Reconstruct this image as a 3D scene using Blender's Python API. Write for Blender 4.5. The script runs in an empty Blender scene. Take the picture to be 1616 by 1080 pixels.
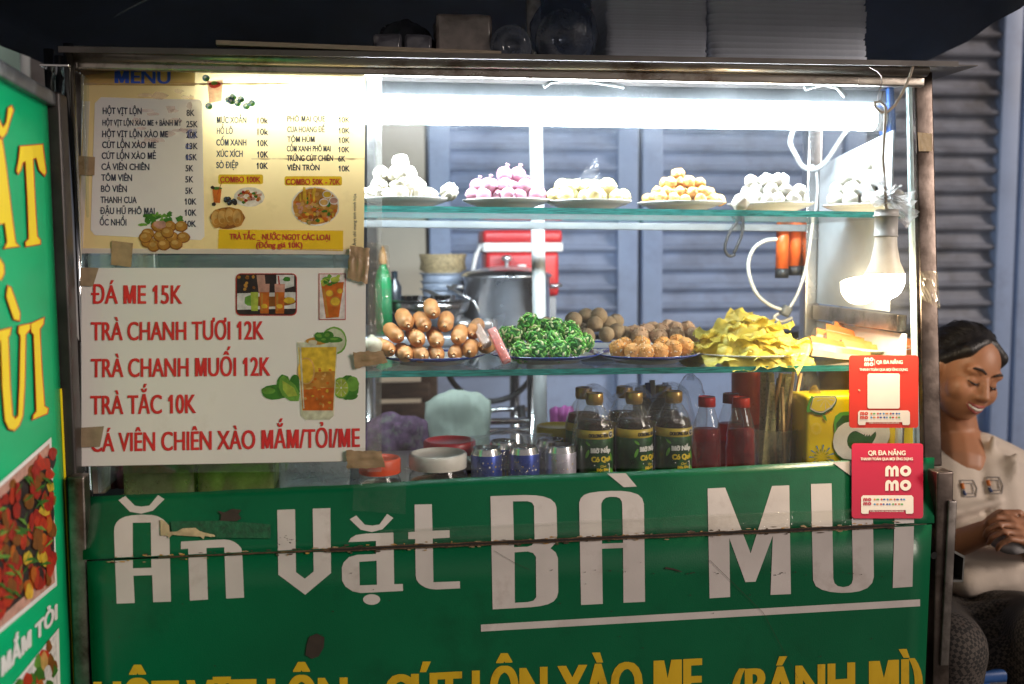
import bpy, bmesh, math, random
from mathutils import Vector, Matrix, noise, geometry

random.seed(11)
R_ = math.radians
SC = bpy.context.scene
COL = SC.collection

# ------------------------------------------------------------------ camera
F = 1571.0                                  # focal length in pixels of the 1616-wide photograph
TH, PH, RO = R_(7.4), R_(5.1), 0.005
FW = Vector((math.sin(TH) * math.cos(PH), math.cos(TH) * math.cos(PH), -math.sin(PH)))
RT = Vector((math.cos(TH), -math.sin(TH), 0))
UP = RT.cross(FW)
RT, UP = RT * math.cos(RO) - UP * math.sin(RO), UP * math.cos(RO) + RT * math.sin(RO)
CAM = Vector((0, 0, 1.08)) - 1.76 * FW
cam_d = bpy.data.cameras.new('camera')
cam = bpy.data.objects.new('camera', cam_d)
COL.objects.link(cam)
cam.matrix_world = Matrix((
    (RT.x, UP.x, -FW.x, CAM.x), (RT.y, UP.y, -FW.y, CAM.y), (RT.z, UP.z, -FW.z, CAM.z), (0, 0, 0, 1)))
cam_d.sensor_width = 36
cam_d.lens = F / 1616 * 36
cam_d.clip_start = 0.05
cam_d.clip_end = 200
cam_d.dof.use_dof = True
cam_d.dof.focus_distance = 1.82
cam_d.dof.aperture_fstop = 2.4
SC.camera = cam

# ------------------------------------------------------------------ world, night street glow
w = bpy.data.worlds.new('World')
SC.world = w
w.use_nodes = True
nt = w.node_tree
nt.nodes.clear()
bg = nt.nodes.new('ShaderNodeBackground')
out = nt.nodes.new('ShaderNodeOutputWorld')
tc = nt.nodes.new('ShaderNodeTexCoord')
sp = nt.nodes.new('ShaderNodeSeparateXYZ')
rp = nt.nodes.new('ShaderNodeValToRGB')
nt.links.new(tc.outputs['Generated'], sp.inputs[0])
nt.links.new(sp.outputs['Z'], rp.inputs[0])
e = rp.color_ramp.elements
e[0].position = 0.0
e[0].color = (1.0, 0.84, 0.75, 1)
e[1].position = 0.75
e[1].color = (0.16, 0.19, 0.26, 1)
e2 = rp.color_ramp.elements.new(0.25)
e2.color = (0.75, 0.66, 0.62, 1)
nt.links.new(rp.outputs[0], bg.inputs[0])
bg.inputs[1].default_value = 0.34
nt.links.new(bg.outputs[0], out.inputs[0])

# soft light of the street behind the camera
sun_d = bpy.data.lights.new('street_glow', 'SUN')
sun_d.energy = 2.25
sun_d.angle = R_(18)
sun_d.color = (1.0, 0.86, 0.76)
sun = bpy.data.objects.new('street_glow', sun_d)
COL.objects.link(sun)
sun.rotation_euler = Vector((-0.73, 0.60, -0.33)).to_track_quat('-Z', 'Y').to_euler()

vs = SC.view_settings
vs.view_transform = 'Standard'
vs.look = 'None'
vs.exposure = 0
vs.gamma = 1
cy = SC.cycles
cy.use_denoising = True
cy.max_bounces = 9
cy.transparent_max_bounces = 40
cy.diffuse_bounces = 4
cy.glossy_bounces = 4
cy.transmission_bounces = 6
cy.caustics_reflective = False
cy.caustics_refractive = False
cy.sample_clamp_indirect = 4
cy.sample_clamp_direct = 0


# ------------------------------------------------------------------ pixel <-> world (the photograph's measurements)
def ray(px, py):
    return FW + RT * ((px - 808) / F) + UP * ((540 - py) / F)


def P(px, py, Y):
    d = ray(px, py)
    return CAM + d * ((Y - CAM.y) / d.y)


def at(px, Y, z):
    k = (px - 808) / F
    dy, dz = Y - CAM.y, z - CAM.z
    dx = (k * (dy * FW.y + dz * FW.z) - dy * RT.y - dz * RT.z) / (RT.x - k * FW.x)
    return Vector((CAM.x + dx, Y, z))


def plane_fn(o, n):
    n = n.normalized()

    def f(px, py, off=0.0):
        d = ray(px, py)
        return CAM + d * ((o + n * off - CAM).dot(n) / d.dot(n))
    f.n = n
    return f


LEAN = 0.15
Z0 = 0.86
PL = plane_fn(Vector((0, 0, Z0)), Vector((0, -1, LEAN)))            # leaning front glass
PV = plane_fn(Vector((0, -0.075, 0)), Vector((0, -1, 0)))           # vertical lower body
zh = PV(808, 857).z
PU = plane_fn(Vector((0, -0.075, zh)), Vector((0, -1, 0.48)))       # upper strip of the sign tips back
# side banner on the left: runs nearly along the view
FH = Vector((FW.x, FW.y, 0)).normalized()
RH = Vector((FH.y, -FH.x, 0))
bA = CAM + RH * -0.684 + FH * 1.33
bB = CAM + RH * -0.736 + FH * 1.60
bdir = (bB - bA)
bdir.z = 0
bdir.normalize()
PB = plane_fn(Vector((bB.x, bB.y, 1)), Vector((bdir.y, -bdir.x, 0)))


def H(px, py, d):
    """point of the pixel at camera depth d"""
    return CAM + ray(px, py) * d


# ------------------------------------------------------------------ materials
MATS = {}


def new_mat(name):
    m = bpy.data.materials.new(name)
    m.use_nodes = True
    m.node_tree.nodes.clear()
    return m, m.node_tree.nodes, m.node_tree.links


def M(name, col, rough=0.5, metal=0.0, var=0.12, vs=25.0, bump=0.0, bs=120.0, dirt=None, ds=9.0, dt=0.55,
      rnd=0.0, sss=0.0, coat=0.0, spec=0.5, transl=0.0, rvar=0.1, stretch=None, emit=None, film=0.0):
    if name in MATS:
        return MATS[name]
    m, N, L = new_mat(name)
    o = N.new('ShaderNodeOutputMaterial')
    b = N.new('ShaderNodeBsdfPrincipled')
    tc = N.new('ShaderNodeTexCoord')
    vec = tc.outputs['Object']
    if stretch:
        mp = N.new('ShaderNodeMapping')
        mp.inputs['Scale'].default_value = stretch
        L.new(vec, mp.inputs[0])
        vec = mp.outputs[0]
    n1 = N.new('ShaderNodeTexNoise')
    n1.inputs['Scale'].default_value = vs
    n1.inputs['Detail'].default_value = 5
    L.new(vec, n1.inputs['Vector'])
    hs = N.new('ShaderNodeHueSaturation')
    hs.inputs['Color'].default_value = (*col, 1)
    mr = N.new('ShaderNodeMapRange')
    mr.inputs['From Min'].default_value = 0.3
    mr.inputs['From Max'].default_value = 0.7
    mr.inputs['To Min'].default_value = 1 - var
    mr.inputs['To Max'].default_value = 1 + var
    L.new(n1.outputs[0], mr.inputs[0])
    val = mr.outputs[0]
    if rnd:
        oi = N.new('ShaderNodeObjectInfo')
        m2 = N.new('ShaderNodeMapRange')
        m2.inputs['To Min'].default_value = 1 - rnd
        m2.inputs['To Max'].default_value = 1 + rnd
        L.new(oi.outputs['Random'], m2.inputs[0])
        mm = N.new('ShaderNodeMath')
        mm.operation = 'MULTIPLY'
        L.new(val, mm.inputs[0])
        L.new(m2.outputs[0], mm.inputs[1])
        val = mm.outputs[0]
    L.new(val, hs.inputs['Value'])
    c = hs.outputs[0]
    if dirt:
        n2 = N.new('ShaderNodeTexNoise')
        n2.inputs['Scale'].default_value = ds
        n2.inputs['Detail'].default_value = 8
        n2.inputs['Roughness'].default_value = 0.68
        L.new(tc.outputs['Object'], n2.inputs['Vector'])
        r2 = N.new('ShaderNodeMapRange')
        r2.inputs['From Min'].default_value = dt
        r2.inputs['From Max'].default_value = dt + 0.22
        L.new(n2.outputs[0], r2.inputs[0])
        mx = N.new('ShaderNodeMix')
        mx.data_type = 'RGBA'
        L.new(r2.outputs[0], mx.inputs[0])
        L.new(c, mx.inputs[6])
        mx.inputs[7].default_value = (*dirt, 1)
        c = mx.outputs[2]
    L.new(c, b.inputs['Base Color'])
    b.inputs['Metallic'].default_value = metal
    b.inputs['Specular IOR Level'].default_value = spec
    rr = N.new('ShaderNodeMapRange')
    rr.inputs['To Min'].default_value = max(0.02, rough - rvar)
    rr.inputs['To Max'].default_value = min(1, rough + rvar)
    L.new(n1.outputs[0], rr.inputs[0])
    L.new(rr.outputs[0], b.inputs['Roughness'])
    if coat:
        b.inputs['Coat Weight'].default_value = coat
        b.inputs['Coat Roughness'].default_value = 0.08
    if sss:
        b.inputs['Subsurface Weight'].default_value = sss
        b.inputs['Subsurface Radius'].default_value = (0.012, 0.007, 0.004)
        b.inputs['Subsurface Scale'].default_value = 0.5
    if emit:
        b.inputs['Emission Color'].default_value = (*emit[0], 1)
        b.inputs['Emission Strength'].default_value = emit[1]
    if bump:
        n3 = N.new('ShaderNodeTexNoise')
        n3.inputs['Scale'].default_value = bs
        n3.inputs['Detail'].default_value = 4
        L.new(vec, n3.inputs['Vector'])
        bp = N.new('ShaderNodeBump')
        bp.inputs['Strength'].default_value = bump
        bp.inputs['Distance'].default_value = 0.004
        L.new(n3.outputs[0], bp.inputs['Height'])
        L.new(bp.outputs[0], b.inputs['Normal'])
    last = b.outputs[0]
    if transl:
        t = N.new('ShaderNodeBsdfTranslucent')
        L.new(c, t.inputs[0])
        ms = N.new('ShaderNodeMixShader')
        ms.inputs[0].default_value = transl
        L.new(last, ms.inputs[1])
        L.new(t.outputs[0], ms.inputs[2])
        last = ms.outputs[0]
    if film:                                               # printed ink film: light from behind comes through in its colour
        t = N.new('ShaderNodeBsdfTransparent')
        sq = N.new('ShaderNodeGamma')
        sq.inputs[1].default_value = 0.6
        L.new(c, sq.inputs[0])
        L.new(sq.outputs[0], t.inputs[0])
        ms = N.new('ShaderNodeMixShader')
        ms.inputs[0].default_value = film
        L.new(last, ms.inputs[1])
        L.new(t.outputs[0], ms.inputs[2])
        last = ms.outputs[0]
    L.new(last, o.inputs[0])
    MATS[name] = m
    return m


def CL(name, tint=(0.97, 0.98, 0.98), ior=1.45, haze=0.03, hcol=(0.85, 0.9, 0.92), rough=0.02, hs=30.0, hvar=0.8, bump=0.0, bs=60.0,
       stretch=None, speck=0.0):
    """clear sheet: straight-through light, mirror reflection by angle, a film of dust or milkiness"""
    if name in MATS:
        return MATS[name]
    m, N, L = new_mat(name)
    o = N.new('ShaderNodeOutputMaterial')
    t = N.new('ShaderNodeBsdfTransparent')
    t.inputs[0].default_value = (*tint, 1)
    g = N.new('ShaderNodeBsdfGlossy')
    g.inputs['Roughness'].default_value = rough
    fr = N.new('ShaderNodeLayerWeight')                    # Schlick reflectance, the same from both sides of the sheet
    fr.inputs['Blend'].default_value = 0.5
    pw = N.new('ShaderNodeMath')
    pw.operation = 'POWER'
    L.new(fr.outputs['Facing'], pw.inputs[0])
    pw.inputs[1].default_value = 5
    ma = N.new('ShaderNodeMath')
    ma.operation = 'MULTIPLY_ADD'
    f0 = ((ior - 1) / (ior + 1)) ** 2
    L.new(pw.outputs[0], ma.inputs[0])
    ma.inputs[1].default_value = 1 - f0
    ma.inputs[2].default_value = f0
    m1 = N.new('ShaderNodeMixShader')
    L.new(ma.outputs[0], m1.inputs[0])
    L.new(t.outputs[0], m1.inputs[1])
    L.new(g.outputs[0], m1.inputs[2])
    d = N.new('ShaderNodeBsdfDiffuse')
    d.inputs[0].default_value = (*hcol, 1)
    tr = N.new('ShaderNodeBsdfTranslucent')
    tr.inputs[0].default_value = (*hcol, 1)
    m2 = N.new('ShaderNodeMixShader')
    m2.inputs[0].default_value = 0.5
    L.new(d.outputs[0], m2.inputs[1])
    L.new(tr.outputs[0], m2.inputs[2])
    tc = N.new('ShaderNodeTexCoord')
    vec = tc.outputs['Object']
    if stretch:
        mp = N.new('ShaderNodeMapping')
        mp.inputs['Scale'].default_value = stretch
        L.new(vec, mp.inputs[0])
        vec = mp.outputs[0]
    n = N.new('ShaderNodeTexNoise')
    n.inputs['Scale'].default_value = hs
    n.inputs['Detail'].default_value = 8
    n.inputs['Roughness'].default_value = 0.7
    L.new(vec, n.inputs['Vector'])
    mr = N.new('ShaderNodeMapRange')
    mr.inputs['From Min'].default_value = 0.3
    mr.inputs['From Max'].default_value = 0.75
    mr.inputs['To Min'].default_value = haze * (1 - hvar)
    mr.inputs['To Max'].default_value = haze * (1 + hvar)
    L.new(n.outputs[0], mr.inputs[0])
    hz = mr.outputs[0]
    if speck:                                              # grains of dust and dried drops
        n5 = N.new('ShaderNodeTexNoise')
        n5.inputs['Scale'].default_value = 420
        n5.inputs['Detail'].default_value = 2
        L.new(vec, n5.inputs['Vector'])
        r5 = N.new('ShaderNodeMapRange')
        r5.inputs['From Min'].default_value = 0.70
        r5.inputs['From Max'].default_value = 0.76
        r5.inputs['To Max'].default_value = speck
        L.new(n5.outputs[0], r5.inputs[0])
        ad = N.new('ShaderNodeMath')
        ad.operation = 'ADD'
        L.new(hz, ad.inputs[0])
        L.new(r5.outputs[0], ad.inputs[1])
        hz = ad.outputs[0]
    m3 = N.new('ShaderNodeMixShader')
    L.new(hz, m3.inputs[0])
    L.new(m1.outputs[0], m3.inputs[1])
    L.new(m2.outputs[0], m3.inputs[2])
    if bump:
        n3 = N.new('ShaderNodeTexNoise')
        n3.inputs['Scale'].default_value = bs
        n3.inputs['Detail'].default_value = 3
        L.new(tc.outputs['Object'], n3.inputs['Vector'])
        bp = N.new('ShaderNodeBump')
        bp.inputs['Strength'].default_value = bump
        bp.inputs['Distance'].default_value = 0.01
        L.new(n3.outputs[0], bp.inputs['Height'])
        L.new(bp.outputs[0], g.inputs['Normal'])
        L.new(bp.outputs[0], fr.inputs['Normal'])
    L.new(m3.outputs[0], o.inputs[0])
    MATS[name] = m
    return m


def EM(name, col, s):
    if name in MATS:
        return MATS[name]
    m, N, L = new_mat(name)
    o = N.new('ShaderNodeOutputMaterial')
    em = N.new('ShaderNodeEmission')
    em.inputs[0].default_value = (*col, 1)
    em.inputs[1].default_value = s
    L.new(em.outputs[0], o.inputs[0])
    MATS[name] = m
    return m


# ------------------------------------------------------------------ mesh builder
ORG = {}


class MB:
    def __init__(self):
        self.bm = bmesh.new()

    def face(self, pts, mi=0, sm=False):
        try:
            f = self.bm.faces.new([self.bm.verts.new(p) for p in pts])
            f.material_index = mi
            f.smooth = sm
            return f
        except ValueError:
            return None

    def add(self, verts, faces, mi=0, sm=True):
        vs = [self.bm.verts.new(v) for v in verts]
        for f in faces:
            try:
                q = self.bm.faces.new([vs[i] for i in f])
                q.material_index = mi
                q.smooth = sm
            except ValueError:
                pass
        return vs

    def box(self, c, s, mi=0, bev=0.0, rot=None, seg=2):
        b = bmesh.new()
        bmesh.ops.create_cube(b, size=1)
        bmesh.ops.scale(b, vec=Vector(s), verts=b.verts)
        if bev:
            bmesh.ops.bevel(b, geom=list(b.edges), offset=bev, segments=seg, profile=0.7, affect='EDGES')
        mt = Matrix.Translation(c) @ (rot.to_4x4() if rot is not None else Matrix())
        self.merge(b, mt, mi, bool(bev))

    def merge(self, b, mt, mi=None, sm=None):
        b.verts.index_update()
        vs = [self.bm.verts.new(mt @ v.co) for v in b.verts]
        for f in b.faces:
            try:
                q = self.bm.faces.new([vs[v.index] for v in f.verts])
                q.material_index = f.material_index if mi is None else mi
                q.smooth = f.smooth if sm is None else sm
            except ValueError:
                pass
        b.free()

    def bar(self, a, b, w, d, mi=0, bev=0.002, side=None):
        """rectangular bar from a to b; w along side (default world X), d across"""
        a, b = Vector(a), Vector(b)
        z = (b - a).normalized()
        x = Vector(side) if side else Vector((1, 0, 0))
        x = (x - z * x.dot(z)).normalized()
        y = z.cross(x)
        rot = Matrix((x, y, z)).transposed()
        self.box((a + b) / 2, (w, d, (b - a).length), mi, bev, rot)

    def tube(self, pts, r, mi=0, seg=10, cap=True, closed=False):
        pts = [Vector(p) for p in pts]
        n = len(pts)
        rs = r if isinstance(r, (list, tuple)) else [r] * n
        up = None
        rings = []
        for i in range(n):
            t = (pts[min(i + 1, n - 1)] - pts[max(i - 1, 0)]).normalized()
            if up is None:
                up = t.orthogonal().normalized()
            up = (up - t * up.dot(t)).normalized()
            bt = t.cross(up)
            rings.append([self.bm.verts.new(pts[i] + (up * math.cos(a) + bt * math.sin(a)) * rs[i])
                          for a in [2 * math.pi * k / seg for k in range(seg)]])
        for i in range(n - 1):
            for k in range(seg):
                f = self.bm.faces.new([rings[i][k], rings[i][(k + 1) % seg], rings[i + 1][(k + 1) % seg], rings[i + 1][k]])
                f.material_index = mi
                f.smooth = True
        if cap:
            for rg, rv in ((rings[0], True), (rings[-1], False)):
                f = self.bm.faces.new(list(reversed(rg)) if rv else rg)
                f.material_index = mi

    def lathe(self, prof, o=(0, 0, 0), seg=28, mi=0, mt=None, mis=None, wob=None, close=True):
        """profile [(r,z)...]"""
        o = Vector(o)
        mt = mt or Matrix.Translation(o)
        rings = []
        for (r, z) in prof:
            if r < 1e-6:
                rings.append([self.bm.verts.new(mt @ Vector((0, 0, z)))])
            else:
                rg = []
                for k in range(seg):
                    a = 2 * math.pi * k / seg
                    rr = r * (wob(a, z) if wob else 1)
                    rg.append(self.bm.verts.new(mt @ Vector((rr * math.cos(a), rr * math.sin(a), z))))
                rings.append(rg)
        for i in range(len(rings) - 1):
            A, B = rings[i], rings[i + 1]
            m = mis[i] if mis else mi
            for k in range(seg):
                k2 = (k + 1) % seg
                try:
                    if len(A) == 1 and len(B) == 1:
                        continue
                    if len(A) == 1:
                        f = self.bm.faces.new([A[0], B[k2], B[k]][::-1])
                    elif len(B) == 1:
                        f = self.bm.faces.new([A[k], A[k2], B[0]])
                    else:
                        f = self.bm.faces.new([A[k], A[k2], B[k2], B[k]])
                    f.material_index = m
                    f.smooth = True
                except ValueError:
                    pass

    def ball(self, c, r, mi=0, sub=3, fn=None, mt=None, sm=True):
        b = bmesh.new()
        bmesh.ops.create_icosphere(b, subdivisions=sub, radius=1)
        rr = Vector(r) if hasattr(r, '__len__') else Vector((r, r, r))
        for v in b.verts:
            k = fn(v.co.copy()) if fn else 1
            v.co = Vector((v.co.x * rr.x, v.co.y * rr.y, v.co.z * rr.z)) * k
        self.merge(b, Matrix.Translation(c) @ (mt or Matrix()), mi, sm)

    def capsule(self, a, b, ra, rb, mi=0, seg=14):
        a, b = Vector(a), Vector(b)
        d = (b - a).length
        z = (b - a).normalized()
        x = z.orthogonal().normalized()
        y = z.cross(x)
        mt = Matrix.Translation(a) @ Matrix((x, y, z)).transposed().to_4x4()
        pr = [(0, -ra)] + [(ra * math.cos(t), ra * math.sin(t)) for t in (-1.2, -0.8, -0.4, 0)]
        pr += [(rb * math.cos(t), d + rb * math.sin(t)) for t in (0, 0.4, 0.8, 1.2)] + [(0, d + rb)]
        self.lathe(pr, seg=seg, mi=mi, mt=mt)

    def poly(self, loops, fn, mi=0):
        """2D polygon with holes (pixel coordinates), mapped through fn"""
        loops3 = [[Vector((p[0], p[1], 0)) for p in lp] for lp in loops]
        tris = geometry.tessellate_polygon(loops3)
        flat = [p for lp in loops for p in lp]
        vs = [self.bm.verts.new(fn(p[0], p[1])) for p in flat]
        for t in tris:
            try:
                f = self.bm.faces.new([vs[i] for i in t])
                f.material_index = mi
                f.normal_update()
                c = f.calc_center_median()
                if f.normal.dot(CAM - c) < 0:
                    f.normal_flip()
            except ValueError:
                pass

    def build(self, name, mats, parent=None, solid=0, fixn=False):
        me = bpy.data.meshes.new(name)
        if parent is not None:
            o = ORG.get(parent.name, Vector())
            for v in self.bm.verts:
                v.co -= o
        if fixn:
            bmesh.ops.recalc_face_normals(self.bm, faces=self.bm.faces)
        self.bm.to_mesh(me)
        self.bm.free()
        for m in (mats if isinstance(mats, (list, tuple)) else [mats]):
            me.materials.append(m)
        ob = bpy.data.objects.new(name, me)
        COL.objects.link(ob)
        if parent is not None:
            ob.parent = parent
            ORG[ob.name] = ORG.get(parent.name, Vector())
        if solid:
            s = ob.modifiers.new('thickness', 'SOLIDIFY')
            s.thickness = solid
            s.offset = 0
        return ob


def tag(o, label=None, cat=None, group=None, kind=None):
    if label:
        o['label'] = label
    if cat:
        o['category'] = cat
    if group:
        o['group'] = group
    if kind:
        o['kind'] = kind
    return o


def thing(name, loc, label, cat, group=None):
    o = bpy.data.objects.new(name, None)
    o.empty_display_size = 0.05
    COL.objects.link(o)
    o.location = loc
    ORG[o.name] = Vector(loc)
    return tag(o, label, cat, group)


def solo(mb, name, mats, loc, label, cat, group=None, solid=0):
    """a thing that is one mesh, built in world coordinates, its origin put at loc"""
    loc = Vector(loc)
    for v in mb.bm.verts:
        v.co -= loc
    o = mb.build(name, mats, None, solid)
    o.location = loc
    return tag(o, label, cat, group)


def inst(src, loc, rot=(0, 0, 0), sc=1.0, label=None, group=None, parent=None):
    o = src.copy()
    COL.objects.link(o)
    o.location = loc
    o.rotation_euler = rot
    o.scale = (sc, sc, sc) if not hasattr(sc, '__len__') else sc
    if label:
        o['label'] = label
    if group:
        o['group'] = group
    return o


def copy_tree(o, loc, rotz=None, label=None, sc=None):
    c = o.copy()
    COL.objects.link(c)
    c.location = loc
    if rotz is not None:
        c.rotation_euler = (0, 0, rotz)
    if sc:
        c.scale = (sc, sc, sc)
    if label:
        c['label'] = label
    for ch in list(o.children):
        d = ch.copy()
        COL.objects.link(d)
        d.parent = c
        for g in list(ch.children):
            x = g.copy()
            COL.objects.link(x)
            x.parent = d
    return c


# ------------------------------------------------------------------ lettering
_tc = {}


def grow(lp, d):
    n = len(lp)
    out_ = []
    area = sum(lp[i][0] * lp[(i + 1) % n][1] - lp[(i + 1) % n][0] * lp[i][1] for i in range(n))
    sg = 1 if area > 0 else -1
    for i in range(n):
        a, p, c = Vector(lp[i - 1]), Vector(lp[i]), Vector(lp[(i + 1) % n])
        e1, e2 = (p - a), (c - p)
        n1 = Vector((e1.y, -e1.x)).normalized() * sg
        n2 = Vector((e2.y, -e2.x)).normalized() * sg
        nn = (n1 + n2)
        nn = nn.normalized() * min(1.8, 1 / max(0.35, nn.length / 2)) if nn.length > 0.1 else n1
        out_.append((p.x + nn.x * d, p.y + nn.y * d))
    return out_


def _inside(p, lp):
    r = False
    for i in range(len(lp)):
        (x0, y0), (x1, y1) = lp[i - 1], lp[i]
        if (y0 > p[1]) != (y1 > p[1]) and p[0] < (x1 - x0) * (p[1] - y0) / (y1 - y0) + x0:
            r = not r
    return r


def glyphs(s, bold):
    """the built-in font's outlines as triangles; every outer contour is filled with its own holes"""
    k = (s, bold)
    if k in _tc:
        return _tc[k]
    c = bpy.data.curves.new('lettering_curve', 'FONT')
    c.body = s
    o = bpy.data.objects.new('lettering_curve', c)
    COL.objects.link(o)
    bpy.context.view_layer.update()
    cu = o.to_curve(bpy.context.evaluated_depsgraph_get())
    loops, bars = [], []
    for sp_ in cu.splines:
        pts = sp_.bezier_points
        lp = []
        n = len(pts)
        for i in range(n):
            a, b_ = pts[i], pts[(i + 1) % n]
            p0, p1, p2, p3 = a.co, a.handle_right, b_.co, b_.handle_left
            p2, p3 = b_.handle_left, b_.co
            lin = (p1 - p0).cross(p3 - p0).length < 1e-5 and (p2 - p0).cross(p3 - p0).length < 1e-5
            for q in range(1 if lin else 4):
                t = q / 4
                v = p0 * (1 - t) ** 3 + p1 * 3 * t * (1 - t) ** 2 + p2 * 3 * t * t * (1 - t) + p3 * t ** 3
                if not lp or (Vector(lp[-1]) - v.xy).length > 1e-4:
                    lp.append((v.x, v.y))
        if len(lp) >= 3:
            xs_, ys_ = [q[0] for q in lp], [q[1] for q in lp]
            x0_, x1_, y0_, y1_ = min(xs_), max(xs_), min(ys_), max(ys_)
            if n == 15 and abs(x1_ - x0_ - 0.64) < 0.02 and abs(y1_ - 0.68) < 0.02:      # a blockier M that stays open when narrowed
                lp = [(x0_ + (x1_ - x0_) * u, y0_ + (y1_ - y0_) * v) for u, v in ((0, 0), (0, 1), (.27, 1), (.5, .34), (.73, 1), (1, 1), (1, 0), (.80, 0), (.80, .60), (.57, .02), (.43, .02), (.20, .60), (.20, 0))]
            if n == 4 and abs(x1_ - x0_ - 0.1) < 0.02 and abs(y1_ - 0.68) < 0.02 and abs(y0_) < 0.02:
                bars.append(len(loops))
            loops.append(lp)
    o.to_curve_clear()
    ones = [ch for ch in s if ch in '1I']
    if len(ones) == len(bars):
        for ch, q in zip(ones, bars):
            if ch == '1':
                x0_, y1_ = min(p[0] for p in loops[q]), max(p[1] for p in loops[q])
                loops[q] = [(x0_ - .10, y1_ * .80), (x0_ + .03, y1_), (x0_ + .11, y1_), (x0_ + .11, 0), (x0_ + .005, 0), (x0_ + .005, y1_ * .74), (x0_ - .10, y1_ * .64)]
    bpy.data.objects.remove(o)
    bpy.data.curves.remove(c)

    def area(lp):
        return sum(lp[i - 1][0] * lp[i][1] - lp[i][0] * lp[i - 1][1] for i in range(len(lp)))
    ar = [area(l) for l in loops]
    outs, holes = [], {}
    for i, l in enumerate(loops):
        par = [q for q in range(len(loops)) if q != i and abs(ar[q]) > abs(ar[i]) and all(_inside(p, loops[q]) for p in l)]
        par = min(par, key=lambda q: abs(ar[q])) if par else None
        if par is not None and ar[par] * ar[i] < 0:
            holes.setdefault(par, []).append(l)
        else:
            outs.append((i, l))
    vs, fs = [], []
    for n, (oi, ol) in enumerate(outs):
        hs_ = holes.get(oi, [])
        polys = [grow(ol, bold)] + [grow(h, -bold * .8) for h in hs_]
        base = len(vs)
        tri = geometry.tessellate_polygon([[Vector((p[0], p[1], 0)) for p in lp] for lp in polys])
        vs += [Vector((p[0], p[1], (n % 3))) for lp in polys for p in lp]
        fs += [tuple(base + i for i in t) for t in tri]
    _tc[k] = (vs, fs)
    return _tc[k]


CAPH = 0.728


def text(mb, s, x0, x1, yb, cap, fn, mi=0, off=0.0006, bold=0.02, yb1=None, cap1=None, fat=0.0, vert=False):
    """s between pixel columns x0..x1, baseline yb (left) .. yb1 (right), capital height cap; fat: extra horizontal weight in px"""
    vs, fs = glyphs(s, bold)
    mn = min(v.x for v in vs)
    mxx = max(v.x for v in vs)
    yb1 = yb if yb1 is None else yb1
    cap1 = cap if cap1 is None else cap1
    shifts = [0] if not fat else [-fat, 0, fat]
    for j, sh in enumerate(shifts):
        new = []
        for v in vs:
            u = (v.x - mn) / (mxx - mn)
            t = v.y / CAPH
            if vert:
                px = x0 - t * cap
                py = yb + (yb1 - yb) * u
            else:
                px = x0 + (x1 - x0) * u + sh
                py = yb + (yb1 - yb) * u - t * (cap + (cap1 - cap) * u)
            new.append(fn(px, py, off + j * 0.00012 + v.z * 0.00004))
        mb.add(new, fs, mi, False)


def rrect(x0, y0, x1, y1, r, n=4):
    pts = []
    for cx, cy_, a0 in ((x1 - r, y0 + r, -90), (x1 - r, y1 - r, 0), (x0 + r, y1 - r, 90), (x0 + r, y0 + r, 180)):
        for k in range(n + 1):
            a = R_(a0 + 90 * k / n)
            pts.append((cx + r * math.cos(a), cy_ + r * math.sin(a)))
    return pts


def ell(cx, cy_, rx, ry, n=20, rot=0):
    c, s = math.cos(rot), math.sin(rot)
    return [(cx + rx * math.cos(a) * c - ry * math.sin(a) * s, cy_ + rx * math.cos(a) * s + ry * math.sin(a) * c)
            for a in [2 * math.pi * k / n for k in range(n)]]


def zm(ox, oy, s):
    return lambda pts: [(ox + x / s, oy + y / s) for x, y in pts]


def off(fn, d):
    return lambda x, y: fn(x, y, d)


# common materials
STEEL = M('stainless steel', (0.55, 0.54, 0.52), 0.28, 1.0, 0.15, 30, bump=0.08, bs=40, dirt=(0.10, 0.075, 0.055), ds=14, dt=0.52, rvar=0.12)
STEELD = M('worn stainless steel', (0.30, 0.27, 0.25), 0.38, 1.0, 0.25, 18, bump=0.1, bs=60, dirt=(0.05, 0.035, 0.025), ds=10, dt=0.45, rvar=0.15)
CHROME = M('polished steel tube', (0.7, 0.7, 0.7), 0.12, 1.0, 0.06, 30, rvar=0.05)
TAPE = M('brown packing tape', (0.30, 0.20, 0.11), 0.3, 0, 0.2, 60, bump=0.25, bs=90, coat=0.3)
CTAPE = CL('clear tape', (0.93, 0.9, 0.84), 1.5, 0.06, (0.8, 0.75, 0.65), 0.15, 60, 0.9, bump=0.3, bs=70)
GLASS = CL('dusty case glass', (0.975, 0.985, 0.985), 1.42, 0.009, (0.85, 0.9, 0.95), 0.01, 9, 0.95, speck=0.10)
SHELFG = CL('shelf glass', (0.955, 0.985, 0.98), 1.45, 0.01, (0.8, 0.9, 0.9), 0.02, 60)
SHELFE = M('green glass edge', (0.03, 0.25, 0.225), 0.12, 0, 0.5, 40, spec=0.8, transl=0.25, stretch=(1, 1, 12), dirt=(0.10, 0.36, 0.32), ds=25, dt=0.58)
CLEARP = CL('clear plastic', (0.95, 0.96, 0.96), 1.45, 0.07, (0.85, 0.87, 0.88), 0.06, 40, 0.8, bump=0.35, bs=35)
BAGP = CL('crinkled plastic bag', (0.95, 0.96, 0.97), 1.5, 0.08, (0.85, 0.87, 0.9), 0.1, 50, 0.8, bump=0.9, bs=45)
PORC = M('white porcelain', (0.72, 0.70, 0.66), 0.18, 0, 0.04, 20, coat=0.4)
BLUER = M('blue rim glaze', (0.03, 0.06, 0.28), 0.2, 0, 0.2, 60, coat=0.4)
WHITEP = M('white plastic', (0.78, 0.78, 0.77), 0.35, 0, 0.04, 30)
BLACKP = M('black plastic', (0.02, 0.02, 0.022), 0.45, 0, 0.2, 30)
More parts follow.
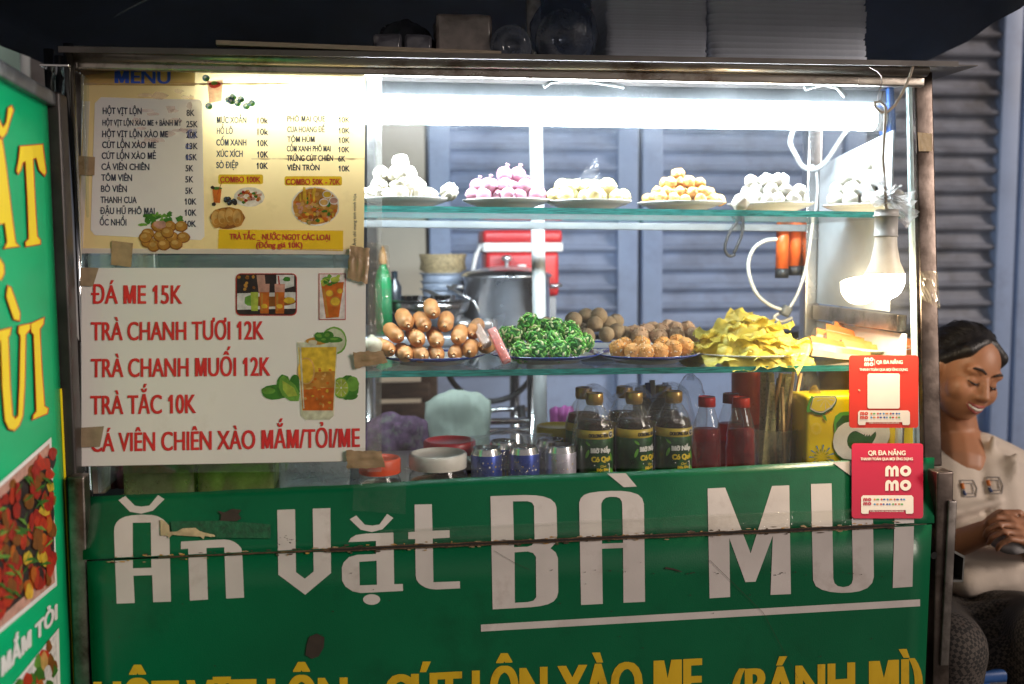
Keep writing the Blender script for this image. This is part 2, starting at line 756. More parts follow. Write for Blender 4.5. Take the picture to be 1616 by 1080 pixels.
WIREM = M('grey cable', (0.50, 0.48, 0.44), 0.45, 0, 0.15, 80)


# ================================================================== setting
YW = 1.75                                   # the row of shutters behind the cart
gm = M('pavement concrete', (0.16, 0.15, 0.14), 0.8, 0, 0.25, 3, bump=0.4, bs=40, dirt=(0.06, 0.055, 0.05), ds=3)
b = MB()
b.face([(-30, -30, 0), (30, -30, 0), (30, 30, 0), (-30, 30, 0)])
tag(b.build('pavement', gm), kind='structure')

DOORP = M('blue grey door paint', (0.28, 0.37, 0.57), 0.45, 0, 0.14, 5, dirt=(0.19, 0.24, 0.37), ds=5, dt=0.5, bump=0.05, bs=30)
DOORS = M('grey slat paint', (0.29, 0.36, 0.52), 0.42, 0, 0.14, 6, dirt=(0.19, 0.22, 0.30), ds=6, dt=0.48, stretch=(1, 1, 6))


def louver_leaf(x0, x1, label, z1=2.75, split=0.86, slat=None):
    t = thing('shutter_door', ((x0 + x1) / 2, YW, 0), label, 'shutter door', 'blue grey shutter door leaves behind the cart')
    st = 0.075
    f = MB()
    f.box(((x0 + st / 2 + 0.004), YW, (z1 + 0.03) / 2), (st, 0.05, z1 - 0.03), 0, 0.006)
    f.box(((x1 - st / 2 - 0.004), YW, (z1 + 0.03) / 2), (st, 0.05, z1 - 0.03), 0, 0.006)
    for z, h in ((0.09, 0.11), (split, 0.10), (z1 - 0.06, 0.11)):
        f.box(((x0 + x1) / 2, YW + 0.002, z), (x1 - x0 - 2 * st - 0.012, 0.044, h), 0, 0.005)
    f.build('door_frame', DOORP, t)
    pn = MB()
    pn.box(((x0 + x1) / 2, YW + 0.012, (split + 0.09) / 2), (x1 - x0 - 2 * st, 0.012, split - 0.19), 0, 0.002)
    pn.build('kick_panel', DOORP, t)
    s = MB()
    z = split + 0.085
    while z < z1 - 0.14:
        # one pressed slat: a flat, then a rounded nose that throws a shadow line
        xs0, xs1 = x0 + st - 0.01, x1 - st + 0.01
        prof = [(0.016, 0), (0.012, 0.010), (-0.012, 0.016), (-0.018, 0.024), (-0.012, 0.032), (0.0, 0.040), (0.010, 0.058), (0.016, 0.0705)]
        va = [(xs0, YW + y, z + h) for y, h in prof]
        vb = [(xs1, YW + y, z + h) for y, h in prof]
        n = len(prof)
        s.add(va + vb, [(i, n + i, n + i + 1, i + 1) for i in range(n - 1)], 0, False)
        z += 0.0705
    s.build('slats', slat or DOORS, t)
    return t


def xw(px, Y=YW):
    return at(px, Y, 1.2).x


louver_leaf(xw(676), xw(1006), 'blue grey louvred door leaf with the red cooler box in front')
louver_leaf(xw(1009), xw(1322), 'blue grey louvred door leaf behind the yellow wonton pile and orange tool')
louver_leaf(xw(1325), xw(1596), 'grey louvred shutter leaf behind the seated woman, right of the case',
            slat=M('bare grey slat metal', (0.23, 0.24, 0.285), 0.45, 0, 0.2, 8, dirt=(0.14, 0.135, 0.145), ds=7, dt=0.46, stretch=(1, 1, 6)))
louver_leaf(xw(1599), xw(1900), 'blue grey door leaf whose edge shows beyond the seated woman')
# beige pillar, dark recess and side wall on the left
pm = M('beige wall plaster', (0.55, 0.50, 0.40), 0.7, 0, 0.06, 8, bump=0.08, bs=80)
b = MB()
b.box(((xw(596) + xw(672)) / 2, YW + 0.06, 1.4), (xw(672) - xw(596), 0.18, 2.8), 0, 0.006)
solo(b, 'pillar', pm, (xw(634), YW, 0), 'beige plaster pillar left of the blue grey doors', 'pillar')
dm = M('dark blue wall paint', (0.035, 0.045, 0.075), 0.6, 0, 0.2, 6)
b = MB()
b.box((-2.4, YW + 0.3, 1.6), (4.0, 0.1, 3.2), 0, 0.004)
wl = b.build('wall_dark', M('dark green wall', (0.02, 0.032, 0.03), 0.6, 0, 0.3, 3))
tag(wl, 'dark painted house wall behind the left end of the cart', 'wall')
b = MB()
b.box((0.0, YW + 0.42, 1.6), (9, 0.1, 3.4), 0, 0.004)
tag(b.build('wall_back', M('grey house wall', (0.10, 0.10, 0.11), 0.7, 0, 0.15, 4)), 'grey house wall behind the row of shutter doors', 'wall')
b = MB()
b.box((xw(78, 1.5), 1.5, 1.4), (0.085, 0.1, 2.8), 0, 0.01)
solo(b, 'post', M('grey brown post paint', (0.11, 0.10, 0.10), 0.6, 0, 0.35, 9, dirt=(0.04, 0.03, 0.03)), (xw(78, 1.5), 1.5, 0),
     'square grey brown post behind the green banner, left of the chrome tubes', 'post')
b = MB()
b.tube([at(40, 1.2, 0.0), at(40, 1.2, 2.6)], 0.0125, seg=14)
solo(b, 'pole', M('white pole enamel', (0.8, 0.82, 0.8), 0.3, 0, 0.05, 20), at(40, 1.2, 0), 'thin white pole standing behind the green banner', 'pole')
b = MB()
gz = at(5, 1.98, 2.05)
b.box(gz, (0.62, 0.02, 0.75), 0, 0.004)
fr = solo(b, 'window', M('pale green window glass', (0.16, 0.24, 0.22), 0.15, 0, 0.5, 4), gz, 'pale greenish window high in the dark wall at the far left', 'window')
b = MB()
for dx, dz, sx, sz in ((0.31, 0, 0.04, 0.83), (-0.31, 0, 0.04, 0.83), (0, 0.395, 0.58, 0.04), (0, -0.395, 0.58, 0.04)):
    b.box(gz + Vector((dx, -0.012, dz)), (sx, 0.03, sz), 0, 0.003)
wf = b.build('window_frame', M('dark window frame', (0.03, 0.035, 0.035), 0.5), None)
wf.parent = fr
wf.matrix_parent_inverse = Matrix.Translation(-gz)

# brown slatted bench low on the left behind the cart
BRN = M('dark brown wood', (0.085, 0.055, 0.04), 0.5, 0, 0.35, 12, stretch=(2, 8, 8))
b = MB()
bx0, bx1 = xw(560, 1.3), xw(676, 1.3)
for k in range(9):
    b.box(((bx0 + bx1) / 2, 1.3, 0.30 + k * 0.065), (bx1 - bx0, 0.03, 0.05), 0, 0.006)
for x in (bx0, bx1):
    b.box((x, 1.335, 0.44), (0.05, 0.038, 0.88), 0, 0.005)
solo(b, 'slatted_screen', BRN, ((bx0 + bx1) / 2, 1.3, 0), 'dark brown slatted wooden screen under the left end of the back table', 'screen')

# ------------------------------------------------------------------ stainless back table with pots
TZ = 1.030
TY0, TY1 = 0.78, 1.20
tx0, tx1 = at(560, TY0, TZ).x, at(862, TY0, TZ).x
t = thing('work_table', ((tx0 + tx1) / 2, 1.0, 0), 'stainless steel work table carrying the pots and cooler behind the cart', 'table')
b = MB()
b.box(((tx0 + tx1) / 2, (TY0 + TY1) / 2, TZ - 0.016), (tx1 - tx0, TY1 - TY0, 0.032), 0, 0.008)
b.build('table_top', M('brushed table steel', (0.62, 0.66, 0.74), 0.35, 0.85, 0.08, 12, stretch=(1, 30, 30)), t)
for x in (tx0 + 0.03, tx1 - 0.03):
    for y in (TY0 + 0.03, TY1 - 0.03):
        b = MB()
        b.tube([(x, y, 0), (x, y, TZ - 0.03)], 0.016, seg=12)
        b.build('leg', CHROME, t)
for z in (0.80, 0.775):
    b = MB()
    b.tube([(tx0, TY0 + 0.03, z), (tx1, TY0 + 0.03, z)], 0.009, seg=10)
    b.build('rail', CHROME, t)


def bowl_prof(r, h, th=0.004, foot=0.45):
    o = [(0, 0), (r * foot, 0), (r * (foot + 0.28), h * 0.22), (r * 0.92, h * 0.62), (r, h)]
    i = [(r - th, h), (r * 0.92 - th, h * 0.64), (r * (foot + 0.26), h * 0.26), (0, th * 1.5)]
    return o + i


def at_t(px, Y):
    return at(px, Y, TZ)


c = at_t(676, 0.93)
b = MB()
b.lathe(bowl_prof(0.118, 0.085), c, 32)
b.lathe([(0.118, 0.083), (0.124, 0.084), (0.124, 0.087), (0.116, 0.087)], c, 32)
solo(b, 'mixing_bowl', M('bowl steel', (0.42, 0.43, 0.45), 0.16, 1, 0.1, 20), c, 'wide stainless mixing bowl on the back table', 'bowl')
for k, px in enumerate((640, 700)):
    q = c + Vector((-0.05 + 0.09 * k, 0.0, 0.05))
    b = MB()
    b.lathe([(0, 0), (0.03, 0), (0.034, 0.045), (0.03, 0.046), (0, 0.04)], q, 20)
    solo(b, 'cup', M('cup steel', (0.8, 0.8, 0.82), 0.12, 1), q, 'small shiny cup standing in the mixing bowl, %s' % ('left of two' if k == 0 else 'right of two'), 'cup', 'cups in the mixing bowl')
c = at_t(700, 1.10)
bb = M('blue grey enamel', (0.30, 0.36, 0.46), 0.25, 0, 0.1, 20)
for k in range(5):
    b = MB()
    q = c + Vector((0.002 * (k % 2), 0, 0.022 * k))
    b.lathe(bowl_prof(0.061 + 0.002 * (k % 2), 0.062, 0.003), q, 28)
    b.lathe([(0.060, 0.060), (0.067, 0.0605), (0.067, 0.0635), (0.060, 0.0635)], q, 28)
    solo(b, 'bowl', bb, q, 'blue grey enamel bowl stacked under the woven bowl on the back table', 'bowl', 'stacked enamel bowls')
q = c + Vector((0, 0, 0.150))
b = MB()
b.lathe(bowl_prof(0.068, 0.055, 0.005, 0.7), q, 28, wob=lambda a, z: 1 + 0.015 * math.sin(24 * a))
solo(b, 'basket', M('woven tan basket', (0.36, 0.28, 0.15), 0.7, 0, 0.4, 140, bump=0.6, bs=160), q, 'tan woven basket bowl on top of the stacked bowls', 'basket')
c = at_t(800, 0.98)
t = thing('cooking_pot', c, 'big shiny steel pot on the back table before the cooler', 'pot')
PS = M('pot steel', (0.80, 0.82, 0.86), 0.30, 1, 0.15, 16, bump=0.1, bs=30)
b = MB()
b.lathe([(0, 0), (0.105, 0), (0.118, 0.012), (0.118, 0.14), (0.124, 0.142), (0.124, 0.147), (0.113, 0.147), (0.113, 0.01), (0, 0.008)], c, 36)
b.build('pot_body', PS, t)
for s in (-1, 1):
    b = MB()
    x = c.x + s * 0.118
    b.tube([(x, c.y - 0.03, c.z + 0.115), (x + s * 0.028, c.y - 0.026, c.z + 0.118), (x + s * 0.03, c.y + 0.02, c.z + 0.118), (x, c.y + 0.03, c.z + 0.115)], 0.005, seg=8)
    b.build('handle', PS, t)
b = MB()
b.lathe([(0.122, 0.147), (0.118, 0.153), (0.06, 0.168), (0.02, 0.172), (0, 0.172)], c, 36)
b.build('lid', PS, t)
b = MB()
b.lathe([(0.006, 0.172), (0.006, 0.184), (0.016, 0.19), (0.012, 0.2), (0, 0.202)], c, 16)
b.build('knob', PS, t)
# ladle and tongs resting across the bowl
b = MB()
for k, (dx, dz, ang) in enumerate(((-0.02, 0.09, 0.6), (0.04, 0.1, 0.9))):
    a = at_t(742, 0.9) + Vector((dx, 0, 0.02))
    b.tube([a, a + Vector((-0.03, 0.0, 0.06)), a + Vector((-0.10, 0.02, dz))], 0.004, seg=8)
    b.ball(a, (0.028, 0.028, 0.018))
solo(b, 'ladle', PS, at_t(742, 0.9), 'shiny ladle lying between the mixing bowl and the pot', 'ladle')

# red cooler box
c = at_t(820, 1.09)
b = MB()
b.box(c + Vector((0, 0, 0.0425)), (0.19, 0.14, 0.085), 0, 0.006)
for k in range(4):
    b.box(c + Vector((-0.07 + 0.047 * k, -0.071, 0.0425)), (0.012, 0.006, 0.08), 0, 0.002)
solo(b, 'crate', M('grey crate plastic', (0.28, 0.30, 0.33), 0.5, 0, 0.2, 10), c, 'grey ribbed plastic crate under the red cooler box', 'crate')
c = c + Vector((0, 0, 0.0855))
t = thing('cooler_box', c, 'red plastic cooler with white lid band and tap behind the pot', 'cooler')
RED = M('cooler red plastic', (0.52, 0.025, 0.03), 0.35, 0, 0.06, 12)
b = MB()
b.box(c + Vector((0, 0, 0.0625)), (0.205, 0.15, 0.125), 0, 0.015)
b.build('cooler_body', RED, t)
b = MB()
b.box(c + Vector((0, 0, 0.137)), (0.225, 0.165, 0.026), 0, 0.006)
b.build('lid_band', WHITEP, t)
b = MB()
b.box(c + Vector((0, 0, 0.167)), (0.222, 0.163, 0.036), 0, 0.012)
b.build('lid', RED, t)
b = MB()
b.box(c + Vector((-0.005, -0.084, 0.075)), (0.025, 0.02, 0.03), 0, 0.006)
b.tube([c + Vector((-0.005, -0.09, 0.065)), c + Vector((-0.005, -0.1, 0.045))], 0.008, seg=10)
b.build('tap', WHITEP, t)
b = MB()
b.tube([c + Vector((-0.114, -0.06, 0.145)), c + Vector((-0.13, -0.06, 0.115)), c + Vector((-0.145, -0.06, 0.04)), c + Vector((-0.14, -0.06, 0.005))], 0.006, seg=8)
b.build('handle', WHITEP, t)

# green bottle at the left end
c = at_t(606, 0.86)
t = thing('squeeze_bottle', c, 'green squeeze bottle at the left end of the back table', 'bottle')
b = MB()
b.lathe([(0, 0), (0.02, 0), (0.022, 0.01), (0.022, 0.13), (0.016, 0.16), (0.009, 0.175), (0.009, 0.182), (0, 0.182)], c, 24)
b.build('bottle_body', M('green bottle plastic', (0.02, 0.36, 0.12), 0.25, 0, 0.1, 15, transl=0.3), t)
b = MB()
b.lathe([(0.011, 0.18), (0.011, 0.2), (0.004, 0.225), (0, 0.226)], c, 20)
b.build('cap', M('bottle cap tan', (0.4, 0.22, 0.08), 0.4), t)
b = MB()
b.lathe([(0.0223, 0.05), (0.0226, 0.052), (0.0226, 0.115), (0.0223, 0.117)], c, 24)
b.build('bottle_wrap', CLEARP, t)
c = at_t(624, 0.90)
b = MB()
b.lathe([(0, 0), (0.018, 0), (0.018, 0.12), (0.008, 0.14), (0.008, 0.16), (0, 0.162)], c, 20)
solo(b, 'sauce_bottle', M('dark sauce', (0.02, 0.03, 0.04), 0.15, 0, 0.3, 20), c, 'dark sauce bottle beside the green squeeze bottle', 'bottle')

# things low behind the case: draped cloth, folding chair frame, bags
def cloth(name, c, sx, sz, sy, col, label, cat, seed, amp=0.02):
    b = MB()
    n = 22
    vs = []
    for j in range(n + 1):
        for i in range(n + 1):
            u, v = i / n * 2 - 1, j / n
            wd = sx * (0.86 + 0.14 * (1 - v)) * (1 + 0.12 * noise.noise((v * 3, seed, 0)))
            y = sy * math.cos(u * 1.4) + amp * noise.noise((u * 2.6 + seed, v * 1.2, 1)) * 2 + amp * 0.5 * noise.noise((u * 7 + seed, v * 2, 4))
            zt = sz * (v - 0.05 * v * u ** 4) + 0.006 * noise.noise((u * 2, v * 3, seed)) - 0.02 * sz * v * u * u
            vs.append((c.x + u * wd, c.y - y, c.z + zt))
    b.add(vs, [(j * (n + 1) + i, j * (n + 1) + i + 1, (j + 1) * (n + 1) + i + 1, (j + 1) * (n + 1) + i) for j in range(n) for i in range(n)])
    return solo(b, name, M(name + ' fabric', col, 0.8, 0, 0.15, 12, bump=0.2, bs=60), c, label, cat, None, solid=0.004)


# floral bag behind

t = thing('folding_chair', at(800, 1.0, 0), 'folding chair frame with round dark back behind the towel', 'chair')
b = MB()
ca = H(775, 560, 2.75)
b.tube([ca + Vector((0.13 * math.cos(a), 0, 0.13 * math.sin(a))) for a in [R_(200 + 165 * k / 18) for k in range(19)]], 0.008, seg=8)
b.build('back_hoop', BLACKP, t)
b = MB()
b.tube([H(822, 640, 2.75), H(835, 760, 2.75), H(836, 1000, 2.8)], 0.012, seg=8)
b.build('leg', BLACKP, t)
b = MB()
b.tube([H(762, 640, 2.75), H(740, 760, 2.75), H(735, 1000, 2.8)], 0.012, seg=8)
b.build('leg', BLACKP, t)
b = MB()
b.tube([H(700, 660, 2.76), H(790, 646, 2.76), H(838, 646, 2.76)], 0.007, seg=8)
b.build('crossbar', CHROME, t)

# ------------------------------------------------------------------ umbrella
up = at(850, 0.60, 1.2)
ux, uy = up.x, 0.60
t = thing('street_umbrella', (ux, uy, 0), 'big black street umbrella on a white pole over the cart', 'umbrella')
BLKC = M('black umbrella cloth', (0.018, 0.024, 0.038), 0.75, 0, 0.3, 10, bump=0.1, bs=200)
b = MB()
b.tube([(ux + 0.012, uy, 0), (ux, uy, 1.2), (ux - 0.02, uy, 2.35)], 0.0165, seg=16)
b.lathe([(0.017, 0), (0.03, 0.0), (0.033, 0.03), (0.019, 0.05)], (ux + 0.004, uy, 0.965), 20)
b.build('pole', M('white pole paint', (0.72, 0.74, 0.75), 0.35, 0, 0.12, 30, dirt=(0.25, 0.24, 0.23), ds=22, dt=0.56, stretch=(1, 1, 0.3)), t)
cxu, cyu = CAM.x + RH.x * 0.0 + FH.x * 2.05, CAM.y + FH.y * 2.05
n = 64
rings = []
ZR = 1.775


def rim(a):
    c_, s_ = math.cos(a), math.sin(a)
    k = 1.13 / (abs(c_) ** 5 + abs(s_) ** 5) ** 0.2
    return c_ * k * (0.90 if c_ > 0 else 1.0), s_ * k


vs_, fs_ = [], []
lev = [1.0, 0.97, 0.8, 0.6, 0.4, 0.2, 0.05]
for li, q in enumerate([('v', 1.0)] + [('c', x) for x in lev]):
    for k in range(n):
        a = 2 * math.pi * k / n
        x, y = rim(a)
        rib = abs(math.sin(a * 4 + 0.0))
        if q[0] == 'v':
            zz = ZR - 0.055 - 0.02 * rib + 0.010 * noise.noise((x * 6, y * 6, 0))
            s = 1.005
        else:
            s = q[1]
            zz = ZR + 0.50 * (1 - s) - 0.03 * rib * s + 0.004 * noise.noise((x * 5 * s, y * 5 * s, 3))
        zz += max(0.0, -y) * 0.28                     # unseen front of the canopy raised to let light reach the roof goods
        pos = Vector((cxu, cyu, 0)) + RH * (x * s) + FH * (y * s)
        vs_.append((pos.x, pos.y, zz))
for li in range(len(lev)):
    for k in range(n):
        k2 = (k + 1) % n
        fs_.append((li * n + k, li * n + k2, (li + 1) * n + k2, (li + 1) * n + k))
b = MB()
b.add(vs_, fs_)
b.build('canopy', BLKC, t, solid=0.002)
for k in range(8):
    a = math.pi / 4 * k + math.pi / 8
    x, y = rim(a)
    p0 = Vector((cxu, cyu, ZR - 0.02 + max(0.0, -y) * 0.28)) + RH * x + FH * y
    b = MB()
    b.tube([p0, Vector((ux - 0.02, uy, ZR + 0.47))], 0.004, seg=6)
    b.build('rib', CHROME, t)

# unseen wall added at the right so reflections have something dark in them
b = MB()
b.box((5.2, 3.2, 1.7), (0.2, 4, 3.4), 0, 0.01)
tag(b.build('reflection_wall', M('dull ochre wall', (0.15, 0.12, 0.09), 0.7, 0, 0.3, 3)), 'dull ochre wall out of view to the right, added for dark reflections', 'wall')

# ================================================================== the food cart
zr = PL(700, 82).z                           # roof sheet height
cl_ = PL(128, 735)
cr_ = PL(1465, 722)
XL, XR = cl_.x, cr_.x
YB = 0.46                                    # rear of the case
CZ = 0.800                                   # counter
cart = thing('food_cart', ((XL + XR) / 2, 0.23, 0), 'stainless steel street food cart with a glass display case', 'food cart')


def lean_y(z):
    return max(0.0, (z - Z0)) * LEAN


# corner posts (front ones lean with the glass)
def post(name, a, bpt, w, d, m, bev=0.004):
    b = MB()
    b.bar(a, bpt, w, d, 0, bev)
    return b.build(name, m, cart)


ft = PL(1451, 103, -0.018)
fb = PL(1466, 735, -0.018)
b = MB()
POSTD = M('dark worn post', (0.15, 0.12, 0.105), 0.35, 1.0, 0.3, 18, bump=0.1, bs=60, dirt=(0.035, 0.024, 0.018), ds=10, dt=0.45, rvar=0.15)
b.bar(ft, fb, 0.036, 0.03, 0, 0.003)
b.build('corner_post', POSTD, cart)
fb2 = PV(1485, 735, -0.018)
b = MB()
b.bar(PV(1484, 742, -0.018), PV(1474, 1240, -0.018), 0.032, 0.034, 0, 0.003)
b.build('corner_post', POSTD, cart)
b = MB()
b.bar(PL(122, 100, -0.022), PL(121, 745, -0.022), 0.024, 0.03, 0, 0.003)
b.bar(PV(124, 750, -0.022), PV(140, 1240, -0.022), 0.026, 0.034, 0, 0.003)
b.build('corner_post', STEELD, cart)
for px, sgn in ((1278, 1), ):
    b = MB()
    x = at(px, YB, 1.2).x
    b.bar((x, YB, 0.5), (x, YB - 0.0, zr - 0.03), 0.034, 0.034, 0, 0.003)
    b.build('corner_post', M('bright post steel', (0.6, 0.6, 0.6), 0.25, 1, 0.1, 20), cart)
XRB = at(1278, YB, 1.2).x
b = MB()
b.bar((XL + 0.02, YB, 0.5), (XL + 0.02, YB, zr - 0.03), 0.034, 0.034, 0, 0.003)
b.build('corner_post', STEELD, cart)
# chrome tubes beside the left post
for k, (px, Y) in enumerate(((93, 0.10), (109, 0.16), (124, 0.05))):
    b = MB()
    a = at(px, Y, 1.2)
    b.tube([(a.x, Y, 0.55), (a.x, Y, zr - 0.012)], 0.0085, seg=16)
    b.build('side_tube', CHROME, cart)
b = MB()
z_ = P(105, 115, 0.1).z
a0, a1 = at(84, 0.10, z_), at(128, 0.10, z_)
b.bar(a0, a1, 0.14, 0.004, 0, 0.001, side=(0, 1, 0))
b.build('side_bracket', CHROME, cart)

# roof sheet and header
rl = PL(96, 72).x - 0.02
rrx = PL(1502, 95).x + 0.0
b = MB()
rz0, rz1 = P(110, 74, 0.03).z, P(1510, 97, 0.03).z
ROOFL, ROOFR = P(92, 73, 0.02), P(1512, 97, 0.02)
sl = (ROOFR.z - ROOFL.z) / (ROOFR.x - ROOFL.x)


def roof_z(x):
    return ROOFL.z + (x - ROOFL.x) * sl


def slab(b, x0, x1, y0, y1, dz0, dz1, mi=0):
    v = []
    for x in (x0, x1):
        for y in (y0, y1):
            for dz in (dz0, dz1):
                v.append((x, y, roof_z(x) + dz))
    b.add(v, [(0, 1, 3, 2), (4, 6, 7, 5), (0, 4, 5, 1), (2, 3, 7, 6), (0, 2, 6, 4), (1, 5, 7, 3)], mi, False)


slab(b, ROOFL.x, ROOFR.x, 0.02, YB + 0.06, -0.004, 0.0)
slab(b, ROOFL.x, ROOFR.x, 0.018, 0.022, -0.010, -0.0005)
slab(b, ROOFR.x - 0.001, ROOFR.x + 0.055, 0.045, 0.30, -0.003, -0.001)
b.build('roof_sheet', M('dull roof sheet', (0.11, 0.10, 0.095), 0.55, 0.3, 0.3, 12, dirt=(0.04, 0.03, 0.025), ds=8), cart)
b = MB()
hA, hB = P(118, 86, 0.06), P(1462, 110, 0.06)
b.tube([hA, hA.lerp(hB, .3) + Vector((0, 0, -0.001)), hA.lerp(hB, .7) + Vector((0, 0, 0.001)), hB], 0.0135, seg=20)
b.bar(hA + Vector((0, 0.012, -0.014)), hB + Vector((0, 0.012, -0.022)), 0.018, 0.016, 0, 0.003, side=(0, 0, 1))
b.build('header_rail', M('rusty header steel', (0.46, 0.42, 0.37), 0.3, 1, 0.2, 20, bump=0.25, bs=60, dirt=(0.11, 0.06, 0.03), ds=12, dt=0.50, stretch=(0.3, 1, 1)), cart)
# wooden batten along the roof edge
b = MB()
b.bar(P(342, 69, 0.03), P(790, 86, 0.03) , 0.008, 0.02, 0, 0.001, side=(0, 0, 1))
b.build('roof_batten', M('weathered batten', (0.28, 0.22, 0.17), 0.7, 0, 0.3, 40, stretch=(1, 10, 10)), cart)
# rear header
b = MB()
b.bar((XL, YB, roof_z(XL) - 0.02), (XRB, YB, roof_z(XRB) - 0.02), 0.03, 0.03, 0, 0.003, side=(0, 0, 1))
b.build('header_rail', STEELD, cart)

# front glass
b = MB()
g0, g1, g2, g3 = PL(138, 118), PL(1436, 122), PL(1451, 735), PL(132, 748)
n_ = PL.n * 0.005
for q in ((g0, g1, g2, g3), (g0 - n_, g3 - n_, g2 - n_, g1 - n_)):
    b.face(q, 0)
b.build('front_glass', GLASS, cart)
# glass edge strip beside the menus, second pane overlapping
b = MB()
h0, h1, h2, h3 = PL(579, 122, 0.004), PL(603, 122, 0.004), PL(602, 745, 0.004), PL(580, 745, 0.004)
b.face((h0, h1, h2, h3))
b.build('glass_strip', CL('old tape strip', (0.9, 0.9, 0.88), 1.45, 0.22, (0.75, 0.75, 0.72), 0.15, 30, 0.7, bump=0.3, bs=60), cart)
for px in (1434,):
    b = MB()
    b.bar(PL(px, 122, -0.004), PL(px + 13, 735, -0.004), 0.007, 0.012, 0, 0.001)
    b.build('glass_edge', SHELFE if False else M('pale glass edge', (0.55, 0.66, 0.66), 0.15, 0, 0.2, 30, transl=0.4), cart)

# right side: rail and frosted panel seen from inside
sideY0, sideY1 = 0.03, YB - 0.02


def side_x(y):
    return XR - 0.012 + (XRB - XR) * 0


b = MB()
sx = XRB + 0.010
zt = zr - 0.05
zs = P(1300, 478, YB).z
b.add([(sx, 0.115, zs), (sx, YB - 0.02, zs), (sx, YB - 0.02, zr - 0.17), (sx, 0.115, zr - 0.13),
       (sx + 0.004, 0.115, zs), (sx + 0.004, YB - 0.02, zs), (sx + 0.004, YB - 0.02, zr - 0.17), (sx + 0.004, 0.115, zr - 0.13)],
      [(0, 1, 2, 3), (4, 7, 6, 5), (0, 4, 5, 1), (1, 5, 6, 2), (2, 6, 7, 3), (3, 7, 4, 0)], 0, False)
b.build('side_panel', M('frosted side panel', (0.50, 0.53, 0.56), 0.45, 0, 0.1, 14, transl=0.2, dirt=(0.36, 0.33, 0.28), ds=7, dt=0.56), cart)
b = MB()
b.bar((sx, 0.06, zs - 0.02), (sx, YB - 0.02, zs - 0.02), 0.02, 0.032, 0, 0.002, side=(1, 0, 0))
b.build('side_rail', STEELD, cart)
b = MB()
b.box((sx + 0.004, 0.25, (zs - 0.04 + 0.82) / 2), (0.004, 0.40, zs - 0.04 - 0.82), 0, 0.001)
b.build('side_panel', M('lower side sheet', (0.6, 0.6, 0.6), 0.5, 0.3, 0.1, 14), cart)

# left side sheet
b = MB()
b.box((XL + 0.012, 0.25, (zr - 0.06 + 0.82) / 2), (0.004, 0.38, zr - 0.06 - 0.82), 0, 0.001)
b.build('side_panel', CL('left side glass', (0.9, 0.95, 0.93), 1.45, 0.06), cart)

# glass shelves
def shelf(pl, pr, y1, th):
    """pl, pr: top front corners"""
    b = MB()
    pts = []
    for p in (pl, pr):
        for y in (p.y, y1):
            for z in (p.z, p.z - th):
                pts.append((p.x, y, z))
    b.add(pts, [(0, 4, 6, 2), (1, 3, 7, 5)], 0, False)
    b.add(pts, [(0, 1, 5, 4), (2, 6, 7, 3), (0, 2, 3, 1), (4, 5, 7, 6)], 1, False)
    return b.build('glass_shelf', [SHELFG, SHELFE], cart)


S1L, S1R = PL(140, 319, -0.022), PL(1428, 335, -0.022)
S2L, S2R = PL(138, 592, -0.022), PL(1442, 575, -0.022)
shelf(S1L, S1R, YB - 0.02, 0.0115)
shelf(S2L, S2R, YB - 0.02, 0.0115)


def shelf_z(k, x):
    a, c = ((S1L, S1R), (S2L, S2R))[k]
    return a.z + (c.z - a.z) * (x - a.x) / (c.x - a.x)


# shelf carriers at the back and rear rail of the counter
for k in (0, 1):
    b = MB()
    b.bar((XL + 0.04, YB - 0.008, shelf_z(k, XL + 0.04) - 0.022), (XRB - 0.018, YB - 0.008, shelf_z(k, XRB) - 0.022), 0.016, 0.016, 0, 0.002, side=(0, 0, 1))
    b.build('shelf_rail', M('pale rail paint', (0.17, 0.18, 0.19), 0.5, 0, 0.2, 12), cart)
b = MB()
b.box(((XL + XR) / 2, 0.235, CZ - 0.008), (XR - XL - 0.06, 0.45, 0.016), 0, 0.002)
b.build('counter_top', M('counter steel', (0.5, 0.48, 0.45), 0.3, 1, 0.1, 16, dirt=(0.2, 0.17, 0.13)), cart)
b = MB()
b.box(((XL + XR) / 2, 0.25, (CZ - 0.02 + 0.24) / 2), (XR - XL - 0.07, 0.42, CZ - 0.02 - 0.24), 0, 0.004)
b.box(((XL + XR) / 2, 0.0, (zh - 0.03 + 0.24) / 2), (XR - XL - 0.10, 0.10, zh - 0.03 - 0.24), 0, 0.004)
b.build('cabinet', STEELD, cart)
for sx_ in (XL + 0.2, XR - 0.25):
    for y in (0.08, 0.42):
        b = MB()
        b.lathe([(0, -0.02), (0.03, -0.02), (0.03, 0.02), (0, 0.02)], mt=Matrix.Translation((sx_, y, 0.115)) @ Matrix.Rotation(R_(90), 4, 'X'), mi=1)
        b.lathe([(0.03, -0.018), (0.105, -0.016), (0.115, 0), (0.105, 0.016), (0.03, 0.018)], mt=Matrix.Translation((sx_, y, 0.115)) @ Matrix.Rotation(R_(90), 4, 'X'), mi=0)
        b.box((sx_, y, 0.19), (0.05, 0.05, 0.10), 1, 0.003)
        b.build('wheel', [BLACKP, STEELD], cart)

